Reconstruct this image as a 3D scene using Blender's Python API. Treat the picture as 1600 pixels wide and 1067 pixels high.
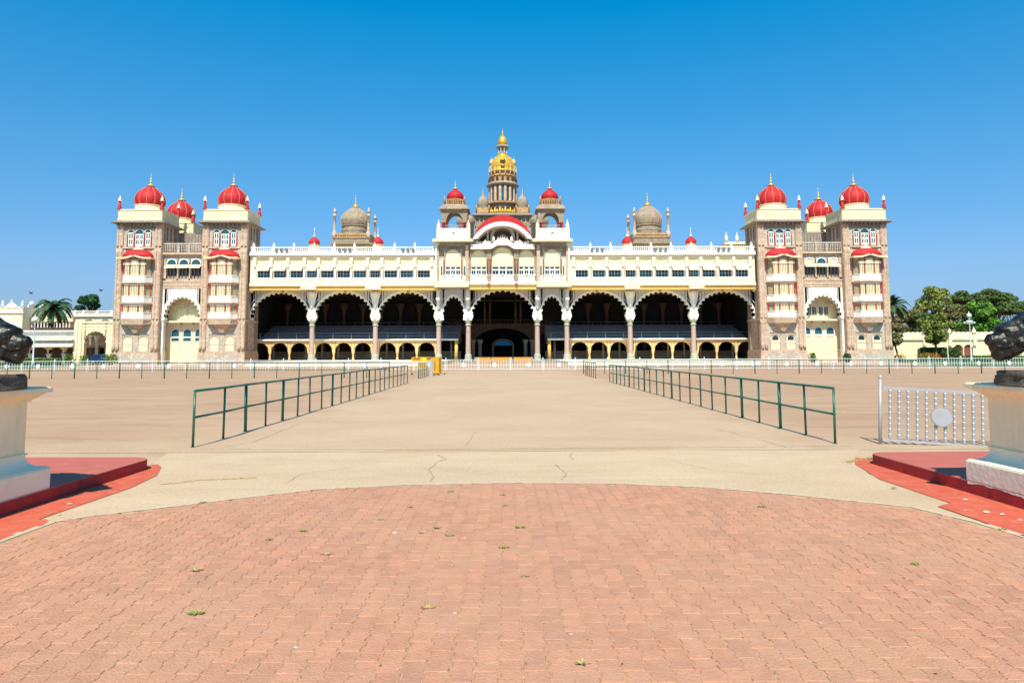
import bpy, math, random
from mathutils import Vector, Matrix
R = math.radians
PI = math.pi
random.seed(7)
S = bpy.context.scene
for o in list(bpy.data.objects):
    bpy.data.objects.remove(o)
COL = S.collection

# ------------------------------------------------------------------ camera
F = 1067.0                      # focal length in photo pixels (photo 1600 wide)
PPX, PPY = 800.0, 465.0         # principal point (the photo is a vertically shifted crop)
PITCH, YAW, ROLL = math.atan(88.0 / F), math.atan(10.0 / F), R(0.19)
CAM_H = 1.5
fwd = Vector((math.sin(YAW) * math.cos(PITCH), math.cos(YAW) * math.cos(PITCH), math.sin(PITCH)))
rgt0 = Vector((math.cos(YAW), -math.sin(YAW), 0))
up0 = rgt0.cross(fwd)
rgt = rgt0 * math.cos(ROLL) - up0 * math.sin(ROLL)
upv = up0 * math.cos(ROLL) + rgt0 * math.sin(ROLL)
cam_d = bpy.data.cameras.new('camera')
cam = bpy.data.objects.new('camera', cam_d)
COL.objects.link(cam)
cam.matrix_world = Matrix(((rgt.x, upv.x, -fwd.x, 0), (rgt.y, upv.y, -fwd.y, 0), (rgt.z, upv.z, -fwd.z, CAM_H), (0, 0, 0, 1)))
cam_d.sensor_width = 36.0
cam_d.lens = 36.0 * F / 1600.0
cam_d.shift_y = (PPY - 533.5) / 1600.0
cam_d.clip_start = 0.05
cam_d.clip_end = 6000
S.camera = cam

# ------------------------------------------------------------------ light
KX, KY = 0.07, 0.78             # where a shadow of 1 m falls
sun_dir = Vector((-KX, -KY, 1)).normalized()
el = math.asin(sun_dir.z)
az = math.atan2(sun_dir.x, sun_dir.y)
world = bpy.data.worlds.new('World')
S.world = world
world.use_nodes = True
wn = world.node_tree
wn.nodes.clear()
w_out = wn.nodes.new('ShaderNodeOutputWorld')
w_bg = wn.nodes.new('ShaderNodeBackground')
w_sky = wn.nodes.new('ShaderNodeTexSky')
w_sky.sky_type = 'NISHITA'
w_sky.sun_disc = False
w_sky.sun_elevation = el
w_sky.sun_rotation = az
w_sky.air_density = 1.0
w_sky.dust_density = 1.0
w_sky.ozone_density = 2.5
w_co = wn.nodes.new('ShaderNodeTexCoord')
w_sep = wn.nodes.new('ShaderNodeSeparateXYZ')
w_ramp = wn.nodes.new('ShaderNodeValToRGB')
w_mul = wn.nodes.new('ShaderNodeMix')
w_mul.data_type = 'RGBA'
w_mul.blend_type = 'MULTIPLY'
w_mul.inputs[0].default_value = 1.0
w_ramp.color_ramp.elements[0].position = 0.0
w_ramp.color_ramp.elements[0].color = (0.50, 0.62, 1.0, 1)
w_ramp.color_ramp.elements[1].position = 1.0
w_ramp.color_ramp.elements[1].color = (0.06, 0.78, 1.10, 1)
for p_, c_ in ((0.11, (0.58, 0.80, 1.06, 1)), (0.26, (0.38, 0.99, 1.24, 1)), (0.46, (0.01, 1.14, 1.52, 1))):
    e_ = w_ramp.color_ramp.elements.new(p_)
    e_.color = c_
wn.links.new(w_co.outputs['Generated'], w_sep.inputs[0])
wn.links.new(w_sep.outputs['Z'], w_ramp.inputs[0])
wn.links.new(w_sky.outputs[0], w_mul.inputs[6])
wn.links.new(w_ramp.outputs[0], w_mul.inputs[7])
wn.links.new(w_mul.outputs[2], w_bg.inputs[0])
w_bg.inputs[1].default_value = 0.103
wn.links.new(w_bg.outputs[0], w_out.inputs[0])

sun_d = bpy.data.lights.new('sun', 'SUN')
sun_d.energy = 4.9
sun_d.angle = R(0.53)
sun_d.color = (1.0, 0.915, 0.77)
sun = bpy.data.objects.new('sun', sun_d)
COL.objects.link(sun)
sun.rotation_euler = (-sun_dir).to_track_quat('-Z', 'Y').to_euler()
sun.location = (0, 0, 60)
S.view_settings.view_transform = 'Standard'
S.view_settings.look = 'None'
S.view_settings.gamma = 1
S.view_settings.use_curve_mapping = False
S.view_settings.exposure = 0.36


def at(px, py, Y):
    """point of the place at distance Y that the photo shows at (px, py)"""
    d = rgt * ((px - PPX) / F) + upv * (-(py - PPY) / F) + fwd
    t = Y / d.y
    return Vector((d.x * t, Y, CAM_H + d.z * t))


def gnd(px, py, z=0.0):
    d = rgt * ((px - PPX) / F) + upv * (-(py - PPY) / F) + fwd
    t = (z - CAM_H) / d.z
    return Vector((d.x * t, d.y * t, z))


# ------------------------------------------------------------------ materials
def srgb(r, g, b):
    f = lambda c: (c / 255 / 12.92) if c <= 10 else ((c / 255 + .055) / 1.055) ** 2.4
    return (f(r), f(g), f(b))


MAT = {}


def mat(name, col, rough=0.7, metal=0.0, var=0.12, scale=1.2, bump=0.0, bscale=20, dirt=None, dirt_amt=0.0,
        streak=False, spec=0.3, rnd=0.0, obj_coord=False):
    m = bpy.data.materials.new(name)
    m.use_nodes = True
    nt = m.node_tree
    n = nt.nodes
    b = n['Principled BSDF']
    b.inputs['Roughness'].default_value = rough
    b.inputs['Metallic'].default_value = metal
    b.inputs['Specular IOR Level'].default_value = spec
    tc = n.new('ShaderNodeTexCoord')
    geo = n.new('ShaderNodeNewGeometry')
    src = tc.outputs['Object'] if obj_coord else geo.outputs['Position']
    no = n.new('ShaderNodeTexNoise')
    no.inputs['Scale'].default_value = scale
    no.inputs['Detail'].default_value = 8
    no.inputs['Roughness'].default_value = 0.62
    nt.links.new(src, no.inputs['Vector'])
    mr = n.new('ShaderNodeMapRange')
    mr.inputs['From Min'].default_value = 0.3
    mr.inputs['From Max'].default_value = 0.7
    mr.inputs['To Min'].default_value = 1 - var
    mr.inputs['To Max'].default_value = 1 + var
    nt.links.new(no.outputs['Fac'], mr.inputs['Value'])
    mx = n.new('ShaderNodeMix')
    mx.data_type = 'RGBA'
    mx.blend_type = 'MULTIPLY'
    mx.inputs[0].default_value = 1
    mx.inputs[6].default_value = (*col, 1)
    nt.links.new(mr.outputs[0], mx.inputs[7])
    out = mx.outputs[2]
    if rnd > 0:
        oi = n.new('ShaderNodeAttribute')
        oi.attribute_name = 'rnd'
        mr3 = n.new('ShaderNodeMapRange')
        mr3.inputs['To Min'].default_value = 1 - rnd
        mr3.inputs['To Max'].default_value = 1 + rnd
        nt.links.new(oi.outputs['Fac'], mr3.inputs['Value'])
        mm = n.new('ShaderNodeMix')
        mm.data_type = 'RGBA'
        mm.blend_type = 'MULTIPLY'
        mm.inputs[0].default_value = 1
        nt.links.new(out, mm.inputs[6])
        nt.links.new(mr3.outputs[0], mm.inputs[7])
        out = mm.outputs[2]
    if dirt is not None:
        mp = n.new('ShaderNodeMapping')
        mp.inputs['Scale'].default_value = (3.0, 3.0, 0.35) if streak else (1, 1, 1)
        nt.links.new(src, mp.inputs['Vector'])
        n2 = n.new('ShaderNodeTexNoise')
        n2.inputs['Scale'].default_value = scale * 0.9
        n2.inputs['Detail'].default_value = 10
        n2.inputs['Roughness'].default_value = 0.7
        nt.links.new(mp.outputs[0], n2.inputs['Vector'])
        r2 = n.new('ShaderNodeMapRange')
        r2.inputs['From Min'].default_value = 0.5
        r2.inputs['From Max'].default_value = 0.75
        r2.inputs['To Min'].default_value = 0
        r2.inputs['To Max'].default_value = dirt_amt
        nt.links.new(n2.outputs['Fac'], r2.inputs['Value'])
        m2 = n.new('ShaderNodeMix')
        m2.data_type = 'RGBA'
        nt.links.new(r2.outputs[0], m2.inputs[0])
        nt.links.new(out, m2.inputs[6])
        m2.inputs[7].default_value = (*dirt, 1)
        out = m2.outputs[2]
    nt.links.new(out, b.inputs['Base Color'])
    if bump > 0:
        n3 = n.new('ShaderNodeTexNoise')
        n3.inputs['Scale'].default_value = bscale
        n3.inputs['Detail'].default_value = 6
        nt.links.new(src, n3.inputs['Vector'])
        bp = n.new('ShaderNodeBump')
        bp.inputs['Strength'].default_value = bump
        bp.inputs['Distance'].default_value = 0.02
        nt.links.new(n3.outputs['Fac'], bp.inputs['Height'])
        nt.links.new(bp.outputs[0], b.inputs['Normal'])
    MAT[name] = m
    return m


mat('cream', (0.86, 0.73, 0.46), 0.75, var=0.09, scale=0.9, dirt=(0.50, 0.36, 0.18), dirt_amt=0.5, streak=True)
mat('pale_cream', (0.84, 0.745, 0.52), 0.75, var=0.09, scale=0.9, dirt=(0.50, 0.40, 0.25), dirt_amt=0.55, streak=True)
mat('white', (0.82, 0.78, 0.70), 0.7, var=0.09, scale=1.0, dirt=(0.42, 0.37, 0.30), dirt_amt=0.55, streak=True)
mat('spandrel', (0.56, 0.57, 0.58), 0.75, var=0.08, scale=1.0, dirt=(0.35, 0.33, 0.32), dirt_amt=0.35, streak=True)
mat('blind', (0.85, 0.745, 0.46), 0.8, var=0.05, scale=2.0, dirt=(0.6, 0.5, 0.28), dirt_amt=0.3, streak=True)
mat('louvre', (0.36, 0.33, 0.19), 0.8, var=0.12, scale=2.5)
mat('ochre', (0.72, 0.50, 0.23), 0.8, var=0.12, scale=1.5, dirt=(0.45, 0.26, 0.10), dirt_amt=0.5, streak=True)
mat('yellow', (0.74, 0.49, 0.14), 0.8, var=0.12, scale=1.5, dirt=(0.45, 0.24, 0.08), dirt_amt=0.4, streak=True)
mat('pink_stone', (0.60, 0.445, 0.325), 0.85, var=0.16, scale=1.6, dirt=(0.24, 0.17, 0.13), dirt_amt=0.5, streak=True, bump=0.3, bscale=8)
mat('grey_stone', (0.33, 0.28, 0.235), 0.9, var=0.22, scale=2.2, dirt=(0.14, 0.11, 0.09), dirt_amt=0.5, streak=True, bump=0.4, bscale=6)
mat('pale_stone', (0.54, 0.475, 0.40), 0.9, var=0.16, scale=2.2, dirt=(0.24, 0.2, 0.16), dirt_amt=0.5, streak=True, bump=0.3, bscale=6)
mat('column_stone', (0.56, 0.40, 0.33), 0.7, var=0.15, scale=3.0, dirt=(0.3, 0.2, 0.16), dirt_amt=0.4)
mat('green_stone', (0.38, 0.40, 0.30), 0.7, var=0.15, scale=3.0)
mat('dome_stone', (0.37, 0.30, 0.215), 0.85, var=0.2, scale=1.2, dirt=(0.13, 0.11, 0.09), dirt_amt=0.6, streak=True)
mat('orange_stone', (0.58, 0.34, 0.16), 0.85, var=0.2, scale=2.5, dirt=(0.3, 0.17, 0.09), dirt_amt=0.5)
mat('red', (0.50, 0.020, 0.022), 0.65, var=0.2, scale=1.4, dirt=(0.20, 0.012, 0.012), dirt_amt=0.7, streak=True, spec=0.3)
mat('red_paint', (0.42, 0.02, 0.02), 0.6, var=0.1, scale=2)
mat('rib_pink', (0.66, 0.36, 0.22), 0.7)
mat('gold', (0.74, 0.43, 0.05), 0.42, metal=0.35, var=0.15, scale=1.5, dirt=(0.4, 0.2, 0.03), dirt_amt=0.5)
mat('finial_gold', (0.66, 0.45, 0.18), 0.45, metal=0.3, var=0.15, scale=3)
mat('glass', (0.012, 0.035, 0.055), 0.15, spec=0.6, var=0.3, scale=1.5)
mat('teal_glass', (0.01, 0.10, 0.14), 0.2, spec=0.6, var=0.3, scale=1.5)
mat('hall_shade', (0.010, 0.009, 0.008), 0.95, var=0.3, scale=0.7)  # near-black, the shade inside the halls is put into the colour
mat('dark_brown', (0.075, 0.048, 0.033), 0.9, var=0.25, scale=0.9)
mat('daylight_blue', (0.05, 0.45, 0.75), 0.5)  # bright blue colour stands in for daylight seen through an opening
mat('seat_blue', (0.17, 0.16, 0.18), 0.8, var=0.1, scale=2)
mat('dull_red_brown', (0.24, 0.07, 0.045), 0.7)
mat('steel_grey', (0.25, 0.26, 0.27), 0.5, metal=0.5)
mat('silver', (0.42, 0.43, 0.45), 0.4, metal=0.25, var=0.08, scale=6, spec=0.5)
mat('white_paint', (0.72, 0.74, 0.76), 0.5, var=0.05)
mat('disc_white', (0.66, 0.74, 0.80), 0.4, var=0.04)
mat('rail_green', (0.006, 0.115, 0.072), 0.35, var=0.2, scale=6, spec=0.5, dirt=(0.03, 0.05, 0.04), dirt_amt=0.5)
mat('barricade_yellow', (0.72, 0.34, 0.01), 0.45, var=0.1, scale=3)
mat('sign_yellow', (0.85, 0.62, 0.02), 0.45, var=0.05)
mat('orange_cloth', (0.75, 0.28, 0.03), 0.8, var=0.2, scale=2)
mat('black', (0.01, 0.01, 0.01), 0.6)
mat('car_blue', (0.01, 0.04, 0.16), 0.2, spec=0.6)
mat('trunk', (0.12, 0.085, 0.06), 0.95, var=0.3, scale=3, bump=0.5, bscale=10)
mat('soil', (0.22, 0.13, 0.07), 0.95)
mat('lawn', (0.06, 0.14, 0.025), 0.95, var=0.3, scale=3)
mat('weed', (0.16, 0.24, 0.03), 0.8, var=0.3, scale=40)
mat('dry_grass', (0.42, 0.35, 0.12), 0.9, var=0.3, scale=40)
mat('debris', (0.62, 0.60, 0.58), 0.8, var=0.2, scale=30)
mat('pedestal_paint', (0.88, 0.78, 0.50), 0.65, var=0.06, scale=2.5, dirt=(0.48, 0.42, 0.32), dirt_amt=0.35, streak=True, bump=0.25, bscale=30)
mat('pedestal_white', (0.84, 0.79, 0.60), 0.6, var=0.05, scale=3, dirt=(0.5, 0.46, 0.38), dirt_amt=0.3, bump=0.35, bscale=18)
mat('kerb_red', (0.36, 0.030, 0.028), 0.7, var=0.2, scale=5, dirt=(0.10, 0.03, 0.025), dirt_amt=0.75, streak=True, bump=0.2, bscale=25)
mat('platform_red', (0.46, 0.125, 0.09), 0.75, var=0.10, scale=3, dirt=(0.56, 0.20, 0.15), dirt_amt=0.35, bump=0.35, bscale=30)
mat('strip_red', (0.55, 0.105, 0.055), 0.8, var=0.16, scale=6, dirt=(0.52, 0.24, 0.16), dirt_amt=0.6, bump=0.3, bscale=30)
mat('bird_dark', (0.03, 0.03, 0.035), 0.8)


def leaf_mat(name, c, v=0.35):
    m = mat(name, c, 0.6, var=v, scale=0.9, rnd=0.3)
    m.node_tree.nodes['Principled BSDF'].inputs['Specular IOR Level'].default_value = 0.3
    return m


leaf_mat('leaf_dark', (0.075, 0.115, 0.026))
leaf_mat('leaf_deep', (0.015, 0.075, 0.016))
leaf_mat('leaf_olive', (0.19, 0.22, 0.038))
leaf_mat('leaf_brown', (0.15, 0.13, 0.045))
leaf_mat('leaf_bright', (0.085, 0.21, 0.018))
leaf_mat('leaf_palm', (0.045, 0.10, 0.03))
leaf_mat('leaf_shrub', (0.10, 0.18, 0.02))
leaf_mat('petal_orange', (0.6, 0.18, 0.02))


def bronze():
    m = mat('bronze', (0.022, 0.020, 0.018), 0.36, metal=0.6, var=0.4, scale=7, dirt=(0.12, 0.17, 0.13), dirt_amt=0.9, bump=0.3, bscale=45, spec=0.5)
    return m


def coursing(name, dark=0.72, w=0.9, h=0.36):
    nt = MAT[name].node_tree
    n = nt.nodes
    b = n['Principled BSDF']
    prev = b.inputs['Base Color'].links[0].from_socket
    geo = n.new('ShaderNodeNewGeometry')
    sp = n.new('ShaderNodeSeparateXYZ')
    nt.links.new(geo.outputs['Position'], sp.inputs[0])
    ad = n.new('ShaderNodeMath')
    ad.operation = 'ADD'
    nt.links.new(sp.outputs[0], ad.inputs[0])
    nt.links.new(sp.outputs[1], ad.inputs[1])
    cb = n.new('ShaderNodeCombineXYZ')
    nt.links.new(ad.outputs[0], cb.inputs[0])
    nt.links.new(sp.outputs[2], cb.inputs[1])
    br = n.new('ShaderNodeTexBrick')
    br.inputs['Scale'].default_value = 1.0
    br.inputs['Brick Width'].default_value = w
    br.inputs['Row Height'].default_value = h
    br.inputs['Mortar Size'].default_value = 0.035
    br.inputs['Color1'].default_value = (1.08, 1.06, 1.04, 1)
    br.inputs['Color2'].default_value = (0.84, 0.83, 0.82, 1)
    br.inputs['Mortar'].default_value = (dark, dark * .96, dark * .92, 1)
    nt.links.new(cb.outputs[0], br.inputs['Vector'])
    mx = n.new('ShaderNodeMix')
    mx.data_type = 'RGBA'
    mx.blend_type = 'MULTIPLY'
    mx.inputs[0].default_value = 1.0
    nt.links.new(prev, mx.inputs[6])
    nt.links.new(br.outputs['Color'], mx.inputs[7])
    nt.links.new(mx.outputs[2], b.inputs['Base Color'])


for nm_ in ('pink_stone', 'pale_stone', 'grey_stone', 'dome_stone', 'orange_stone'):
    coursing(nm_)
bronze()
mat('rock_bronze', (0.10, 0.08, 0.06), 0.7, metal=0.2, var=0.35, scale=9, dirt=(0.16, 0.18, 0.14), dirt_amt=0.6, bump=0.9, bscale=22)


PATH1, PATH2 = (0.50, 0.35, 0.225), (0.55, 0.395, 0.26)


def ground_mat(name, c1, c2, c3, s1=0.35, bumps=0.25, crack=False):
    m = bpy.data.materials.new(name)
    m.use_nodes = True
    nt = m.node_tree
    n = nt.nodes
    b = n['Principled BSDF']
    b.inputs['Roughness'].default_value = 0.92
    b.inputs['Specular IOR Level'].default_value = 0.2
    geo = n.new('ShaderNodeNewGeometry')
    mp = n.new('ShaderNodeMapping')
    mp.inputs['Scale'].default_value = (0.45, 1.0, 1)
    nt.links.new(geo.outputs['Position'], mp.inputs[0])

    def noise(sc, det, src, rough=0.6, dist=0.0):
        t = n.new('ShaderNodeTexNoise')
        t.inputs['Scale'].default_value = sc
        t.inputs['Detail'].default_value = det
        t.inputs['Roughness'].default_value = rough
        t.inputs['Distortion'].default_value = dist
        nt.links.new(src, t.inputs['Vector'])
        return t.outputs['Fac']

    def rng(v, a, c, d=0.0, e=1.0):
        r = n.new('ShaderNodeMapRange')
        r.inputs['From Min'].default_value = a
        r.inputs['From Max'].default_value = c
        r.inputs['To Min'].default_value = d
        r.inputs['To Max'].default_value = e
        nt.links.new(v, r.inputs['Value'])
        return r.outputs[0]

    def mix(f, a, c, mode='MIX'):
        x = n.new('ShaderNodeMix')
        x.data_type = 'RGBA'
        x.blend_type = mode
        if isinstance(f, float):
            x.inputs[0].default_value = f
        else:
            nt.links.new(f, x.inputs[0])
        for k, v in ((6, a), (7, c)):
            if isinstance(v, tuple):
                x.inputs[k].default_value = (*v, 1)
            else:
                nt.links.new(v, x.inputs[k])
        return x.outputs[2]
    big = rng(noise(s1 * 0.35, 7, mp.outputs[0], 0.6, 0.4), 0.38, 0.62)
    mid = rng(noise(s1 * 2.2, 9, mp.outputs[0], 0.68, 0.3), 0.45, 0.72, 0, 0.8)
    col = mix(big, c1, c2)
    col = mix(mid, col, c3)
    mp2 = n.new('ShaderNodeMapping')
    mp2.inputs['Scale'].default_value = (0.22, 1.0, 1)
    mp2.inputs['Rotation'].default_value = (0, 0, 0.12)
    nt.links.new(geo.outputs['Position'], mp2.inputs[0])
    strk = rng(noise(1.1, 8, mp2.outputs[0], 0.7, 0.8), 0.52, 0.72, 0, 0.75 if name == 'plaza' else 0.3)
    col = mix(strk, col, tuple(x * 0.74 for x in c3))
    strk2 = rng(noise(0.8, 8, mp2.outputs[0], 0.6, 0.2), 0.58, 0.74, 0, 0.5)
    col = mix(strk2, col, tuple(min(1, x * 1.18) for x in c2))
    fine = rng(noise(28, 6, geo.outputs['Position'], 0.7), 0.3, 0.7, 0.82, 1.14)
    col = mix(1.0, col, fine, 'MULTIPLY')
    spk = n.new('ShaderNodeTexVoronoi')
    spk.inputs['Scale'].default_value = 60
    nt.links.new(geo.outputs['Position'], spk.inputs['Vector'])
    dots = rng(spk.outputs['Distance'], 0.0, 0.16, 0.30, 0.0)
    col = mix(dots, col, tuple(min(1, x * 1.35) for x in c1))
    if crack:
        v = n.new('ShaderNodeTexVoronoi')
        v.feature = 'DISTANCE_TO_EDGE'
        v.inputs['Scale'].default_value = 0.55
        nz = n.new('ShaderNodeTexNoise')
        nz.inputs['Scale'].default_value = 2.2
        nz.inputs['Detail'].default_value = 6
        nt.links.new(geo.outputs['Position'], nz.inputs['Vector'])
        ad = n.new('ShaderNodeVectorMath')
        ad.operation = 'MULTIPLY_ADD'
        nt.links.new(nz.outputs['Color'], ad.inputs[0])
        ad.inputs[1].default_value = (0.7, 0.7, 0)
        nt.links.new(geo.outputs['Position'], ad.inputs[2])
        nt.links.new(ad.outputs[0], v.inputs['Vector'])
        cr = rng(v.outputs['Distance'], 0.0, 0.012, 1.0, 0.0)
        gate = rng(noise(0.5, 3, geo.outputs['Position']), 0.52, 0.6, 0.0, 0.65)
        mlt = n.new('ShaderNodeMath')
        mlt.operation = 'MULTIPLY'
        nt.links.new(cr, mlt.inputs[0])
        nt.links.new(gate, mlt.inputs[1])
        col = mix(mlt.outputs[0], col, (0.20, 0.14, 0.07))
    if name == 'plaza':
        sp_ = n.new('ShaderNodeSeparateXYZ')
        nt.links.new(geo.outputs['Position'], sp_.inputs[0])
        def math_(op, a, c):
            q = n.new('ShaderNodeMath')
            q.operation = op
            for k, v in ((0, a), (1, c)):
                if isinstance(v, (int, float)):
                    q.inputs[k].default_value = v
                else:
                    nt.links.new(v, q.inputs[k])
            return q.outputs[0]
        ax = math_('ABSOLUTE', math_('SUBTRACT', sp_.outputs[0], 0.18), 0)
        ax = math_('ADD', ax, math_('MULTIPLY', math_('SUBTRACT', noise(0.35, 6, geo.outputs['Position']), 0.5), 5.0))
        f1 = math_('MAXIMUM', rng(ax, 4.2, 6.6, 1.0, 0.0), math_('MULTIPLY', rng(math_('ADD', sp_.outputs[1], math_('MULTIPLY', noise(0.5, 6, geo.outputs['Position']), 6.0)), 13.0, 16.5, 1.0, 0.0), rng(ax, 7, 10, 0.9, 0.0)))
        f2 = rng(sp_.outputs[1], 45, 75, 1.0, 0.35)
        p1 = mix(rng(noise(0.3, 7, geo.outputs['Position'], 0.65, 0.4), 0.4, 0.62), PATH1, PATH2)
        p1 = mix(math_('MULTIPLY', strk, 0.55), p1, (0.42, 0.28, 0.17))
        p1 = mix(1.0, p1, fine, 'MULTIPLY')
        p1 = mix(dots, p1, (0.62, 0.5, 0.36))
        col = mix(math_('MULTIPLY', math_('MULTIPLY', f1, f2), 0.85), col, p1)
    nt.links.new(col, b.inputs['Base Color'])
    bp = n.new('ShaderNodeBump')
    bp.inputs['Strength'].default_value = bumps
    bp.inputs['Distance'].default_value = 0.01
    nt.links.new(noise(45, 8, geo.outputs['Position'], 0.7), bp.inputs['Height'])
    nt.links.new(bp.outputs[0], b.inputs['Normal'])
    MAT[name] = m


ground_mat('plaza', (0.43, 0.27, 0.165), (0.48, 0.315, 0.20), (0.39, 0.23, 0.135))
ground_mat('apron_concrete', (0.53, 0.385, 0.25), (0.57, 0.425, 0.275), (0.49, 0.345, 0.215), s1=0.8)
ground_mat('bedding', (0.55, 0.36, 0.20), (0.46, 0.27, 0.15), (0.36, 0.22, 0.13), s1=3.0, bumps=0.6)


def paver_mat():
    m = mat('paver', (0.50, 0.24, 0.150), 0.85, var=0.12, scale=9, rnd=0.07, dirt=(0.50, 0.29, 0.19), dirt_amt=0.6, bump=0.5, bscale=70, spec=0.2)
    nt = m.node_tree
    n = nt.nodes
    b = n['Principled BSDF']
    prev = b.inputs['Base Color'].links[0].from_socket
    geo = n.new('ShaderNodeNewGeometry')
    a = n.new('ShaderNodeAttribute')
    a.attribute_name = 'rnd'
    # some pavers greyer or more orange
    ramp = n.new('ShaderNodeValToRGB')
    cr = ramp.color_ramp
    cr.elements[0].position = 0.0
    cr.elements[0].color = (0.92, 0.97, 1.0, 1)
    cr.elements[1].position = 1.0
    cr.elements[1].color = (1.06, 0.98, 0.94, 1)
    e = cr.elements.new(0.12)
    e.color = (1, 1, 1, 1)
    e = cr.elements.new(0.85)
    e.color = (1, 1, 1, 1)
    nt.links.new(a.outputs['Fac'], ramp.inputs[0])
    mx = n.new('ShaderNodeMix')
    mx.data_type = 'RGBA'
    mx.blend_type = 'MULTIPLY'
    mx.inputs[0].default_value = 0.8
    nt.links.new(prev, mx.inputs[6])
    nt.links.new(ramp.outputs[0], mx.inputs[7])
    big = n.new('ShaderNodeTexNoise')
    big.inputs['Scale'].default_value = 0.9
    big.inputs['Detail'].default_value = 5
    nt.links.new(geo.outputs['Position'], big.inputs['Vector'])
    r = n.new('ShaderNodeMapRange')
    r.inputs['From Min'].default_value = 0.4
    r.inputs['From Max'].default_value = 0.65
    r.inputs['To Max'].default_value = 0.45
    nt.links.new(big.outputs['Fac'], r.inputs['Value'])
    m2 = n.new('ShaderNodeMix')
    m2.data_type = 'RGBA'
    nt.links.new(r.outputs[0], m2.inputs[0])
    nt.links.new(mx.outputs[2], m2.inputs[6])
    m2.inputs[7].default_value = (0.50, 0.28, 0.17, 1)
    # white bloom scuffs along some edges
    sc = n.new('ShaderNodeTexNoise')
    mp = n.new('ShaderNodeMapping')
    mp.inputs['Scale'].default_value = (5, 22, 1)
    nt.links.new(geo.outputs['Position'], mp.inputs[0])
    nt.links.new(mp.outputs[0], sc.inputs['Vector'])
    sc.inputs['Scale'].default_value = 1.0
    sc.inputs['Detail'].default_value = 4
    r3 = n.new('ShaderNodeMapRange')
    r3.inputs['From Min'].default_value = 0.66
    r3.inputs['From Max'].default_value = 0.76
    r3.inputs['To Max'].default_value = 0.5
    nt.links.new(sc.outputs['Fac'], r3.inputs['Value'])
    m3 = n.new('ShaderNodeMix')
    m3.data_type = 'RGBA'
    nt.links.new(r3.outputs[0], m3.inputs[0])
    nt.links.new(m2.outputs[2], m3.inputs[6])
    m3.inputs[7].default_value = (0.60, 0.42, 0.32, 1)
    nt.links.new(m3.outputs[2], b.inputs['Base Color'])


paver_mat()


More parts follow.
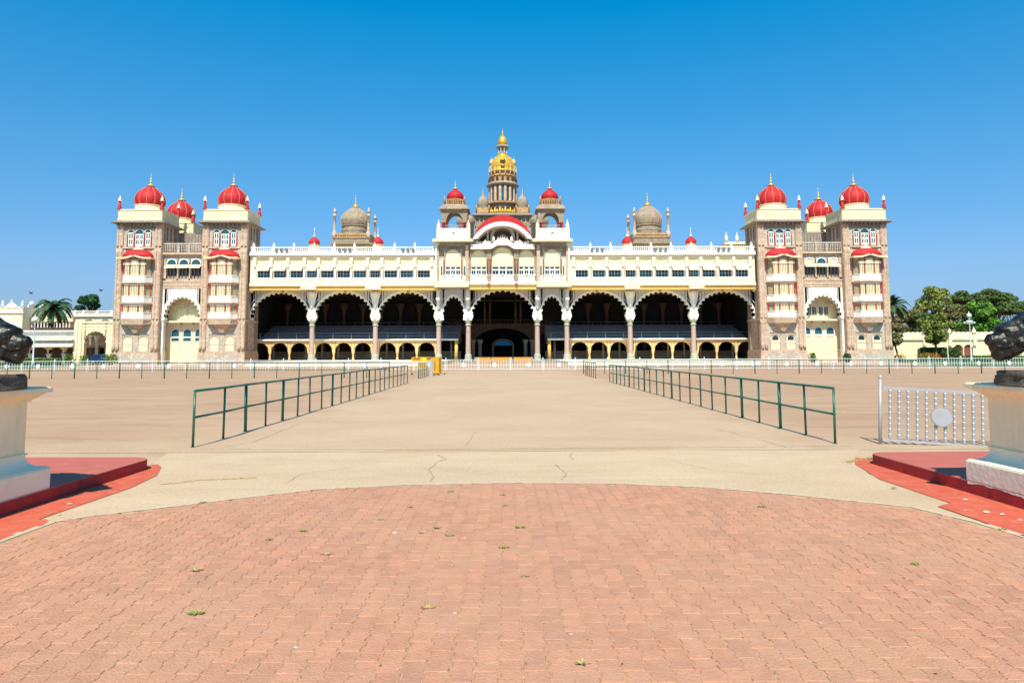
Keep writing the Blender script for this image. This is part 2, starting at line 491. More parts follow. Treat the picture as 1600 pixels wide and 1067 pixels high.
# ------------------------------------------------------------------ mesh helpers
class MB:
    def __init__(s):
        s.v = []
        s.f = []
        s.smooth = set()

    def add(s, vs, fs, smooth=False):
        o = len(s.v)
        s.v += [tuple(p) for p in vs]
        for f in fs:
            if smooth:
                s.smooth.add(len(s.f))
            s.f.append(tuple(i + o for i in f))
        return s

    def box(s, x0, x1, y0, y1, z0, z1):
        vs = [(x0, y0, z0), (x1, y0, z0), (x1, y1, z0), (x0, y1, z0), (x0, y0, z1), (x1, y0, z1), (x1, y1, z1), (x0, y1, z1)]
        return s.add(vs, [(0, 3, 2, 1), (4, 5, 6, 7), (0, 1, 5, 4), (1, 2, 6, 5), (2, 3, 7, 6), (3, 0, 4, 7)])

    def prism(s, poly, y0, y1):                     # poly of (x, z), CCW seen from -Y
        n = len(poly)
        vs = [(x, y0, z) for x, z in poly] + [(x, y1, z) for x, z in poly]
        fs = [tuple(range(n)), tuple(range(2 * n - 1, n - 1, -1))]
        fs += [(i, i + n, (i + 1) % n + n, (i + 1) % n) for i in range(n)]
        return s.add(vs, fs)

    def slab(s, poly, z0, z1, poly2=None):          # poly of (x, y) CCW seen from above
        n = len(poly)
        p2 = poly2 or poly
        vs = [(x, y, z0) for x, y in poly] + [(x, y, z1) for x, y in p2]
        fs = [tuple(range(n - 1, -1, -1)), tuple(range(n, 2 * n))]
        fs += [(i, (i + 1) % n, (i + 1) % n + n, i + n) for i in range(n)]
        return s.add(vs, fs)

    def lathe(s, prof, cx=0, cy=0, n=24, sx=1, sy=1, smooth=True, a0=0, rib=0, ribs=12, z=0):
        vs = []
        m = len(prof)
        for r, h in prof:
            for k in range(n):
                a = a0 + 2 * PI * k / n
                q = r * (1 + rib * (abs(math.cos(a * ribs / 2)) - 0.5))
                vs.append((cx + q * sx * math.cos(a), cy + q * sy * math.sin(a), z + h))
        fs = []
        for i in range(m - 1):
            for k in range(n):
                k2 = (k + 1) % n
                fs.append((i * n + k, i * n + k2, (i + 1) * n + k2, (i + 1) * n + k))
        s.add(vs, fs, smooth)
        s.add([], [])
        o = len(s.v) - m * n
        s.f.append(tuple(o + k for k in range(n - 1, -1, -1)))
        s.f.append(tuple(o + (m - 1) * n + k for k in range(n)))
        return s

    def tube(s, p, q, r, n=6, r2=None, smooth=True):
        p, q = Vector(p), Vector(q)
        d = (q - p)
        if d.length < 1e-6:
            return s
        d.normalize()
        a = d.orthogonal().normalized()
        b = d.cross(a)
        r2 = r if r2 is None else r2
        vs = [p + (a * math.cos(2 * PI * k / n) + b * math.sin(2 * PI * k / n)) * r for k in range(n)]
        vs += [q + (a * math.cos(2 * PI * k / n) + b * math.sin(2 * PI * k / n)) * r2 for k in range(n)]
        fs = [(k, (k + 1) % n, (k + 1) % n + n, k + n) for k in range(n)]
        s.add(vs, fs, smooth)
        o = len(s.v) - 2 * n
        s.f.append(tuple(o + k for k in range(n - 1, -1, -1)))
        s.f.append(tuple(o + n + k for k in range(n)))
        return s

    def path(s, pts, r, n=6):
        for i in range(len(pts) - 1):
            s.tube(pts[i], pts[i + 1], r, n)
        return s

    def ball(s, c, r, n=10, m=6, sx=1, sy=1, sz=1):
        prof = [(max(1e-4, r * math.sin(PI * i / m)), -r * math.cos(PI * i / m) * sz) for i in range(m + 1)]
        return s.lathe(prof, c[0], c[1], n, sx, sy, True, z=c[2])

    def spandrel(s, curve, xl, xr, ztop, y0, y1):
        """wall above an opening whose edge is the curve (left to right)"""
        pts = list(curve)
        top = [(xl, ztop)] + [(min(max(x, xl), xr), ztop) for x, z in pts[1:-1]] + [(xr, ztop)]
        bot = [(xl, pts[0][1])] + [None]
        n = len(pts)
        vs = []
        for (x, z), (tx, tz) in zip(pts, top):
            vs += [(x, y0, z), (tx, y0, tz), (x, y1, z), (tx, y1, tz)]
        fs = []
        for i in range(n - 1):
            a, b = 4 * i, 4 * i + 4
            fs += [(a, b, b + 1, a + 1), (a + 2, a + 3, b + 3, b + 2), (a, a + 2, b + 2, b), (a + 1, b + 1, b + 3, a + 3)]
        fs += [(0, 1, 3, 2), (4 * n - 4, 4 * n - 2, 4 * n - 1, 4 * n - 3)]
        return s.add(vs, fs)

    def band(s, inner, outer, y0, y1):
        n = len(inner)
        vs = []
        for (x, z), (u, w) in zip(inner, outer):
            vs += [(x, y0, z), (u, y0, w), (x, y1, z), (u, y1, w)]
        fs = []
        for i in range(n - 1):
            a, b = 4 * i, 4 * i + 4
            fs += [(a, b, b + 1, a + 1), (a + 2, a + 3, b + 3, b + 2), (a, a + 2, b + 2, b), (a + 1, b + 1, b + 3, a + 3)]
        fs += [(0, 1, 3, 2), (4 * n - 4, 4 * n - 2, 4 * n - 1, 4 * n - 3)]
        return s.add(vs, fs)

    def quad(s, a, b, c, d):
        return s.add([a, b, c, d], [(0, 1, 2, 3)])

    def mesh(s, name, m):
        me = bpy.data.meshes.new(name)
        me.from_pydata(s.v, [], s.f)
        if s.smooth:
            me.polygons.foreach_set('use_smooth', [i in s.smooth for i in range(len(s.f))])
        me.materials.append(MAT[m])
        me.update()
        return me

    def build(s, name, m, parent=None, loc=(0, 0, 0), rot=None, scale=None, origin=None):
        if origin is not None:
            ox, oy, oz = origin
            s.v = [(x - ox, y - oy, z - oz) for x, y, z in s.v]
            loc = origin
        return obj(name, s.mesh(name, m), parent, loc, rot, scale)


def obj(name, me, parent=None, loc=(0, 0, 0), rot=None, scale=None):
    o = bpy.data.objects.new(name, me)
    COL.objects.link(o)
    o.location = loc
    if rot:
        o.rotation_euler = rot
    if scale:
        o.scale = scale
    if parent:
        o.parent = parent
    return o


def tag(o, label=None, cat=None, group=None, kind=None):
    if label:
        o['label'] = label
    if cat:
        o['category'] = cat
    if group:
        o['group'] = group
    if kind:
        o['kind'] = kind
    return o


def thing(name, label, cat, loc=(0, 0, 0), rz=0, group=None):
    o = bpy.data.objects.new(name, None)
    COL.objects.link(o)
    o.location = loc
    o.rotation_euler = (0, 0, rz)
    o.empty_display_size = 0.2
    return tag(o, label, cat, group)


def kids(o):
    return [c for c in COL.objects if c.parent == o]


def copy_tree(o, parent=None, loc=None, skip=()):
    def rec(src, par, ch_map):
        c = src.copy()
        COL.objects.link(c)
        c.parent = par
        for k in ch_map.get(src, []):
            if k.name.split('.')[0] in skip:
                continue
            rec(k, c, ch_map)
        return c
    cm = {}
    for x in list(COL.objects):
        if x.parent:
            cm.setdefault(x.parent, []).append(x)
    c = rec(o, parent, cm)
    if loc is not None:
        c.location = loc
    return c


def cusp(cx, zs, rx, rz, n=9, depth=0.12, per=6, drop=0.0, tuck=0.0):
    """cusped arch line from left foot over the crown to the right foot"""
    pts = []
    if drop > 0:
        pts.append((cx - rx + tuck, zs - drop))
    N = n * per
    for i in range(N + 1):
        t = i / N
        a = PI - PI * t
        q = 1 - depth * (1 - abs(math.sin(n * PI * t)) ** 0.7)
        pts.append((cx + rx * q * math.cos(a), zs + rz * q * math.sin(a)))
    if drop > 0:
        pts.append((cx + rx - tuck, zs - drop))
    return pts


def semi(cx, zs, rx, rz, n=14, drop=0.0):
    pts = [(cx + rx * math.cos(PI - PI * i / n), zs + rz * math.sin(PI * i / n)) for i in range(n + 1)]
    if drop > 0:
        pts = [(cx - rx, zs - drop)] + pts + [(cx + rx, zs - drop)]
    return pts


def arch_fill(cx, z0, zs, rx, rz, n=12):
    """closed polygon of an arched panel, CCW seen from the front"""
    return [(cx - rx, z0), (cx + rx, z0)] + [(cx + rx * math.cos(PI * i / n), zs + rz * math.sin(PI * i / n)) for i in range(n + 1)]


def bulb(r, h, n=12, neck=0.86):
    """onion dome profile of greatest radius r and height h"""
    pts = []
    for i in range(n + 1):
        t = i / n
        if t < 0.28:
            q = neck + (1 - neck) * math.sin(t / 0.28 * PI / 2)
        else:
            u = (t - 0.28) / 0.72
            q = math.cos(u * PI / 2) ** 0.72
        pts.append((max(0.02, r * q), h * t))
    return pts


def finial(mb, cx, cy, z, h, r):
    mb.lathe([(r, 0), (r * 1.1, h * .05), (r * .45, h * .12), (r * .35, h * .2), (r * .7, h * .27), (r * .7, h * .33), (r * .25, h * .40), (r * .45, h * .48),
              (r * .4, h * .55), (r * .16, h * .62), (r * .12, h * .75), (0.02, h)], cx, cy, 8, z=z)


# ------------------------------------------------------------------ ground
def sheet(name, pts, z, m, parent=None, kind='structure'):
    mb = MB()
    mb.add([(x, y, z) for x, y in pts], [tuple(range(len(pts)))])
    o = mb.build(name, m, parent)
    if kind:
        o['kind'] = kind
    return o


sheet('ground', [(-2500, -60), (2500, -60), (2500, 3500), (-2500, 3500)], 0.0, 'plaza')
RXL, RXR = -5.12, 5.48
mb = MB()
random.seed(3)


def wavy(x0, x1, y, n, amp):
    return [(x0 + (x1 - x0) * i / n, y + random.uniform(-amp, amp)) for i in range(n + 1)]


pathpts = [(RXL - .05 + random.uniform(-.06, .06), 10.75 + i * 2.0) for i in range(0, 26)]
pathpts2 = [(RXR + .05 + random.uniform(-.06, .06), 10.75 + i * 2.0) for i in range(0, 26)]
sheet('path', wavy(-9, 9.4, 10.72, 20, .01) + [(9.4, 63), (-9, 63)], 0.004, 'plaza')
# apron between pavers and path
ap = [(-4.28, 4.0), (4.45, 4.0), (4.45, 6.5), (4.5, 8.6), (5.0, 9.9)] + wavy(5.5, -5.2, 10.70, 30, .015) + [(-4.9, 9.7), (-4.55, 9.1), (-4.25, 7.9), (-4.28, 6.2)]
sheet('concrete_apron', ap, 0.004, 'apron_concrete')

# brick paving: its far edge as measured on the photograph
EDGE = [(-4.06, 1.2), (-4.06, 5.35), (-4.05, 6.30), (-3.82, 6.55), (-3.49, 6.76), (-2.95, 7.15), (-2.11, 7.72), (-1.2, 7.95), (0, 8.05), (1.2, 7.98), (2.25, 7.72),
        (3.1, 7.25), (3.91, 6.70), (4.12, 6.1), (4.19, 5.5), (4.19, 1.2)]


def edge_y(x):
    p = [(a, b) for a, b in EDGE[1:-1]]
    if x <= p[0][0] or x >= p[-1][0]:
        return 1.2
    for (x0, y0), (x1, y1) in zip(p, p[1:]):
        if x0 <= x <= x1:
            return y0 + (y1 - y0) * (x - x0) / max(1e-6, x1 - x0)
    return 8


paving = sheet('brick_paving', EDGE, 0.0132, 'bedding')
# thin pale mortar rim at the edge of the pavers
mb = MB()
ee = EDGE[1:-1]
dense = []
for (x0, y0), (x1, y1) in zip(ee, ee[1:]):
    k = max(2, int(math.hypot(x1 - x0, y1 - y0) / 0.08))
    dense += [(x0 + (x1 - x0) * i / k, y0 + (y1 - y0) * i / k) for i in range(k)]
for (x0, y0), (x1, y1) in zip(dense, dense[1:]):
    w = random.uniform(0.015, 0.07)
    l = math.hypot(x1 - x0, y1 - y0) or 1
    nx, ny = -(y1 - y0) / l, (x1 - x0) / l
    z = 0.0185
    mb.quad((x0 - nx * .02, y0 - ny * .02, z), (x1 - nx * .02, y1 - ny * .02, z), (x1 + nx * w, y1 + ny * w, z), (x0 + nx * w, y0 + ny * w, z))
mat('mortar', (0.55, 0.42, 0.29), 0.9, var=0.15, scale=12)
mb.build('mortar_edge', 'mortar', paving)

PW, PL, GAP, AMP = 0.116, 0.232, 0.0032, 0.0155
TS = [0, .19, .31, .44, .56, .69, .81, 1.0]
OS = [0, 0, 1, 1, 0, 0, 1, 1]
# profile repeats every half paver, so neighbouring columns staggered by half still fit


def prof_off(t):
    t = (t % 0.5) * 2
    if t < .38:
        return 0
    if t < .5:
        return (t - .38) / .12
    if t < .88:
        return 1
    return 1 - (t - .88) / .12


TT = [0.012, .19, .25, .44, .5, .69, .75, .94, .988]


def paver_geo(h, tiltx, tilty, cut=None):
    L, Rr = [], []
    for t in TT:
        o = prof_off(t) * AMP
        y = t * PL
        L.append((GAP + o, y))
        Rr.append((PW - GAP + o, y))
    out = L + Rr[::-1]
    n = len(out)
    cx, cy = PW / 2, PL / 2
    inn = [(cx + (x - cx) * 0.95, cy + (y - cy) * 0.975) for x, y in out]
    zz = lambda x, y, b: b + (x - cx) * tiltx + (y - cy) * tilty
    vs = [(x, y, 0.006) for x, y in out] + [(x, y, zz(x, y, h - .003)) for x, y in out] + [(x, y, zz(x, y, h)) for x, y in inn]
    fs = []
    for i in range(n):
        j = (i + 1) % n
        # loop runs clockwise seen from above
        fs.append((j, i, i + n, j + n))
        fs.append((j + n, i + n, i + 2 * n, j + 2 * n))
    m = len(TT)
    for i in range(m - 1):          # top as quads between left and right chains
        a, b_ = 2 * n + i, 2 * n + i + 1
        c, d = 2 * n + (n - 2 - i), 2 * n + (n - 1 - i)
        fs.append((a, d, c, b_))
    return vs, fs


def with_attr(me, vals):
    at_ = me.attributes.new('rnd', 'FLOAT', 'POINT')
    at_.data.foreach_set('value', vals)


variants = []
for k in range(24):
    vs, fs = paver_geo(random.uniform(.016, .0195), random.uniform(-.014, .014), random.uniform(-.010, .010))
    me = bpy.data.meshes.new('paver')
    me.from_pydata(vs, [], fs)
    me.materials.append(MAT['paver'])
    with_attr(me, [random.random()] * len(vs))
    variants.append(me)
cells = []
nx = int(8.5 / PW) + 2
for i in range(nx):
    x = -4.1 + i * PW
    for j in range(-1, 32):
        y = 1.25 + j * PL + (PL / 2 if i % 2 else 0) + 0.0
        xs = x + PW / 2
        if x < -4.03 or x + PW + AMP > 4.17:
            continue
        ym = min(edge_y(x + .02), edge_y(x + PW + .01))
        if y + PL * 0.5 > ym:
            continue
        cells.append((x, y, min(1.0, (ym - y) / PL)))
vis = [c for c in cells if c[1] > 2.9 and abs(c[0] + PW / 2 - .05) < (c[1] + PL) * 0.77]
vis.sort(key=lambda c: c[1])
near = set()
for c in vis[:300]:
    if c[2] >= 1.0:
        near.add(c)
        obj('paver', random.choice(variants), paving, (c[0] + random.uniform(-.0018, .0018), c[1] + random.uniform(-.002, .002), 0), rot=(0, 0, random.uniform(-.009, .009)))
big_v, big_f, big_a = [], [], []
for c in cells:
    if c in near:
        continue
    vs, fs = paver_geo(random.uniform(.0155, .0195), random.uniform(-.014, .014), random.uniform(-.010, .010))
    o = len(big_v)
    r = random.random()
    jx, jy = random.uniform(-.002, .002), random.uniform(-.002, .002)
    big_v += [(x + c[0] + jx, min(y, PL * c[2]) + c[1] + jy, z) for x, y, z in vs]
    big_f += [tuple(q + o for q in f) for f in fs]
    big_a += [r] * len(vs)
me = bpy.data.meshes.new('paver_field')
me.from_pydata(big_v, [], big_f)
me.materials.append(MAT['paver'])
with_attr(me, big_a)
o = obj('paver_field', me, paving)
o['kind'] = 'stuff'


# what has settled in and along the joints: sand crumbs, dry moss, white lime bloom
rn = random.Random(21)
mat('joint_sand', (0.58, 0.36, 0.16), 0.95, var=0.3, scale=40)
mat('lime_bloom', (0.68, 0.54, 0.44), 0.9, var=0.2, scale=40)
mat('joint_moss', (0.24, 0.20, 0.07), 0.95, var=0.3, scale=40)
crumbs, lime, moss = MB(), MB(), MB()


def patch(mb, x, y, sx, sy, z):
    n = 5
    a0 = rn.uniform(0, 6)
    pts = [(x + sx * math.cos(a0 + k * 2 * PI / n) * rn.uniform(.5, 1.2), y + sy * math.sin(a0 + k * 2 * PI / n) * rn.uniform(.5, 1.2), z) for k in range(n)]
    mb.add(pts, [tuple(range(n))])


for (x, y, q) in cells:
    if y < 2.6 or q < .9:
        continue
    if rn.random() < .13:           # bright worn near edge
        x0 = x + .006 + rn.uniform(0, .02)
        x1 = x + PW - .006 - rn.uniform(0, .03)
        w = rn.uniform(.0012, .0032)
        pts = []
        k = 6
        for i in range(k):
            u0, u1 = x0 + (x1 - x0) * i / k, x0 + (x1 - x0) * (i + 1) / k
            if rn.random() < .85:
                lime.quad((u0, y + .002, .0192), (u1, y + .002, .0192), (u1, y + .002 + w * rn.uniform(.6, 1.3), .0196), (u0, y + .002 + w * rn.uniform(.6, 1.3), .0196))
    for i in range(5):
        if rn.random() < (.42 if math.sin(x * 2.1 + 1) * math.sin(y * 1.3) > -.2 else .16):
            t = rn.random()
            xx = x + prof_off(t) * AMP + rn.uniform(-.002, .002)
            patch(moss if rn.random() < .35 else crumbs, xx, y + t * PL, rn.uniform(.002, .0055), rn.uniform(.003, .012), .0188)
    if rn.random() < .05:
        t = rn.random()
        patch(lime, x + prof_off(t) * AMP + rn.uniform(-.002, .004), y + t * PL, rn.uniform(.002, .005), rn.uniform(.004, .018), .0194)
    if rn.random() < .02:
        patch(lime, x + rn.uniform(.02, .09), y + rn.uniform(.02, .2), rn.uniform(.003, .012), rn.uniform(.003, .01), .0196)
for mb, nm, mt_ in ((crumbs, 'joint_sand', 'joint_sand'), (lime, 'lime_bloom', 'lime_bloom'), (moss, 'joint_moss', 'joint_moss')):
    o = mb.build(nm, mt_, paving)
    o['kind'] = 'stuff'

# raised red platforms either side, red painted strips
def platform(sx, x_edge, far, tip_r=0.28):
    pts = []
    for i in range(9):
        a = (PI / 2) * i / 8
        pts.append((x_edge + tip_r - tip_r * math.cos(a), far - tip_r + tip_r * math.sin(a)))
    poly = [(x_edge, 1.0)] + pts + [(x_edge + 8, far + .15), (x_edge + 8, 1.0)]     # for the +X side
    if sx < 0:
        poly = [(-x, y) for x, y in poly]
    else:
        poly = poly[::-1]
    # make sure CCW
    ar = sum(poly[i][0] * poly[(i + 1) % len(poly)][1] - poly[(i + 1) % len(poly)][0] * poly[i][1] for i in range(len(poly)))
    if ar < 0:
        poly = poly[::-1]
    mb = MB()
    n = len(poly)
    c = (sum(p[0] for p in poly) / n, sum(p[1] for p in poly) / n)
    mb.slab(poly, -0.02, 0.132)
    o = mb.build('kerb', 'kerb_red')
    o['kind'] = 'structure'
    mb = MB()
    top2 = [(c[0] + (x - c[0]) * .997, c[1] + (y - c[1]) * .997) for x, y in poly]
    mb.slab(poly, 0.1325, 0.137)
    mb.slab(top2, 0.137, 0.140)
    t = mb.build('platform_top', 'platform_red', o)
    return o


platform(-1, 4.70, 9.35)
platform(1, 4.93, 9.5)
sheet('painted_strip', [(-4.71, 2.0), (-4.28, 2.0), (-4.28, 6.2), (-4.24, 7.9), (-4.35, 8.7), (-4.62, 9.35), (-4.8, 9.6), (-4.9, 9.4), (-4.75, 9.2)], 0.010, 'strip_red')
sheet('painted_strip', [(-4.285, 2.0), (-4.09, 2.0), (-4.09, 6.3), (-4.2, 6.42), (-4.285, 6.42)], 0.0125, 'strip_red')
sheet('painted_strip', [(4.94, 2.0), (4.94, 9.4), (5.2, 9.65), (5.0, 9.9), (4.7, 9.3), (4.42, 8.2), (4.42, 2.0)], 0.010, 'strip_red')
sheet('painted_strip', [(4.425, 2.0), (4.425, 6.9), (4.2, 6.75), (4.22, 5.5), (4.22, 2.0)], 0.0125, 'strip_red')

# cracks and the open seam in the concrete: thin sunk ribbons of dirt
mat('crack_dirt', (0.36, 0.26, 0.15), 0.95, var=0.3, scale=30)
mat('sand_drift', (0.52, 0.34, 0.16), 0.95, var=0.25, scale=12)


def ribbon(name, pix, w, z=0.0085, m='crack_dirt', jitter=3.0, steps=6):
    pts = []
    for (a, b), (c, d) in zip(pix, pix[1:]):
        for i in range(steps):
            t = i / steps
            g = gnd(a + (c - a) * t + random.uniform(-jitter, jitter) * .5, b + (d - b) * t + random.uniform(-1, 1) * .15 * jitter)
            pts.append(g)
    pts.append(gnd(*pix[-1]))
    mb = MB()
    for p, q in zip(pts, pts[1:]):
        d = (q - p)
        if d.length < 1e-5:
            continue
        nrm = Vector((-d.y, d.x, 0)).normalized() * w * random.uniform(.35, 1.2)
        mb.quad((p.x - nrm.x, p.y - nrm.y, z), (q.x - nrm.x, q.y - nrm.y, z), (q.x + nrm.x, q.y + nrm.y, z), (p.x + nrm.x, p.y + nrm.y, z))
    o = mb.build(name, m)
    o['kind'] = 'structure'
    return o


ribbon('crack', [(672, 753), (678, 745), (669, 735), (683, 722), (697, 718), (684, 711)], .006)
ribbon('crack', [(727, 697), (738, 683), (742, 674)], .006)
ribbon('crack', [(874, 750), (886, 743), (876, 733), (868, 725)], .006)
ribbon('crack', [(897, 719), (890, 713), (895, 708)], .006)
ribbon('crack', [(445, 757), (470, 741), (520, 735), (560, 729)], .004)
ribbon('crack', [(1030, 715), (1110, 735), (1180, 741)], .003)
ribbon('crack', [(345, 700), (400, 690), (462, 664), (520, 653)], .006)
ribbon('crack', [(1120, 671), (1180, 685), (1230, 700)], .005)
ribbon('seam', [(300, 702.5), (560, 702.5), (700, 702), (860, 700.5), (1000, 699.5), (1160, 699), (1330, 697)], .008, jitter=1.0, steps=14)
ribbon('sand_streak', [(600, 703.5), (760, 702.8), (900, 701.5), (1050, 700.5)], .03, z=.0075, m='sand_drift', jitter=1.0, steps=14)
ribbon('sand_streak', [(250, 757), (330, 749), (400, 747)], .05, z=.0075, m='sand_drift', jitter=4)
ribbon('sand_streak', [(95, 622.5), (150, 625), (225, 624.6)], .05, z=.006, m='mortar', jitter=3)
ribbon('sand_streak', [(1290, 642), (1340, 645), (1500, 646)], .05, z=.006, m='mortar', jitter=3)
ribbon('sand_streak', [(1480, 616), (1540, 617), (1600, 617.5)], .08, z=.006, m='mortar', jitter=3)

# gritty gravel line beyond the platforms
mb = MB()
for k in range(420):
    sd = random.random() < .6
    if sd:
        p = gnd(random.uniform(40, 330), random.gauss(706, 5))
    else:
        p = gnd(random.uniform(1300, 1375), random.gauss(712, 6))
    if p.x < -4.6 and p.y < 9.5 or p.x > 4.7 and p.y < 9.7:
        continue
    r = random.uniform(.003, .009)
    mb.lathe([(r, 0), (r * .7, r * .6), (.001, r * .8)], p.x, p.y, 5, z=0.003, smooth=False)
o = mb.build('gravel', 'apron_concrete')
tag(o, 'loose pale grit lying on the plaza just beyond the red platforms', 'gravel', kind='stuff')

# ------------------------------------------------------------------ palace
CPX = 785.5
YF, YW, YA = 110.0, 110.8, 112.8      # tower fronts, upper storey, arcade
palace = thing('palace', 'long cream and pink palace with red domes, scalloped arcade and gold topped central tower', 'palace', (0, YA, 0))
POFF = Vector((0, YA, 0))


def X(o_, Y=YA):
    return at(CPX + o_, 480, Y).x


def Z(py, Y=YA):
    return at(CPX, py, Y).z


def part(mb, name, m, parent=None, origin=(0, 0, 0)):
    """mesh given in world coordinates, hung under the palace or one of its parts"""
    par = parent or palace
    ox, oy, oz = origin
    base = Vector((0, YA, 0)) if par is palace else wpos[par]
    mb.v = [(x - ox - 0, y - oy, z - oz) for x, y, z in mb.v] if origin != (0, 0, 0) else mb.v
    if origin == (0, 0, 0):
        # keep local frame of the parent
        mb.v = [(x - base.x, y - base.y, z - base.z) for x, y, z in mb.v]
        o = mb.build(name, m, par)
        wpos[o] = base
    else:
        o = mb.build(name, m, par, loc=(ox - base.x, oy - base.y, oz - base.z))
        wpos[o] = Vector(origin)
    return o


wpos = {}


def reuse(me, name, parent, loc):
    """shared mesh placed at a world location"""
    base = Vector((0, YA, 0)) if parent is palace else wpos[parent]
    o = obj(name, me, parent, (loc[0] - base.x, loc[1] - base.y, loc[2] - base.z))
    wpos[o] = Vector(loc)
    return o


FLOOR = 0.55
z_base = 0.0

# ---- one corner tower, built round its own origin (front face at y = 0)
HT = 3.62                      # half width
zt = lambda py: Z(py, YF)
T_PAR0, T_PAR1 = zt(344), zt(326.5)
T_EAVE = zt(346)
TD = 5.8                       # depth


def canted(hw, d, c=0.75):
    return [(-hw, 0.02), (-hw + c, -d), (hw - c, -d), (hw, 0.02)]


def make_tower():
    b = MB()
    zsh = T_EAVE + .1
    z500, z551, z387 = zt(500), zt(550), zt(386)
    b.box(-HT + .25, HT - .25, .25, TD, 0, zsh)
    # base courses and string courses
    b.box(-HT - .15, HT + .15, -.15, TD + .15, 0, z551)
    b.box(-HT - .05, HT + .05, -.05, TD + .05, z551, z551 + .35)
    b.box(-HT - .05, HT + .05, -.05, TD + .05, z500 - .2, z500 + .2)
    b.box(-HT - .02, HT + .02, -.02, TD + .02, z387 - .15, z387 + .15)
    tower = b.build('corner_tower', 'pink_stone', palace)
    wpos[tower] = Vector((0, 0, 0))

    def sub(mb, name, m):
        o = mb.build(name, m, tower)
        return o
    # wide corner piers with round shafts
    for sx in (-1, 1):
        p = MB()
        xa, xb = sorted((sx * HT, sx * (HT - 1.05)))
        p.box(xa, xb, 0, .7, z551 + .35, zsh)
        for xx in (sx * (HT - .22), sx * (HT - .82)):
            p.lathe([(.26, z551 + .3), (.26, z551 + 1.1), (.18, z551 + 1.3), (.18, z500 - .6), (.28, z500 - .25)], xx, 0.02, 8)
            p.lathe([(.24, z500 + .2), (.16, z500 + .5), (.16, z387 - .8), (.25, z387 - .2)], xx, 0.02, 8)
            p.lathe([(.22, z387 + .15), (.15, z387 + .4), (.15, zsh - .9), (.26, zsh - .4)], xx, 0.02, 8)
        for k in range(9):
            zz = z500 + 1.0 + k * 1.25
            p.box(min(sx * HT, sx * (HT - 1.02)), max(sx * HT, sx * (HT - 1.02)), -.03, .01, zz, zz + .06)
        sub(p, 'corner_pier', 'pink_stone')
        # pale recessed panel strips beside the bays
        q = MB()
        xa, xb = sorted((sx * (HT - 1.08), sx * (HT - 1.5)))
        q.box(xa, xb, .12, .5, z500 + .3, z387 - .2)
        sub(q, 'wall_strip', 'pale_stone')
        # side faces
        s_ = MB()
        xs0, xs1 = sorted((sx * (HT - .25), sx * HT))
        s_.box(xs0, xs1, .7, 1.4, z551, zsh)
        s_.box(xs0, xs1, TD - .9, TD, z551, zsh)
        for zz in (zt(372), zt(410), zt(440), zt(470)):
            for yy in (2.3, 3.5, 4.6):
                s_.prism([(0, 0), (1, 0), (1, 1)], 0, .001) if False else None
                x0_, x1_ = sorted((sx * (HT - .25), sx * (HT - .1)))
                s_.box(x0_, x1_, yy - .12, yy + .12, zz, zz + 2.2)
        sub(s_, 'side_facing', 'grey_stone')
    # band of grey stone beneath the eave
    g = MB()
    g.box(-HT + 1.05, HT - 1.05, .14, .3, zt(357), zsh)
    for k in range(11):
        xx = -HT + .25 + k * (2 * HT - .5) / 10
        g.prism([(xx - .09, zsh - .75), (xx + .09, zsh - .75), (xx + .12, zsh), (xx - .12, zsh)], -.5, .2)
    sub(g, 'eave_brackets', 'grey_stone')
    # upper window group
    w0, w1 = zt(383.5), zt(358.5)
    g = MB()
    g.box(-HT + 1.05, HT - 1.05, .14, .3, z387 + .1, w0 - .1)
    g.box(-HT + 1.1, -1.98, .14, .3, w0 - .1, zt(357))
    g.box(1.98, HT - 1.1, .14, .3, w0 - .1, zt(357))
    sub(g, 'window_wall', 'pale_stone')
    for cx, hw in ((-1.38, .42), (0, .66), (1.38, .42)):
        f = MB()
        zs = w1 - hw
        f.box(cx - hw, cx + hw, .06, .14, w0, w0 + .3)
        zmid = (w0 + zs) / 2
        f.box(cx - hw, cx + hw, .06, .14, zs - .16, zs)
        f.box(cx - hw, cx + hw, .06, .14, zmid - .05, zmid + .14)
        f.box(cx - hw, cx - hw + .14, .065, .135, w0, zs)
        f.box(cx + hw - .14, cx + hw, .065, .135, w0, zs)
        f.box(cx - .07, cx + .07, .068, .13, w0, zs)
        if hw > .5:
            f.box(cx - hw + .36, cx - hw + .46, .068, .13, w0, zs)
            f.box(cx + hw - .46, cx + hw - .36, .068, .13, w0, zs)
        sub(f, 'window_frame', 'white')
        pn = MB()
        pn.prism(arch_fill(cx, w0, zs, hw, hw), .16, .24)
        sub(pn, 'pane', 'teal_glass')
        ar = MB()
        ar.band(semi(cx, zs, hw, hw, 12), semi(cx, zs, hw + .16, hw + .18, 12), .02, .2)
        ar.spandrel(semi(cx, zs, hw + .15, hw + .17, 12), cx - .69 if hw < .5 else cx - .72, cx + .69 if hw < .5 else cx + .72, zt(357), .10, .2)
        sub(ar, 'window_arch', 'pale_stone')
    for xx in (-1.90, -.80, .80, 1.90):
        r_ = MB()
        r_.lathe([(.1, 0), (.075, .2), (.075, w1 - w0 - 1.0), (.12, w1 - w0 - .8)], xx, .02, 6, z=w0 - .1)
        sub(r_, 'red_colonnette', 'red_paint')
    # chajja (thin sloping eave), parapet, drum, dome
    e = MB()
    ez0, ez1 = T_EAVE - .3, T_PAR0
    ow = HT + .72
    lo = [(-ow, -.85), (ow, -.85), (ow, TD + .85), (-ow, TD + .85)]
    hi = [(-HT - .02, -.05), (HT + .02, -.05), (HT + .02, TD + .05), (-HT - .02, TD + .05)]
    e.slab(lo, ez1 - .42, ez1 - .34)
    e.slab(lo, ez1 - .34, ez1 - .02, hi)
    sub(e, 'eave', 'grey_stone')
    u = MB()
    u.box(-ow + .12, ow - .12, -.73, TD + .73, ez1 - .5, ez1 - .422)
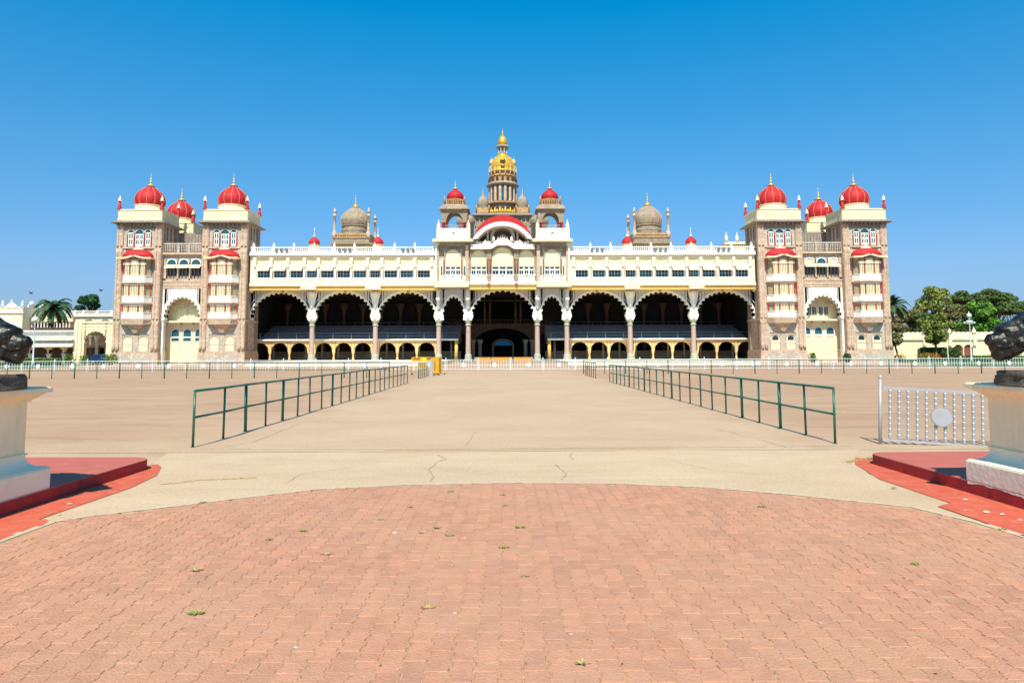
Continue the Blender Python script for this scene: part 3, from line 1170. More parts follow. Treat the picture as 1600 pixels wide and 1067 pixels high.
    sub(u, 'eave_soffit', 'grey_stone')
    p = MB()
    z0, z1 = T_PAR0, T_PAR1
    pw = 3.55
    for (a, b2, c, d) in ((-pw, pw, -.02, .2), (-pw, pw, TD - .2, TD + .02), (-pw, -pw + .2, .2, TD - .2), (pw - .2, pw, .2, TD - .2)):
        p.box(a, b2, c, d, z0, z1)
    p.box(-pw + .2, pw - .2, .2, TD - .2, z0, z0 + .3)
    p.box(-pw - .1, pw + .1, -.12, TD + .12, z1 - .2, z1)
    p.box(-pw - .06, pw + .06, -.08, TD + .08, z0, z0 + .25)
    for k in range(28):
        xx = -pw + .15 + k * (2 * pw - .3) / 27
        p.box(xx - .045, xx + .045, -.055, -.02, z0 + .25, z1 - .2)
    for k in range(20):
        yy = .2 + k * (TD - .4) / 19
        p.box(pw, pw + .035, yy - .045, yy + .045, z0 + .25, z1 - .2)
        p.box(-pw - .035, -pw, yy - .045, yy + .045, z0 + .25, z1 - .2)
    sub(p, 'parapet', 'cream')
    cy = TD / 2
    dz0, dz1 = T_PAR1 + .0, zt(286.8) + .35
    rr = 2.36
    d = MB()
    d.lathe([(2.5, -1.2), (2.5, .15), (2.2, .25), (2.2, .95), (2.32, 1.05), (2.2, 1.1)], 0, cy, 32, z=dz0 - .0)
    sub(d, 'dome_drum', 'cream')
    dm = MB()
    prof = bulb(rr, dz1 - dz0 - 1.05, 14, .88)
    dm.lathe(prof, 0, cy, 48, z=dz0 + 1.05, rib=0.02, ribs=12)
    sub(dm, 'dome', 'red')
    rb = MB()
    for k in range(12):
        a = 2 * PI * (k + .5) / 12
        pts = [((r + .03) * math.cos(a), cy + (r + .03) * math.sin(a), dz0 + 1.05 + h) for r, h in prof]
        rb.path(pts, .036, 4)
    sub(rb, 'dome_rib', 'rib_pink')
    fn = MB()
    fn.lathe([(.62, 0), (.75, .08), (.5, .22), (.3, .3)], 0, cy, 16, z=dz1 - .12)
    finial(fn, 0, cy, dz1 + .05, 2.1, .32)
    sub(fn, 'finial', 'finial_gold')
    for sx in (-1, 1):
        for yy in (.12, TD - .12):
            t = MB()
            t.lathe([(.42, 0), (.34, .12), (.24, .35), (.30, .5), (.2, .62), (.17, 1.35)], sx * (pw - .12), yy, 10, z=T_PAR1)
            sub(t, 'turret', 'red_paint')
            t = MB()
            t.lathe([(.17, 0), (.34, .03), (.34, .12), (.2, .16), (.2, .22), (.27, .32), (.22, .5), (.1, .62), (.06, .85), (.02, .95)], sx * (pw - .12), yy, 10, z=T_PAR1 + 1.35)
            sub(t, 'turret_cap', 'pale_cream')
    # ---- the stack of three canted balconies
    BW, BD = 2.45, 1.05
    levels = [(zt(404), zt(431), zt(441.5)), (zt(444), zt(463), zt(473)), (zt(476), zt(488), zt(498))]
    slabz = [zt(442), zt(474), zt(499)]
    for i, (ztp, zpar, zfl) in enumerate(levels):
        # parapet and floor
        f = MB()
        f.slab(canted(BW + .12, BD + .12), zfl - .12, zfl + .10)
        sub(f, 'balcony_floor', 'pink_stone')
        pz = MB()
        o1, o2 = canted(BW + .02, BD + .05), canted(BW - .02, BD)
        pz.slab(o2, zfl + .10, zpar, o1)
        pz.slab(canted(BW + .08, BD + .1), zpar, zpar + .1)
        for k in range(14):
            xx = -BW + .85 + k * (2 * BW - 1.7) / 13
            pz.box(xx - .04, xx + .04, -BD - .09, -BD - .02, zfl + .15, zpar)
        sub(pz, 'balcony_parapet', 'white')
        # recessed louvred screen
        s_ = MB()
        s_.slab(canted(BW - .22, BD - .22), zpar + .1, ztp - .02)
        sub(s_, 'louvre_screen', 'louvre')
        lo_ = MB()
        hgt = ztp - zpar
        nl = 13
        for k in range(nl):
            xx = -BW + .95 + k * (2 * BW - 1.9) / (nl - 1)
            lo_.box(xx - .055, xx + .055, -BD + .14, -BD + .23, zpar + .1, ztp - (.55 if i == 0 else .12))
        sub(lo_, 'louvre_slats', 'pale_cream')
        for xx, yy in ((-BW + .12, -.25), (-BW + .80, -BD + .06), (-.78, -BD + .06), (.78, -BD + .06), (BW - .80, -BD + .06), (BW - .12, -.25)):
            c = MB()
            c.lathe([(.085, 0), (.06, .15), (.06, hgt - .5), (.1, hgt - .3), (.08, hgt - .1)], xx, yy, 6, z=zpar + .1)
            sub(c, 'red_colonnette', 'red_paint')
        if i > 0:
            c = MB()
            c.slab(canted(BW - .05, BD - .03), ztp - .14, ztp + .12)
            sub(c, 'balcony_lintel', 'pale_stone')
        else:
            for cx, hw in ((-1.3, .42), (0, .62), (1.3, .42)):
                a = MB()
                a.band(semi(cx, ztp - 1.05, hw, hw * .95, 12), semi(cx, ztp - 1.05, hw + .13, hw + .12, 12), -BD - .02, -BD + .2)
                sub(a, 'balcony_arch', 'pale_stone')
                a = MB()
                a.prism(arch_fill(cx, ztp - 1.06, ztp - 1.05, hw - .01, hw * .94), -BD + .05, -BD + .16)
                sub(a, 'arch_panel', 'blind')
            a = MB()
            a.slab(canted(BW - .08, BD - .06), ztp - .42, ztp + .2)
            sub(a, 'balcony_lintel', 'pale_stone')
    # curved hood over the balconies
    hz = zt(404)
    h = MB()
    # bangla cornice: curved front edge
    N = 20
    low, top = [], []
    for k in range(N + 1):
        x = -2.75 + 5.5 * k / N
        c = math.cos(x / 2.75 * PI / 2)
        z = hz - .12 + .38 * math.exp(-(x / .95) ** 2)
        low.append((x, z))
        top.append((x, z + .24))
    h.band(low, top, -BD - .48, .0)
    sub(h, 'hood_cornice', 'cream')
    h = MB()
    h.slab(canted(2.62, BD + .2, .7), hz - .05, hz + .10)
    sub(h, 'hood_base', 'grey_stone')
    hd = MB()
    prof = [(1.0, 0), (1.02, .12), (.98, .3), (.88, .52), (.7, .72), (.45, .86), (.2, .93), (.01, .95)]
    hd.lathe([(r, q * 1.38) for r, q in prof], 0, -.1, 32, sx=2.40, sy=1.42, z=hz + .26)
    for i, v in enumerate(hd.v):
        pass
    sub(hd, 'red_hood', 'red')
    fn = MB()
    fn.lathe([(.9, 0), (.75, .12), (.2, .25), (.14, .5), (.02, .62)], 0, -.1, 12, sx=1.1, sy=.4, z=hz + 1.52)
    sub(fn, 'hood_crest', 'pale_cream')
    # corbel below
    cb = MB()
    cb.slab(canted(BW - .05, BD - .0), zt(506), zfl - .12, canted(BW + .1, BD + .1))
    cb.slab(canted(.95, .55, .3), zt(512), zt(506), canted(1.5, .85, .5))
    cb.slab(canted(.4, .2, .15), zt(519), zt(512), canted(.9, .5, .3))
    sub(cb, 'balcony_corbel', 'pink_stone')
    # lower blind windows
    z0, z1 = zt(548.5), zt(523)
    wl = MB()
    wl.box(-HT + 1.05, HT - 1.05, .12, .3, z1 + .25, z500 - .2)
    wl.box(-.36, .36, .10, .3, z0, z1 + .2)
    wl.box(-HT + 1.05, -2.12, .12, .3, z0, z1 + .25)
    wl.box(2.12, HT - 1.05, .12, .3, z0, z1 + .25)
    wl.box(-HT + 1.0, HT - 1.0, -.19, .0, .15, z551 - .25)
    sub(wl, 'lower_wall', 'pale_stone')
    for cx in (-1.25, 1.25):
        a = MB()
        a.prism(arch_fill(cx, z0, z1 - .72, .72, .66), .16, .24)
        sub(a, 'blind_window', 'blind')
        a = MB()
        a.band(semi(cx, z1 - .72, .72, .68, 12, drop=z1 - .72 - z0), semi(cx, z1 - .72, .9, .88, 12, drop=z1 - .72 - z0), .03, .2)
        a.box(cx - .72, cx + .72, .10, .16, (z0 + z1) / 2 - .2, (z0 + z1) / 2 - .12)
        sub(a, 'window_surround', 'pink_stone')
    return tower


tower = make_tower()
TX = [-572.5, -437.5, 436.8, 571.0]
towers = []
for i, o_ in enumerate(TX):
    t = tower if i == 0 else copy_tree(tower, palace)
    t.location = (X(o_, YF), YF - YA, 0)
    wpos[t] = Vector((X(o_, YF), YF, 0))
    towers.append(t)
# the domed towers behind the outer ones
for sx in (-1, 1):
    t = copy_tree(tower, palace, skip=('balcony_floor', 'balcony_parapet', 'louvre_screen', 'louvre_slats', 'balcony_lintel', 'balcony_arch', 'arch_panel', 'hood_cornice',
                                       'hood_base', 'red_hood', 'hood_crest', 'balcony_corbel', 'red_colonnette', 'blind_window', 'window_surround', 'lower_wall'))
    t.name = 'rear_tower'
    t.location = (-57.9 if sx < 0 else 56.5, YF - YA + 8.0, -0.6)
# glazing of the right hand towers' lower windows has dark lunettes
for t in towers[2:]:
    for cx in (-1.25, 1.25):
        a = MB()
        z1 = zt(523)
        a.prism(arch_fill(cx, z1 - .95, z1 - .72, .5, .48), .10, .158)
        a.build('lunette_pane', 'glass', t)

# ---- the bays linking each pair of corner towers
def linking_bay(sx):
    xc = X(sx * 504.8, YF)
    YB = YF + .9
    hw = (X(568.5, YF) - X(434.2, YF)) / 2 - HT + .3
    zb = lambda py: Z(py, YB)
    ztop, zled = zb(394), zb(396.5)
    b = MB()
    a0, a1 = xc - hw, xc + hw
    zs, rx, rz = zb(496), 2.95, zb(462) - zb(496)
    cur = cusp(xc, zs, rx, rz, 13, .10, 6, drop=.5, tuck=-.05)
    zarch = zb(448)
    b.spandrel([(a0, zs - .5)] + cur + [(a1, zs - .5)], a0, a1, zarch, YB, YB + .8)
    b.box(a0, xc - rx, YB + .01, YB + .8, 0, zs - .5)
    b.box(xc + rx, a1, YB + .01, YB + .8, 0, zs - .5)
    b.box(a0, a1, YB + .02, TD + YB, ztop - .2, ztop)
    b.box(a0, a1, YB + .8, YB + .95, zarch, ztop - .2)
    bay = part(b, 'linking_bay', 'white')
    a = MB()
    cin = cusp(xc, zs, rx - .02, rz - .02, 13, .10, 6, drop=.4, tuck=-.05)
    cout = [(xc + (rx + .42) * (x - xc) / max(1e-6, math.hypot(x - xc, z - zs)), zs + (rz + .38) * (z - zs) / max(1e-6, math.hypot(x - xc, z - zs))) if z >= zs else (x + (.40 if x > xc else -.40), z) for x, z in cin]
    a.band(cin, cout, YB - .12, YB + .82)
    part(a, 'arch_trim', 'white', bay)
    # bands above the arch
    m = MB()
    m.box(a0, a1, YB - .10, YB + .3, zb(440), zb(437))
    m.box(a0, a1, YB - .04, YB + .3, zb(446), zb(440))
    part(m, 'string_band', 'pink_stone', bay)
    m = MB()
    m.box(a0, a1, YB - .05, YB + .3, zb(450), zb(446.5))
    part(m, 'frieze', 'pink_stone', bay)
    # window storey
    zw0, zw1 = zb(434.5), zb(417.5)
    m = MB()
    for x0, x1 in ((a0, xc - 2.85), (xc - 1.08, xc - .86), (xc + .86, xc + 1.08), (xc + 2.85, a1)):
        m.box(x0, x1, YB, YB + .7, zb(437), zb(412))
    m.box(a0, a1, YB, YB + .7, zb(437.5), zw0)
    part(m, 'window_piers', 'pink_stone', bay)
    for k, cx in enumerate((xc - 1.97, xc, xc + 1.97)):
        hwid = .86
        f = MB()
        for xx in (cx - hwid + .06, cx - .30, cx + .30, cx + hwid - .06):
            f.box(xx - .06, xx + .06, YB + .25, YB + .35, zw0, zw1)
        f.box(cx - hwid, cx + hwid, YB + .25, YB + .36, zw0, zw0 + .55)
        fr = part(f, 'window', 'dome_stone', bay)
        g = MB()
        g.box(cx - hwid, cx + hwid, YB + .42, YB + .5, zw0, zw1 + .8)
        part(g, 'pane', 'glass', bay)
        aw = MB()
        y0 = YB - .75
        aw.add([(cx - .92, YB + .0, zb(412.5)), (cx + .92, YB + .0, zb(412.5)), (cx + .92, y0, zb(417.8)), (cx - .92, y0, zb(417.8)),
                (cx - .92, YB + .0, zb(412.5) - .1), (cx + .92, YB + .0, zb(412.5) - .1), (cx + .92, y0, zb(417.8) - .1), (cx - .92, y0, zb(417.8) - .1)],
               [(0, 3, 2, 1), (4, 5, 6, 7), (3, 7, 6, 2), (0, 4, 7, 3), (1, 2, 6, 5), (0, 1, 5, 4)])
        part(aw, 'awning', 'blind', bay)
        ar = MB()
        ar.band(semi(cx, zb(411.5), .72, .72, 12), semi(cx, zb(411.5), .86, .88, 12), YB - .06, YB + .3)
        part(ar, 'window_arch', 'white', bay)
        ln = MB()
        ln.prism(arch_fill(cx, zb(411.5) - .02, zb(411.5), .72, .72), YB + .1, YB + .18)
        dark = (sx < 0) or k == 1
        part(ln, 'lunette', 'teal_glass' if dark else 'blind', bay)
    m = MB()
    for cx in (xc - 1.97, xc, xc + 1.97):
        m.spandrel(semi(cx, zb(411.5), .85, .87, 12), cx - .985, cx + .985, zb(398), YB + .02, YB + .3)
    m.box(a0, xc - 2.95, YB + .02, YB + .3, zb(411.6), zb(398))
    m.box(xc + 2.95, a1, YB + .02, YB + .3, zb(411.6), zb(398))
    m.box(a0, a1, YB + .03, YB + .32, zb(413), zb(411.6)) if False else None
    part(m, 'upper_wall', 'pale_stone', bay)
    m = MB()
    m.box(a0, a1, YB - .45, YB + .3, zb(397.5), zb(394))
    part(m, 'cornice', 'pink_stone', bay)
    # balustrade with square piers
    m = MB()
    zb0, zb1 = zb(394), zb(379.5)
    for k in range(26):
        xx = a0 + .15 + k * (a1 - a0 - .3) / 25
        m.lathe([(.05, 0), (.10, .35), (.05, .6), (.07, zb1 - zb0 - .2)], xx, YB - .15, 5, z=zb0)
    m.box(a0, a1, YB - .27, YB - .03, zb1 - .22, zb1)
    for xx in (a0 + .3, xc - .9, xc + .9, a1 - .3):
        m.box(xx - .13, xx + .13, YB - .30, YB, zb0, zb1 + .05)
    part(m, 'balustrade', 'pale_stone', bay)
    # receding wall behind the balustrade (dark stone)
    m = MB()
    m.box(a0 - .2, a1 + .2, YB + TD - .5, YB + TD, zb(394), zb(357))
    for k in range(14):
        xx = a0 + .2 + k * (a1 - a0 - .4) / 13
        m.box(xx - .08, xx + .08, YB + TD - .62, YB + TD - .5, zb(392), zb(358))
    part(m, 'rear_wall', 'grey_stone', bay)
    # recess under the great arch
    YR = YB + 2.2
    zr = lambda py: Z(py, YR)
    m = MB()
    m.box(a0, a1, YR, YR + .3, 0, zb(450))
    part(m, 'recess_wall', 'yellow' if False else 'cream', bay)
    m = MB()
    m.box(a0, a1, YB + .9, YR + .2, zr(503), zr(500.5))
    m.box(a0, a1, YR - .12, YR, zr(506), zr(503))
    for xx in (xc - 1.0, xc + 1.0):
        m.box(xx - .12, xx + .12, YR - .12, YR, 0, zb(462))
    m.box(xc - .08, xc + .08, YR - .1, YR, zr(500), zb(462))
    m.box(xc - 3, xc + 3, YR - .1, YR, zr(478), zr(475.5))
    part(m, 'recess_moulding', 'pale_cream', bay)
    for cx in (xc - 1.95, xc, xc + 1.95):
        f = MB()
        f.band(semi(cx, zr(519), .62, .62, 12, drop=1.5), semi(cx, zr(519), .76, .78, 12, drop=1.5), YR - .16, YR)
        f.box(cx - .62, cx + .62, YR - .12, YR - .02, zr(526.5), zr(524.5))
        wdw = part(f, 'arched_window', 'white', bay)
        g = MB()
        g.prism(arch_fill(cx, zr(531) if sx < 0 else zr(523), zr(519), .62, .6), YR - .06, YR - .005)
        part(g, 'pane', 'teal_glass', bay)
        d_ = MB()
        d_.box(cx - .7, cx + .7, YR - .08, YR - .003, .2, zr(534))
        part(d_, 'door_panel', 'blind', bay)
    for cx in (xc - 1.0, xc + 1.0):
        g = MB()
        if sx > 0:
            for dx in (-.42, .42):
                g.box(cx - .28 + dx, cx + .28 + dx, YR - .14, YR - .05, zr(493), zr(481))
            part(g, 'shutter_pane', 'glass', bay)
            g = MB()
            for dx in (-.42, .42):
                g.box(cx - .34 + dx, cx + .34 + dx, YR - .16, YR - .12, zr(481), zr(480))
                g.box(cx - .03 + dx, cx + .03 + dx, YR - .17, YR - .14, zr(493), zr(481))
            part(g, 'shutter_frame', 'pale_cream', bay)
        else:
            g.box(cx - .82, cx + .82, YR - .14, YR - .05, zr(499), zr(480))
            part(g, 'blind_panel', 'blind', bay)
    return bay


linking_bay(-1)
linking_bay(1)

# ---- arcade: columns, scalloped arches
COLS = [-397.5, -298, -199, -100, -53.8, 53.8, 100, 199, 298, 397.5]
CX_ = [X(c) for c in COLS]
z_cap0, z_cap1, z_spr = Z(500.5), Z(478), Z(496)
ZB0 = Z(563)


def column_mesh(h_base, h_top):
    pr = [(.62, 0), (.62, .35), (.50, .45), (.56, .6), (.42, .9)]
    return MB().lathe([(.66, 0), (.66, .3), (.55, .42), (.6, .6), (.46, 1.05)], 0, 0, 16)


def big_column(x, y, z0, z1, wide=1.0):
    """shaft with raised rings, green base and capital"""
    base = MB().lathe([(.64, 0), (.64, .3), (.54, .45), (.60, .65), (.44, 1.1)], 0, 0, 16)
    base.box(-.66, .66, -.66, .66, -.1, .12)
    c = MB()
    h = z1 - z0
    prof = []
    n = 26
    for k in range(n):
        a, b = 1.1 + (h - 2.0) * k / n, 1.1 + (h - 2.0) * (k + .5) / n
        q = .42 - .06 * k / n
        prof += [(q, a), (q + .035, a + .08), (q + .035, b - .06), (q, b)]
    c.lathe(prof, 0, 0, 14, smooth=False)
    o = reuse(c.mesh('column', 'column_stone'), 'column', palace, (x, y, z0))
    b_ = reuse(base.mesh('column_base', 'green_stone'), 'column_base', o, (x, y, z0))
    cap = MB().lathe([(.36, h - .95), (.50, h - .88), (.50, h - .75), (.38, h - .68), (.40, h - .45), (.56, h - .28), (.6, h - .1), (.66, h)], 0, 0, 16)
    reuse(cap.mesh('column_capital', 'green_stone'), 'column_capital', o, (x, y, z0))
    return o


zc1 = Z(500)
first = None
for i, x in enumerate(CX_):
    if i in (0, 9):
        continue
    if first is None:
        first = big_column(x, YA + .3, ZB0, zc1)
        k0 = (x, YA + .3, ZB0)
    else:
        c = copy_tree(first, palace)
        c.location = (x, .3, ZB0)
for i in (0, 9):
    b = MB()
    sx = -1 if i == 0 else 1
    xi = CX_[i]
    b.box(min(xi - sx * .3, xi + sx * .7), max(xi - sx * .3, xi + sx * .7), YA - .2, YA + .8, 0, Z(452))
    part(b, 'end_pier', 'grey_stone')
    b = MB()
    b.tube((xi - sx * .55, YA - .1, Z(455)), (xi + sx * .0, YA - 1.3, Z(445)), .35, 8, .55)
    b.tube((xi - sx * .1, YA - .9, Z(475)), (xi - sx * .1, YA - 1.4, Z(450)), .2, 8, .4)
    part(b, 'end_bracket', 'white')

z_top = Z(451.5)
for i in range(9):
    xl, xr = CX_[i], CX_[i + 1]
    cx = (xl + xr) / 2
    big = (xr - xl) > 7
    rx = (xr - xl) / 2 - (.50 if big else .66)
    if i in (0, 8):
        pass
    zap = Z(455.5) if big else Z(462.5)
    if i == 4:
        zap = Z(453.3)
    rz = zap - z_spr
    n = 17 if big else 9
    b = MB()
    cur = cusp(cx, z_spr, rx * 1.03, rz * 1.0, n, .075 if big else .11, 6, drop=.35, tuck=.22)
    zf = z_spr - .35
    xl2, xr2 = xl + (.02), xr - .02
    b.spandrel([(xl2, zf)] + cur + [(xr2, zf)], xl2, xr2, z_top, YA, YA + .7)
    arch = part(b, 'arch', 'spandrel')
    a = MB()
    cin = cusp(cx, z_spr, rx * 1.03 - .01, rz - .01, n, .075 if big else .11, 6, drop=.42, tuck=.22)
    cout = []
    for x, z in cin:
        if z >= z_spr:
            u, w = (x - cx) / (rx * 1.03), (z - z_spr) / rz
            l = math.hypot(u, w) or 1
            cout.append((cx + (rx + .28) * u / l, z_spr + (rz + .26) * w / l))
        else:
            cout.append((x + (.30 if x > cx else -.30), z))
    a.band(cin, cout, YA - .10, YA + .72)
    part(a, 'arch_trim', 'white', arch)
    a = MB()
    l0 = semi(cx, z_spr, rx + .66, rz + .52, 24)
    l1 = semi(cx, z_spr, rx + .74, rz + .60, 24)
    l0 = [(min(max(x, xl + .1), xr - .1), min(z, z_top - .12)) for x, z in l0]
    l1 = [(min(max(x, xl + .05), xr - .05), min(z, z_top - .04)) for x, z in l1]
    a.band(l0, l1, YA - .06, YA + .02)
    part(a, 'arch_moulding', 'spandrel', arch)
# white carved heads over the columns, with brackets carrying the storey above
for i, x in enumerate(CX_[1:-1]):
    b = MB()
    b.box(x - .55, x + .55, YA - .16, YA + .75, z_spr - .45, Z(480))
    b.prism([(x - .5, z_spr - .42), (x + .5, z_spr - .42), (x + .72, z_spr - .1), (x + .84, z_spr + .3), (x + .66, z_spr + .7), (x + .6, z_spr + 1.3), (x + .35, z_spr + 1.9), (x - .35, z_spr + 1.9), (x - .6, z_spr + 1.3), (x - .66, z_spr + .7), (x - .84, z_spr + .3), (x - .72, z_spr - .1)], YA - .12, YA + .73)
    b.lathe([(.2, 0), (.30, .3), (.22, .7), (.30, 1.1), (.22, 1.5)], x, YA - .14, 8, z=z_spr - .35)
    hd = part(b, 'column_head', 'white')
    p = MB()
    p.box(x - .25, x + .25, YA - .24, YA - .1, z_spr + .1, z_spr + 1.2)
    part(p, 'carved_panel', 'pale_stone', hd)
    wing = i not in (2, 3, 4, 5)
    br = MB()
    if wing:
        br.lathe([(.12, 0), (.22, .5), (.26, 1.4), (.45, 2.0), (.50, 2.25), (.85, 2.75)], x, YA - .35, 10, z=Z(482))
        br.prism([(x - .35, Z(478)), (x + .35, Z(478)), (x + .95, Z(453.5)), (x - .95, Z(453.5))], YA - .35, YA)
        br.box(x - 1.2, x + 1.2, YW - .35, YA, Z(453.5), Z(450.5))
        bb = MB()
        bb.box(x - 1.3, x + 1.3, YW - .45, YW + .3, Z(450.5), Z(443.5))
        bb.box(x - 1.38, x + 1.38, YW - .52, YW + .3, Z(453.8), Z(452.6))
        part(bb, 'bracket_box', 'pale_cream')
    else:
        br.box(x - .32, x + .32, YA - .9, YA, Z(466), Z(450))
        br.lathe([(.15, 0), (.3, .6), (.3, 1.6), (.42, 2.0)], x, YA - .5, 10, z=Z(484))
        br.lathe([(.3, 0), (.42, .3), (.3, .8), (.34, 2.2)], x, YA - 1.2, 8, z=Z(471))
    part(br, 'bracket', 'white')

# ---- upper storey of the two wings
WIN = [375.5, 349.8, 323.6, 299.8, 275.6, 250.0, 224.5, 200.5, 176, 150.7, 124]
zw = lambda py: Z(py, YW)


def awning_mesh(hw):
    aw = MB()
    a, b = 0, 0
    zt_, zb_ = zw(413.5) - zw(422.5), 0
    y1, y0 = .02, -.62
    aw.add([(-hw, y1, zt_), (hw, y1, zt_), (hw, y0, 0), (-hw, y0, 0), (-hw, y1, zt_ - .1), (hw, y1, zt_ - .1), (hw, y0, -.07), (-hw, y0, -.07)],
           [(0, 3, 2, 1), (4, 5, 6, 7), (3, 7, 6, 2), (0, 4, 7, 3), (1, 2, 6, 5), (0, 1, 5, 4)])
    return aw


for sx in (-1, 1):
    xa, xb = sorted((X(sx * 396, YW), X(sx * 101.5, YW)))
    b = MB()
    # block behind the front wall; floor slab and roof
    b.box(xa, xb, YW + .5, YA + 14, Z(449), zw(398))
    body = part(b, 'upper_storey', 'cream')
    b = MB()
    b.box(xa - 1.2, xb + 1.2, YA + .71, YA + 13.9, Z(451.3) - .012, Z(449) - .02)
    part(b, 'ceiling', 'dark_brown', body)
    m = MB()
    zs0, zs1 = zw(434.3), zw(421.5)
    m.box(xa, xb, YW, YW + .5, zw(443), zs0)
    m.box(xa, xb, YW, YW + .5, zw(404), zw(398))
    edges = []
    for o_ in WIN:
        hwid = .84 if o_ in (299.8, 200.5) else 1.03
        edges.append((X(sx * o_, YW) - hwid, X(sx * o_, YW) + hwid))
    edges.sort()
    cur = xa
    for e0, e1 in edges:
        m.box(cur, e0, YW, YW + .5, zs0, zw(404))
        cur = e1
    m.box(cur, xb, YW, YW + .5, zs0, zw(404))
    part(m, 'front_wall', 'pale_cream', body)
    # mouldings: sill band, ledge and yellow soffit
    m = MB()
    m.box(xa, xb, YW - .07, YW, zw(437), zw(435))
    m.box(xa, xb, YW - .12, YW, zw(443), zw(441.3))
    m.box(xa, xb, YW - .28, YW + .3, zw(446.4), zw(443))
    m.box(xa, xb, YW - .05, YW, zw(403), zw(400.6))
    part(m, 'ledge', 'pale_cream', body)
    m = MB()
    m.box(xa, xb, YW + .05, YA, zw(452.5), zw(446.4))
    part(m, 'soffit', 'yellow', body)
    # cornice and balustrade above
    m = MB()
    m.box(xa, xb, YW - .55, YW + .4, zw(399.2), zw(396))
    m.box(xa, xb, YW - .40, YW + .4, zw(396), zw(393))
    m.box(xa, xb, YW - .3, YW + .1, zw(387.6), zw(386.4))
    part(m, 'cornice', 'white', body)
    m = MB()
    nb = 96
    for k in range(nb):
        xx = xa + .2 + k * (xb - xa - .4) / (nb - 1)
        m.box(xx - .075, xx + .075, YW - .2, YW - .02, zw(393), zw(386.5))
        m.prism([(xx - .08, zw(386.5)), (xx + .08, zw(386.5)), (xx, zw(384.6))], YW - .2, YW - .02)
    part(m, 'balustrade', 'white', body)
    for k in range(10):
        xx = xa + .5 + k * (xb - xa - 1.0) / 9
        q = MB()
        q.box(xx - .24, xx + .24, YW - .35, YW + .12, zw(393.5), zw(385.3))
        q.lathe([(.3, 0), (.16, .12), (.22, .3), (.05, .6), (.02, .75)], xx, YW - .12, 8, z=zw(385.3))
        part(q, 'balustrade_post', 'white', body)
    # windows
    shutters = {}
    for j, o_ in enumerate(WIN):
        cx = X(sx * o_, YW)
        small = o_ in (299.8, 200.5)
        hwid = .84 if small else 1.03
        f = MB()
        z0, z1 = zw(434.3), zw(421.0)
        f.box(cx - hwid, cx + hwid, YW + .05, YW + .35, z0, z0 + .12)
        f.box(cx - hwid, cx - hwid + .07, YW + .12, YW + .3, z0, z1)
        f.box(cx + hwid - .07, cx + hwid, YW + .12, YW + .3, z0, z1)
        f.box(cx - .03, cx + .03, YW + .2, YW + .28, z0, z1)
        for q in (-.5, .5):
            f.box(cx + q * hwid - .02, cx + q * hwid + .02, YW + .21, YW + .27, z0, z1)
        f.box(cx - hwid, cx + hwid, YW + .21, YW + .27, (z0 + z1) / 2, (z0 + z1) / 2 + .04)
        w = part(f, 'window', 'disc_white', body)
        g = MB()
        g.box(cx - hwid, cx + hwid, YW + .32, YW + .38, z0, zw(404))
        part(g, 'pane', 'glass' if j < 2 or j % 3 else 'teal_glass', body)
        bl = MB()
        zs_ = zw(411)
        bl.prism(arch_fill(cx, zw(414), zs_, hwid - .06, zw(404.5) - zs_), YW + .10, YW + .18)
        part(bl, 'blind', 'blind', body)
        sp = MB()
        sp.spandrel(semi(cx, zs_, hwid - .07, zw(404.6) - zs_, 12), cx - hwid, cx + hwid, zw(403.8), YW + .03, YW + .2)
        part(sp, 'arch_surround', 'pale_cream', body)
        aw = awning_mesh(hwid - .01)
        reuse(aw.mesh('awning', 'blind'), 'awning', body, (cx, YW, zw(422.5)))
    # pilasters with carved heads between windows
    mids = []
    for (e0, e1), (f0, f1) in zip(edges, edges[1:]):
        mids.append((e1 + f0) / 2)
    for k, xx in enumerate([edges[0][0] - .32] + mids + [edges[-1][1] + .32]):
        q = MB()
        q.box(xx - .16, xx + .16, YW - .14, YW, zw(441), zw(403))
        q.lathe([(.1, 0), (.26, .25), (.2, .7), (.3, 1.5), (.34, 1.7)], xx, YW - .16, 8, z=zw(419))
        part(q, 'pilaster', 'white', body)
        if 0 < k < 11:
            for s_ in (-1, 1):
                q = MB()
                q.box(xx + s_ * .17 - .035, xx + s_ * .17 + .035, YW - .16, YW - .02, zw(433.5), zw(421.5)) if False else q.tube((xx + s_ * .2, YW - .12, zw(434)), (xx + s_ * .2, YW - .12, zw(420)), .05, 6)
                part(q, 'red_stay', 'dull_red_brown', body)
    # small red domes on the roof, floodlights along the cornice
    for o_ in (296.5, 196.3):
        x = X(sx * o_, YW + 3)
        q = MB()
        zd = Z(384, YW + 3)
        q.lathe([(1.05, 0), (1.05, .15), (.86, .25), (.86, 1.15), (.95, 1.2)], x, YW + 3, 16, z=zd - 1.0)
        dd = part(q, 'small_dome', 'cream', body)
        q = MB()
        q.lathe(bulb(.92, 1.38, 10, .93), x, YW + 3, 20, z=zd + .15)
        part(q, 'small_red_dome', 'red', body)
        q = MB()
        q.lathe([(.3, 0), (.12, .15), (.16, .3), (.05, .45), (.03, .7), (.025, 1.6)], x, YW + 3, 8, z=zd + 1.5)
        part(q, 'small_finial', 'pale_cream', body)
    for o_ in (346, 247, 148):
        for d_ in (-8, 0, 8):
            x = X(sx * (o_ + d_), YW)
            q = MB()
            q.tube((x, YW - .75, zw(391)), (x, YW - .45, zw(391) + .05), .27, 10, .22)
            q.tube((x, YW - .5, zw(391)), (x, YW - .5, zw(395)), .05, 5)
            part(q, 'floodlight', 'steel_grey', body)
    for o_ in (347, 248.5, 149):
        x = X(sx * o_, YW)
        q = MB()
        q.lathe([(.05, 0), (.22, .1), (.26, .3), (.1, .5)], x, YW + 1.0, 10, z=zw(452.5) - .5)
        part(q, 'hanging_lamp', 'orange_stone', body)

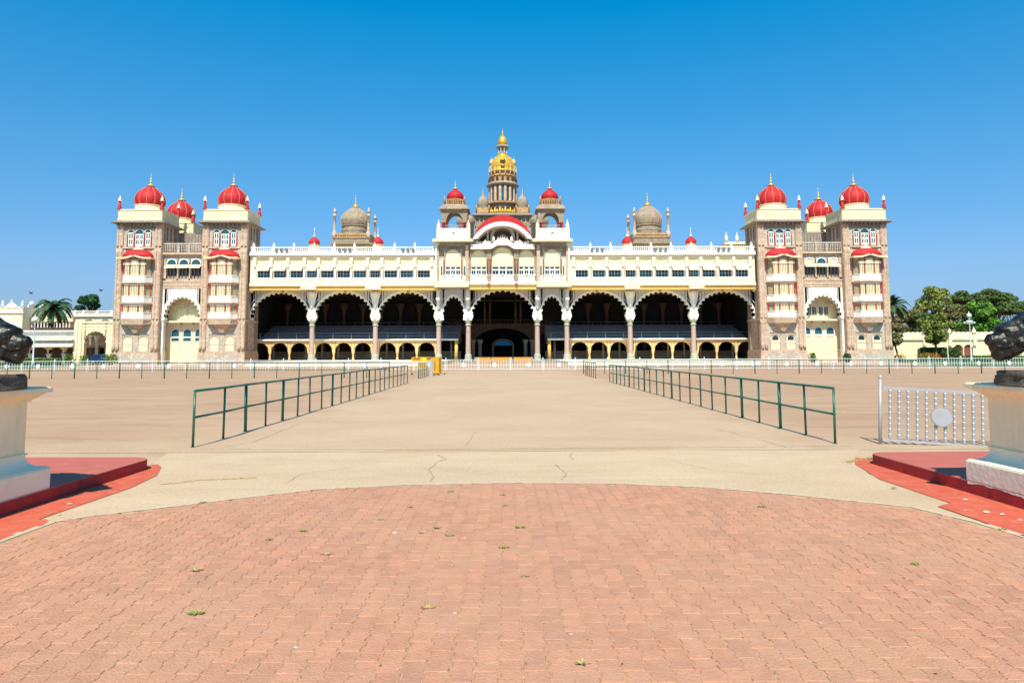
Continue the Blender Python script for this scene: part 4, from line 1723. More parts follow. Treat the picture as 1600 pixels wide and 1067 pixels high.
# ---- inside the wings: grandstand over a low yellow arcade
for sx in (-1, 1):
    xa, xb = sorted((X(sx * 397), X(sx * 72)))
    YS = YA + 4.2
    zs = lambda py: Z(py, YS)
    gz1 = zs(530.5)
    b = MB()
    # stepped seating
    n = 9
    for k in range(n):
        b.box(xa, xb, YS + .3 + k * .95, YS + .3 + (k + 1) * .95 + .02, gz1 - .1, gz1 + .12 + k * .33)
    stand = part(b, 'grandstand', 'seat_blue')
    m = MB()
    m.box(xa, xb, YS - .45, YS + .3, gz1 - .1, gz1 + .16)
    part(m, 'stand_edge', 'white', stand)
    # railing
    m = MB()
    for h in (.5, 1.0):
        m.tube((xa, YS - .3, gz1 + .16 + h), (xb, YS - .3, gz1 + .16 + h), .03, 5)
    part(m, 'stand_railing', 'steel_grey', stand)
    k = 0
    x = xa + .6
    while x < xb:
        m = MB()
        m.tube((x, YS - .3, gz1 + .16), (x, YS - .3, gz1 + 1.2), .045, 5)
        part(m, 'railing_post', 'silver', stand)
        x += 3.1
    m = MB()
    for k in (2, 4, 6, 8):
        yy = YS + .3 + k * .95
        zz_ = gz1 + .12 + k * .33
        m.tube((xa, yy, zz_ + .55), (xb, yy, zz_ + .55), .035, 5)
        q_ = xa + 1.0
        while q_ < xb:
            m.tube((q_, yy, zz_), (q_, yy, zz_ + .55), .03, 4)
            q_ += 1.55
    o = part(m, 'seat_railing', 'steel_grey', stand)
    o['kind'] = 'stuff'
    # low arcade of yellow arches, three to each bay
    bays = [(CX_[0], CX_[1]), (CX_[1], CX_[2]), (CX_[2], CX_[3])] if sx < 0 else [(CX_[6], CX_[7]), (CX_[7], CX_[8]), (CX_[8], CX_[9])]
    k_ = YS / YA
    off = X(0)
    if sx > 0:
        bays = bays[::-1]
    for (a, c) in bays:
        a2, c2 = off + (a - off) * k_, off + (c - off) * k_
        w = (c2 - a2)
        span = w * .305
        st = a2 + w * .045
        for q in range(3):
            cx = st + span * (q + .5)
            rx = span / 2 - .22
            m = MB()
            cur = cusp(cx, zs(546.5), rx, zs(534.5) - zs(546.5), 9, .05, 4, drop=.3, tuck=-.05)
            m.spandrel([(cx - span / 2, zs(546.5) - .3)] + cur + [(cx + span / 2, zs(546.5) - .3)], cx - span / 2, cx + span / 2, gz1 - .12, YS, YS + .4)
            part(m, 'low_arch', 'ochre', stand)
        for q in range(4):
            xx = st + span * q
            m = MB()
            m.lathe([(.26, 0), (.2, .25), (.17, .4), (.15, zs(546.5) - FLOOR - .8), (.22, zs(546.5) - FLOOR - .55), (.26, zs(546.5) - FLOOR - .3)], xx, YS + .2, 8, z=FLOOR)
            part(m, 'low_column', 'ochre', stand)
        m = MB()
        m.box(a2 - .0, st - .15, YS + .05, YS + .35, FLOOR, gz1 - .12)
        m.box(st + 3 * span + .15, c2, YS + .05, YS + .35, FLOOR, gz1 - .12)
        part(m, 'low_pier', 'ochre', stand)
    # second row of columns and a back wall
    for q in range(12):
        xx = xa + 1.5 + q * (xb - xa - 3) / 11
        m = MB()
        m.lathe([(.25, 0), (.2, .3), (.18, 3.4)], xx, YS + 4, 8, z=FLOOR)
        part(m, 'inner_column', 'dome_stone', stand)
    m = MB()
    for q in range(6):
        m.box(xa, xb, YS + 5.0 + q * .5, YS + 5.5 + q * .5, FLOOR, FLOOR + .25 * (q + 1))
    part(m, 'inner_steps', 'dome_stone', stand)

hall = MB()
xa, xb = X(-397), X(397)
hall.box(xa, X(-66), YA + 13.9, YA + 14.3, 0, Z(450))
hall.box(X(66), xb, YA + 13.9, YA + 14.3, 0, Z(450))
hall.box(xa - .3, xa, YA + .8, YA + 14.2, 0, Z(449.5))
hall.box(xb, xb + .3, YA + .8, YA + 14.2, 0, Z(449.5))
hl = part(hall, 'hall_wall', 'hall_shade')
m = MB()
for k in range(24):
    xx = xa + 2.2 + k * (xb - xa - 4.4) / 23
    if abs(xx) < 11:
        continue
    m.lathe([(.35, 0), (.28, 8), (.4, 8.5), (.9, 9.8)], xx, YA + 13.3, 8, z=1)
o = part(m, 'hall_pilasters', 'dark_brown', hl)
o['kind'] = 'stuff'
# terrace plinths before the wings
for sx in (-1, 1):
    xa, xb = sorted((X(sx * 396, 90), X(sx * 100, 90)))
    m = MB()
    m.box(xa, xb, 89.0, YA + 14, 0, FLOOR)
    pl = part(m, 'terrace', 'pale_cream')
    m = MB()
    m.box(xa - .05, xb + .05, 88.9, 89.3, FLOOR - .08, FLOOR + .04)
    part(m, 'terrace_coping', 'white', pl)
m = MB()
m.box(X(-100, 112) - .0, X(100, 112), 111.5, 152, 0, .35)
part(m, 'centre_floor', 'dome_stone')

# ---- central pavilion
YP = YW - .3
zp = lambda py: Z(py, YP)
PL_, PR_ = X(-105.5, YP), X(105.5, YP)
b = MB()
b.box(X(-100, YP), X(100, YP), YP + .6, YA + 30, Z(451.3), zp(377))
pav = part(b, 'central_pavilion', 'pale_stone')
# ledges
m = MB()
m.box(PL_ - .1, PR_ + .1, YP - .25, YP + .4, zp(444), zp(440.5))
m.box(PL_, PR_, YP - .12, YP + .4, zp(446), zp(444))
for s_ in (-1, 1):
    a, c = sorted((X(s_ * 107, YP), X(s_ * 53, YP)))
    m.box(a, c, YP - .55, YP + .5, zp(448.5), zp(441.5))
    m.box(a - .1, c + .1, YP - .62, YP + .5, zp(443), zp(441))
part(m, 'ledge', 'pale_cream', pav)
m = MB()
m.box(X(-53, YP), X(53, YP), YP + .1, YA, zp(452), zp(446))
part(m, 'soffit', 'yellow', pav)
# brown piers
for o_, w_ in ((-102, 1.9), (-56, 2.6), (-21.5, 3.0), (21.5, 3.0), (56, 2.6), (102, 1.9)):
    x0, x1 = X(o_ - w_, YP), X(o_ + w_, YP)
    m = MB()
    m.box(x0, x1, YP - .12, YP + .7, zp(440.5), zp(393 if abs(o_) < 30 else 383))
    if abs(o_) < 30:
        m.box(x0 - .1, x1 + .1, YP - .22, YP + .7, zp(405.5), zp(391))
        m.lathe([(.22, 0), (.28, .3), (.1, .5), (.02, .9)], (x0 + x1) / 2, YP - .15, 8, z=zp(446))
    part(m, 'pier', 'pink_stone' if abs(o_) > 50 else 'dome_stone', pav)
    if abs(o_) < 30:
        for s_ in (-1, 1):
            m = MB()
            m.tube(((x0 + x1) / 2 + s_ * .22, YP - .2, zp(427)), ((x0 + x1) / 2 + s_ * .22, YP - .2, zp(406)), .12, 8)
            part(m, 'red_colonnette', 'dull_red_brown', pav)
    if abs(o_) > 80:
        m = MB()
        xx = X(o_ + (-2.2 if o_ < 0 else 2.2), YP)
        m.lathe([(.25, 0), (.2, .3), (.16, 1), (.16, 4.2), (.28, 4.6), (.18, 5), (.18, 5.6), (.28, 6.0), (.1, 6.4)], xx, YP - .25, 8, z=zp(441))
        part(m, 'corner_shaft', 'white', pav)


def arched_bay(cx_o, hw_px, zap, zblind, zwin0, zwin1, wl_o, wr_o, ztop, surround, cols, rows):
    """wall with one blind-filled arch over a gridded window and a white balcony"""
    cx = X(cx_o, YP)
    hw = X(hw_px, YP) - X(0, YP)
    xl, xr = X(wl_o, YP), X(wr_o, YP)
    zs_ = zp(zap) - hw * .95
    m = MB()
    m.spandrel(semi(cx, zs_, hw, hw * .95, 16, drop=.0), xl, xr, zp(ztop), YP + .15, YP + .6)
    if cx - hw - xl > .05:
        m.box(xl, cx - hw, YP + .15, YP + .6, zp(440), zs_)
        m.box(cx + hw, xr, YP + .15, YP + .6, zp(440), zs_)
    w = part(m, 'bay_wall', surround, pav)
    t = MB()
    t.band(semi(cx, zs_, hw - .02, hw * .95, 16), semi(cx, zs_, hw + .22, hw * .95 + .22, 16), YP + .05, YP + .3)
    part(t, 'arch_trim', 'dome_stone', pav)
    bl = MB()
    bl.prism(arch_fill(cx, zp(zblind), zs_, hw - .02, hw * .95), YP + .2, YP + .3)
    part(bl, 'blind', 'blind', pav)
    g = MB()
    g.box(cx - hw, cx + hw, YP + .45, YP + .5, zp(zwin0), zp(zblind))
    part(g, 'pane', 'glass', pav)
    f = MB()
    zA, zB = zp(zwin0), zp(zblind)
    for q in range(cols + 1):
        xx = cx - hw + 2 * hw * q / cols
        f.box(xx - .10, xx + .10, YP + .3, YP + .4, zA, zB)
    for q in (0, .62, 1.0):
        f.box(cx - hw, cx + hw, YP + .28, YP + .42, zA + (zB - zA) * q - .12, zA + (zB - zA) * q + .12)
    for q in range(cols):
        xx = cx - hw + 2 * hw * (q + .5) / cols
        f.box(xx - .03, xx + .03, YP + .32, YP + .38, zA, zA + (zB - zA) * .62)
    part(f, 'window', 'white', pav)
    bc = MB()
    bc.box(cx - hw - .1, cx + hw + .1, YP - .1, YP + .3, zp(439.5), zp(zwin0) + .1)
    bc.box(cx - hw - .2, cx + hw + .2, YP - .2, YP + .3, zp(zwin0) - .1, zp(zwin0) + .12)
    bc.box(cx - hw - .15, cx + hw + .15, YP - .17, YP + .3, zp(440.5), zp(438.8))
    nn = int(hw * 2 / .3)
    for q in range(nn):
        xx = cx - hw + .15 + q * (2 * hw - .3) / (nn - 1)
        bc.box(xx - .05, xx + .05, YP - .14, YP - .1, zp(438.5), zp(zwin0))
    bc.lathe([(.1, 0), (.16, .2), (.05, .4), (.02, .6)], cx, YP - .22, 6, z=zp(zwin0 + 1))
    part(bc, 'balcony', 'white', pav)


arched_bay(-78, 12, 389.5, 416, 430, 0, -100, -58.6, 377, 'pale_stone', 3, 2)
arched_bay(78, 12, 389.5, 416, 430, 0, 58.6, 100, 377, 'pale_stone', 3, 2)
arched_bay(-37.5, 12.2, 391, 416, 430, 0, -53.4, -24.5, 388, 'dome_stone', 3, 2)
arched_bay(37.5, 12.2, 391, 416, 430, 0, 24.5, 53.4, 388, 'dome_stone', 3, 2)
arched_bay(0, 16.8, 386.5, 416, 430, 0, -18.5, 18.5, 384, 'dome_stone', 3, 2)
for s_ in (-1, 1):          # narrow side lights beside the outer arches
    for q in (-17.8, 17.8):
        cx = X(s_ * 78 + q, YP)
        m = MB()
        m.box(cx - .36, cx + .36, YP + .02, YP + .2, zp(440), zp(405))
        part(m, 'side_panel', 'pale_cream', pav)
        m = MB()
        m.box(cx - .12, cx + .12, YP - .03, YP + .015, zp(430), zp(415.5))
        part(m, 'side_light', 'teal_glass', pav)
        m = MB()
        xq = X(s_ * 78 + q * .8, YP)
        m.tube((xq, YP + .05, zp(430)), (xq, YP + .05, zp(405)), .12, 8)
        part(m, 'red_colonnette', 'dull_red_brown', pav)
    m = MB()
    a, c = sorted((X(s_ * 99, YP), X(s_ * 59, YP)))
    m.box(a, c, YP + .02, YP + .3, zp(386.8), zp(377))
    for q in range(15):
        xx = a + .2 + q * (c - a - .4) / 14
        m.box(xx - .07, xx + .07, YP - .25, YP + .02, zp(389.5), zp(386.8))
    part(m, 'frieze', 'grey_stone', pav)
# eaves and white parapets of the two outer blocks, chhatris on top
for s_ in (-1, 1):
    a, c = sorted((X(s_ * 108.5, YP), X(s_ * 47.5, YP)))
    m = MB()
    e0, e1 = zp(378.5), zp(372.5)
    lo = [(a - .1, YP - 1.25), (c + .1, YP - 1.25), (c + .1, YP + 6.6), (a - .1, YP + 6.6)]
    hi = [(a + .6, YP - .3), (c - .6, YP - .3), (c - .6, YP + 5.8), (a + .6, YP + 5.8)]
    m.slab(lo, e0, e0 + .3)
    m.slab(lo, e0 + .3, e1, hi)
    part(m, 'eave', 'pale_cream', pav)
    m = MB()
    a2, c2 = a + .7, c - .55
    z0, z1 = zp(372.5), zp(357.5)
    for (p0, p1, q0, q1) in ((a2, c2, YP - .25, YP), (a2, c2, YP + 5.4, YP + 5.6), (a2, a2 + .25, YP, YP + 5.4), (c2 - .25, c2, YP, YP + 5.4)):
        m.box(p0, p1, q0, q1, z0, z1)
    m.box(a2 - .08, c2 + .08, YP - .33, YP - .25, z1 - .22, z1 + .03)
    m.box(a2 - .05, c2 + .05, YP - .30, YP - .25, z0, z0 + .3)
    m.box(a2 + .2, c2 - .2, YP, YP + 5.4, z0, z0 + .4)
    for q in range(16):
        xx = a2 + .3 + q * (c2 - a2 - .6) / 15
        m.box(xx - .1, xx + .1, YP - .28, YP - .25, z0 + .3, z1 - .22)
    part(m, 'parapet', 'white', pav)
    m = MB()
    xm = (a2 + c2) / 2
    m.band(semi(xm, z0 + .55, .18, .3, 8), semi(xm, z0 + .55, .3, .45, 8), YP - .36, YP - .28)
    part(m, 'carved_emblem', 'dome_stone', pav)
    for xx in (a2 + .1, c2 - .1, xm + s_ * -2.6 * 0):
        if xx == xm:
            continue
        m = MB()
        m.box(xx - .3, xx + .3, YP - .45, YP + .15, z0, z1)
        m.lathe([(.4, 0), (.4, .12), (.25, .25), (.34, .55), (.2, .9), (.08, 1.1), (.03, 1.5)], xx, YP - .15, 8, z=z1)
        part(m, 'parapet_post', 'pale_cream', pav)
    # chhatri
    YC = YP + 3.0
    zc = lambda py: Z(py, YC)
    xc = X(s_ * 74.8, YC)
    f0, f1 = zp(357.5) - .2, zc(328.5)
    m = MB()
    m.box(xc - 2.1, xc + 2.1, YC - 2.1, YC + 2.1, zp(372), f0)
    ch = part(m, 'chhatri', 'white', pav) if False else part(m, 'chhatri_base', 'white')
    for dx in (-1.95, -1.45, 1.45, 1.95):
        for dy in (-1.9, 1.9):
            q = MB()
            q.lathe([(.2, 0), (.2, .3), (.13, .4), (.12, 1.25), (.2, 1.5)], xc + dx, YC + dy, 8, z=f0)
            part(q, 'chhatri_column', 'red_paint', ch)
    q = MB()
    zs_ = f0 + 1.5
    ztp = f1 - .25
    for dy in (-2.0, 1.75):
        q.spandrel([(xc - 2.15, zs_)] + semi(xc, zs_, 1.38, ztp - zs_ - .40, 12) + [(xc + 2.15, zs_)], xc - 2.15, xc + 2.15, ztp, YC + dy, YC + dy + .25)
    for dx in (-2.15, 1.9):
        q.box(xc + dx, xc + dx + .25, YC - 1.7, YC + 1.7, ztp - .8, ztp)
        q.box(xc + dx, xc + dx + .25, YC - 1.75, YC - 1.3, zs_, ztp - .8)
        q.box(xc + dx, xc + dx + .25, YC + 1.3, YC + 1.75, zs_, ztp - .8)
    q.box(xc - 1.7, xc + 1.7, YC - 1.75, YC + 1.75, ztp - .1, ztp)
    part(q, 'chhatri_arches', 'dome_stone', ch)
    q = MB()
    for k in range(13):
        xx = xc - 1.4 + k * 2.8 / 12
        q.box(xx - .03, xx + .03, YC - 2.0, YC - 1.93, f0, f0 + .95)
    q.box(xc - 1.5, xc + 1.5, YC - 2.02, YC - 1.9, f0 + .95, f0 + 1.02)
    part(q, 'chhatri_railing', 'pale_stone', ch)
    q = MB()
    ow = 2.5
    lo = [(xc - ow, YC - ow), (xc + ow, YC - ow), (xc + ow, YC + ow), (xc - ow, YC + ow)]
    hi = [(xc - 1.9, YC - 1.9), (xc + 1.9, YC - 1.9), (xc + 1.9, YC + 1.9), (xc - 1.9, YC + 1.9)]
    q.slab(lo, f1 - .3, f1 - .2)
    q.slab(lo, f1 - .2, zc(323.5), hi)
    part(q, 'chhatri_eave', 'dome_stone', ch)
    q = MB()
    zr0, zr1 = zc(323.5), zc(316.5)
    q.box(xc - 1.75, xc + 1.75, YC - 1.75, YC + 1.75, zr0, zr0 + .12)
    for k in range(12):
        xx = xc - 1.6 + k * 3.2 / 11
        q.box(xx - .05, xx + .05, YC - 1.72, YC - 1.62, zr0, zr1)
    q.box(xc - 1.7, xc + 1.7, YC - 1.75, YC - 1.6, zr1, zr1 + .1)
    for dx in (-1.65, 1.65):
        q.box(xc + dx - .08, xc + dx + .08, YC - 1.6, YC + 1.6, zr0, zr1)
        q.lathe([(.14, 0), (.14, .9), (.2, 1), (.08, 1.2), (.03, 1.5)], xc + dx, YC - 1.65, 6, z=zr0)
    q.lathe([(1.3, 0), (1.3, 1.0), (1.42, 1.1), (1.35, 1.2)], xc, YC, 20, z=zr0)
    part(q, 'chhatri_balustrade', 'orange_stone', ch)
    q = MB()
    q.lathe(bulb(1.42, zc(295.5) - zc(312), 12, .92), xc, YC, 28, z=zc(312.5))
    part(q, 'red_dome', 'red', ch)
    q = MB()
    q.lathe([(.45, 0), (.5, .1), (.2, .3)], xc, YC, 10, z=zc(296))
    finial(q, xc, YC, zc(295), 1.5, .22)
    part(q, 'finial', 'finial_gold', ch)
# curved red roof and white arch over the centre
zA = zp(374.5)
hwA = X(46.5, YP) - X(0, YP)
x0 = X(0, YP)


def segarc(hw, rise, n=28):
    Rr = (hw * hw + rise * rise) / (2 * rise)
    a0 = math.asin(hw / Rr)
    return [(x0 + Rr * math.sin(-a0 + 2 * a0 * i / n), zA + rise - Rr + Rr * math.cos(-a0 + 2 * a0 * i / n)) for i in range(n + 1)]


m = MB()
m.band(segarc(hwA - .75, zp(354.5) - zA), segarc(hwA, zp(348) - zA), YP - 1.0, YP + 2.0)
ar = part(m, 'great_arch', 'white', pav)
m = MB()
m.band(segarc(hwA - .95, zp(356) - zA), segarc(hwA - .5, zp(352.5) - zA), YP - .75, YP + 1.9)
part(m, 'great_arch_moulding', 'pale_stone', pav)
m = MB()
hw2 = X(44.3, YP) - X(0, YP)
low_ = segarc(hwA - .1, zp(348.2) - zA)
hi_ = []
n = len(low_)
for i, (x, z) in enumerate(low_):
    t = i / (n - 1)
    hi_.append((x, z + (zp(337) - zp(348.2)) * (math.sin(PI * t) ** .35 if 0 < t < 1 else 0.02)))
m.band([(x, z - .02) for x, z in low_[1:-1]], hi_[1:-1], YP - .4, YP + 5)
part(m, 'curved_red_roof', 'red', pav)
# tympanum with niche and sculpture, flanked by columns
m = MB()
arcp = segarc(hwA - .9, zp(356.5) - zA)
m.prism([(x, z) for x, z in [(arcp[0][0], zp(388)), (arcp[-1][0], zp(388))] + arcp[::-1]], YP + .9, YP + 1.3)
part(m, 'tympanum', 'dome_stone', pav)
m = MB()
m.prism(arch_fill(x0, zp(377), zp(368), 1.35, zp(359.5) - zp(368)), YP + .6, YP + .898)
part(m, 'niche', 'dark_brown', pav)
m = MB()
for dx, h in ((-.75, .75), (-.35, 1.0), (0, 1.25), (.35, 1.0), (.75, .75)):
    m.lathe([(.28, 0), (.2, h * .4), (.12, h * .6), (.17, h * .8), (.02, h)], x0 + dx, YP + .4, 8, z=zp(376))
m.box(x0 - 1.25, x0 + 1.25, YP + .1, YP + .7, zp(379), zp(375.6))
part(m, 'carved_group', 'pale_stone', pav)
m = MB()
m.band(semi(x0, zp(368), 1.5, 1.3, 14, drop=1.0), semi(x0, zp(368), 2.0, 1.75, 14, drop=1.0), YP + .45, YP + .9)
for dx in (-2.45, 2.45):
    m.lathe([(.28, 0), (.2, .3), (.18, 1.9), (.3, 2.2)], x0 + dx, YP + .45, 8, z=zp(381))
    m.box(x0 + dx - .35, x0 + dx + .35, YP + .3, YP + .9, zp(361.5), zp(359.5))
part(m, 'niche_surround', 'pale_stone', pav)
for s_ in (-1, 1):
    m = MB()
    cx = X(s_ * 31, YP)
    m.prism([(cx - 1.4, zp(375)), (cx + 1.4, zp(375)), (cx - s_ * -.2 + s_ * -.9, zp(366)), (cx - s_ * 1.1, zp(364.5))] if s_ > 0 else
            [(cx - 1.4, zp(375)), (cx + 1.4, zp(375)), (cx + 1.1, zp(364.5)), (cx + .7, zp(366))], YP + .8, YP + .898)
    part(m, 'dark_spandrel', 'dark_brown', pav)
    m = MB()
    for q in (-1, 0, 1):
        m.ball((cx + q * .75 - s_ * .2, YP + .2, zp(380)), .36, 8, 5)
    m.box(cx - 1.5, cx + 1.3, YP + .0, YP + .5, zp(384), zp(382))
    part(m, 'floodlight', 'white', pav)
# wavy white parapet in front of the tympanum
m = MB()
low_, top_ = [], []
for i in range(41):
    o_ = -50 + 100 * i / 40
    bump = 9.0 * math.exp(-(o_ / 14.0) ** 4) if abs(o_) < 26 else 0
    low_.append((X(o_, YP), zp(389 - min(6.0, bump * .75))))
    top_.append((X(o_, YP), zp(382.2 - bump * .9)))
m.band(low_, top_, YP - .35, YP + .15)
m.band([(x, z - .12) for x, z in low_], [(x, z + .1) for x, z in low_], YP - .8, YP + .0)
for o_ in (-40, -27, -14, 14, 27, 40):
    xx = X(o_, YP)
    m.lathe([(.25, 0), (.18, .2), (.22, .45), (.04, .8)], xx, YP - .1, 8, z=zp(382.5 if abs(o_) > 20 else 377))
part(m, 'wavy_parapet', 'white', pav)

# ---- interior of the central bays
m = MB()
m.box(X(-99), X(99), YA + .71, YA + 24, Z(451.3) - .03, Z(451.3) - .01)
part(m, 'centre_ceiling', 'hall_shade')  # sheet added below the pale block, its near-black colour stands in for shade
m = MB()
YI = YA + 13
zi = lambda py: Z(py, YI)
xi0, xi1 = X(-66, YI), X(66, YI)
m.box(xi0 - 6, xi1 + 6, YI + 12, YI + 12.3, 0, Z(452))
cen = part(m, 'centre_back_wall', 'hall_shade')
m = MB()
cxi = X(0, YI)
m.spandrel(semi(cxi, zi(535), 5.1, zi(513) - zi(535), 18), xi0 - 2, xi1 + 2, zi(508), YI, YI + .5)
m.box(xi0 - 2, xi1 + 2, YI - .4, YI + .6, zi(508), zi(506))
part(m, 'inner_arch', 'dark_brown', cen)
for o_ in (-46, -35.5, 35.5, 46):
    m = MB()
    xx = X(o_, YI)
    m.lathe([(.42, 0), (.34, .4), (.32, zi(538) - .3), (.6, zi(533)), ], xx, YI + .25, 10, z=.3)
    part(m, 'inner_column', 'dome_stone', cen)
m = MB()
for q in range(30):
    xx = xi0 - 1 + q * (xi1 - xi0 + 2) / 29
    m.box(xx - .04, xx + .04, YI - .3, YI - .22, zi(506), zi(500))
m.box(xi0 - 2, xi1 + 2, YI - .35, YI - .2, zi(500), zi(499.3))
part(m, 'inner_balustrade', 'dark_brown', cen)
for o_ in (-28, -20, 20, 28):
    m = MB()
    xx = X(o_, YI)
    m.lathe([(.25, 0), (.2, zi(465) - zi(506))], xx, YI + .2, 8, z=zi(506))
    part(m, 'upper_column', 'dark_brown', cen)
YN = YI + 8
zn = lambda py: Z(py, YN)
m = MB()
cn = X(.5, YN)
m.prism(arch_fill(cn, zn(540), zn(539), 1.65, zn(531.5) - zn(539)), YN, YN + .2)
part(m, 'daylight_panel', 'daylight_blue', cen)  # solid panel; the daylight beyond the opening is painted in its colour
m = MB()
m.band(semi(cn, zn(539.5), 1.75, zn(531) - zn(539.5), 14, drop=3), semi(cn, zn(539.5), 2.15, zn(529.2) - zn(539.5), 14, drop=3), YN - .3, YN + .1)
part(m, 'opening_frame', 'dome_stone', cen)
for sx in (-1, 1):          # curved ends of the stands
    xx = X(sx * 72.5, YA + 4.2)
    m = MB()
    m.box(min(xx, xx - sx * .5), max(xx, xx - sx * .5), YA + 4.2, YA + 12, FLOOR, Z(531, YA + 4.2)) if False else m.tube((xx, YA + 4.6, .35), (xx, YA + 4.6, Z(532, YA + 4.2)), .3, 8)
    m.box(xx - .1, xx + .1, YA + 4.6, YA + 12, Z(536, YA + 4.2), Z(532, YA + 4.2))
    part(m, 'stand_end', 'yellow', cen)

# ---- great central tower
YT = 134.0
kT = (at(CPX + 1, 300, YT).x - at(CPX, 300, YT).x)
zT = lambda py: Z(py, YT)
xT = at(CPX, 300, YT).x
m = MB()
m.box(xT - 42 * kT, xT + 42 * kT, YT - 4.5, YT + 6, zT(376), zT(344))
m.box(xT - 40.5 * kT, xT + 40.5 * kT, YT - 4.2, YT + 5.6, zT(340), zT(339.4))
for k in range(14):
    xx = xT - 41 * kT + k * 82 * kT / 13
    m.box(xx - .12, xx + .12, YT - 4.75, YT - 4.5, zT(360), zT(344))
gt = part(m, 'great_tower', 'dome_stone')
m = MB()
w_ = 46 * kT
m.slab([(xT - w_, YT - 5.4), (xT + w_, YT - 5.4), (xT + w_, YT + 7), (xT - w_, YT + 7)], zT(344.5), zT(343.4))
m.slab([(xT - w_, YT - 5.4), (xT + w_, YT - 5.4), (xT + w_, YT + 7), (xT - w_, YT + 7)], zT(343.4), zT(340),
       [(xT - w_ + .9, YT - 4.4), (xT + w_ - .9, YT - 4.4), (xT + w_ - .9, YT + 6), (xT - w_ + .9, YT + 6)])
part(m, 'base_eave', 'grey_stone', gt)


def ring(name, mt, rows, n=16, sm=True, a0=None):
    q = MB()
    prof = [(r * kT, zT(py)) for r, py in rows]
    q.lathe(prof, xT, YT, n, smooth=sm, a0=PI / n if a0 is None else a0)
    return part(q, name, mt, gt)


ring('lower_drum', 'grey_stone', [(20.5, 340), (20, 336), (19.5, 321)], 16, False)
ring('gold_crown', 'gold', [(21, 341), (22.5, 337), (21.5, 335.5), (19.8, 335)], 32)
m = MB()
for k in range(32):
    a = 2 * PI * k / 32
    m.lathe([(.3, 0), (.34, .35), (.12, .8), (.02, 1.3)], xT + 21.3 * kT * math.cos(a), YT + 21.3 * kT * math.sin(a), 6, z=zT(336.5))
part(m, 'crown_leaves', 'gold', gt)
ring('ledge', 'orange_stone', [(21, 321.8), (23.5, 321), (23.8, 319.6), (21.6, 319)], 32)
ring('shaft', 'orange_stone', [(19.3, 319.2), (19.0, 316), (18.2, 295), (18.6, 292)], 16, False)
ring('chajja', 'dome_stone', [(20.5, 293.2), (25.6, 291.6), (25.4, 290.8), (21.8, 287.4)], 32)
ring('upper_drum', 'orange_stone', [(20.4, 288), (20.2, 279), (21.8, 278.6), (21.6, 277.2), (19.4, 276.8), (19.4, 272)], 16, False)
ring('gallery_cap', 'dome_stone', [(19.5, 272.5), (22.0, 272.0), (21.6, 270.9), (18.5, 270.4)], 32)
for k in range(16):
    a = 2 * PI * k / 16 + PI / 16
    if math.sin(a) > .4:
        continue
    m = MB()
    rr = 19.8 * kT
    m.lathe([(.42, 0), (.36, .3), (.34, zT(296) - zT(319) - .5), (.34, zT(293.5) - zT(319))], xT + rr * math.cos(a), YT + rr * math.sin(a), 6, z=zT(319))
    part(m, 'shaft_column', 'pink_stone', gt)
    m = MB()
    rr = 21.3 * kT
    m.lathe([(.16, 0), (.12, .3), (.12, zT(272) - zT(277)), (.05, 2.0)], xT + rr * math.cos(a), YT + rr * math.sin(a), 6, z=zT(277.2))
    part(m, 'gallery_column', 'finial_gold', gt)
    a2 = a + PI / 16
    for (r0, r1, p0, p1, mt, wd) in ((18.6, 19.2, 315, 297.5, 'dark_brown', .27), (20.1, 20.9, 286.5, 281, 'dark_brown', .25), (19.9, 20.6, 333, 325, 'dark_brown', .25)):
        q = MB()
        poly = arch_fill(0, 0, zT(p1) - zT(p0) - wd, wd, wd)
        q.prism(poly, -.22, .0)
        me = q.mesh('niche_opening', 'teal_glass' if (r0 < 19 and abs(math.cos(a2)) < .1) else mt)
        base = wpos[gt]
        oo = obj('niche_opening', me, gt, (xT + r1 * kT * math.cos(a2) - base.x, YT + r1 * kT * math.sin(a2) - base.y, zT(p0) - base.z), rot=(0, 0, a2 + PI / 2))
gd = [(18.2, 270.6), (18.4, 268.6), (17.6, 268.2), (18.5, 264), (18.6, 260), (17.5, 255), (15.0, 250.5), (11.5, 246.8), (8.6, 245), (8.8, 243.6), (7.6, 243)]
ring('great_gold_dome', 'gold', gd, 48)
m = MB()
for k in range(24):
    a = 2 * PI * k / 24
    m.path([(xT + (r * kT + .03) * math.cos(a), YT + (r * kT + .03) * math.sin(a), zT(py)) for r, py in gd[3:8]], .06, 4)
part(m, 'dome_rib', 'finial_gold', gt)
for k in range(4):
    a = -PI / 2 + k * PI / 2
    rr = (17.5 if k else 17.8) * kT
    m = MB()
    px_, py_ = xT + rr * math.cos(a), YT + rr * math.sin(a)
    m.lathe([(.5, 0), (.5, .15), (.3, .3), (.3, 1.0), (.62, 1.15), (.4, 1.35), (.42, 1.6), (.1, 2.0), (.03, 2.5)], px_, py_, 8, z=zT(264.5))
    part(m, 'dome_kiosk', 'gold' if k == 0 else 'finial_gold', gt)
m = MB()
m.prism([(0 - .5, .2), (0, -.35), (.5, .2), (.35, .55), (0, .35), (-.35, .55)], -.2, .1)
oo = obj('dome_ornament', m.mesh('dome_ornament', 'dark_brown'), gt, (xT - wpos[gt].x, YT - 19.4 * kT - wpos[gt].y, zT(258.5)))
ring('kiosk_base', 'gold', [(8.0, 243.4), (8.4, 242.4), (7.4, 241.8)], 16)
for k in range(8):
    a = 2 * PI * k / 8 + PI / 8
    m = MB()
    m.lathe([(.22, 0), (.16, .25), (.15, zT(233) - zT(242) - .3), (.28, zT(232) - zT(242))], xT + 6.6 * kT * math.cos(a), YT + 6.6 * kT * math.sin(a), 6, z=zT(242))
    part(m, 'kiosk_column', 'pale_stone', gt)
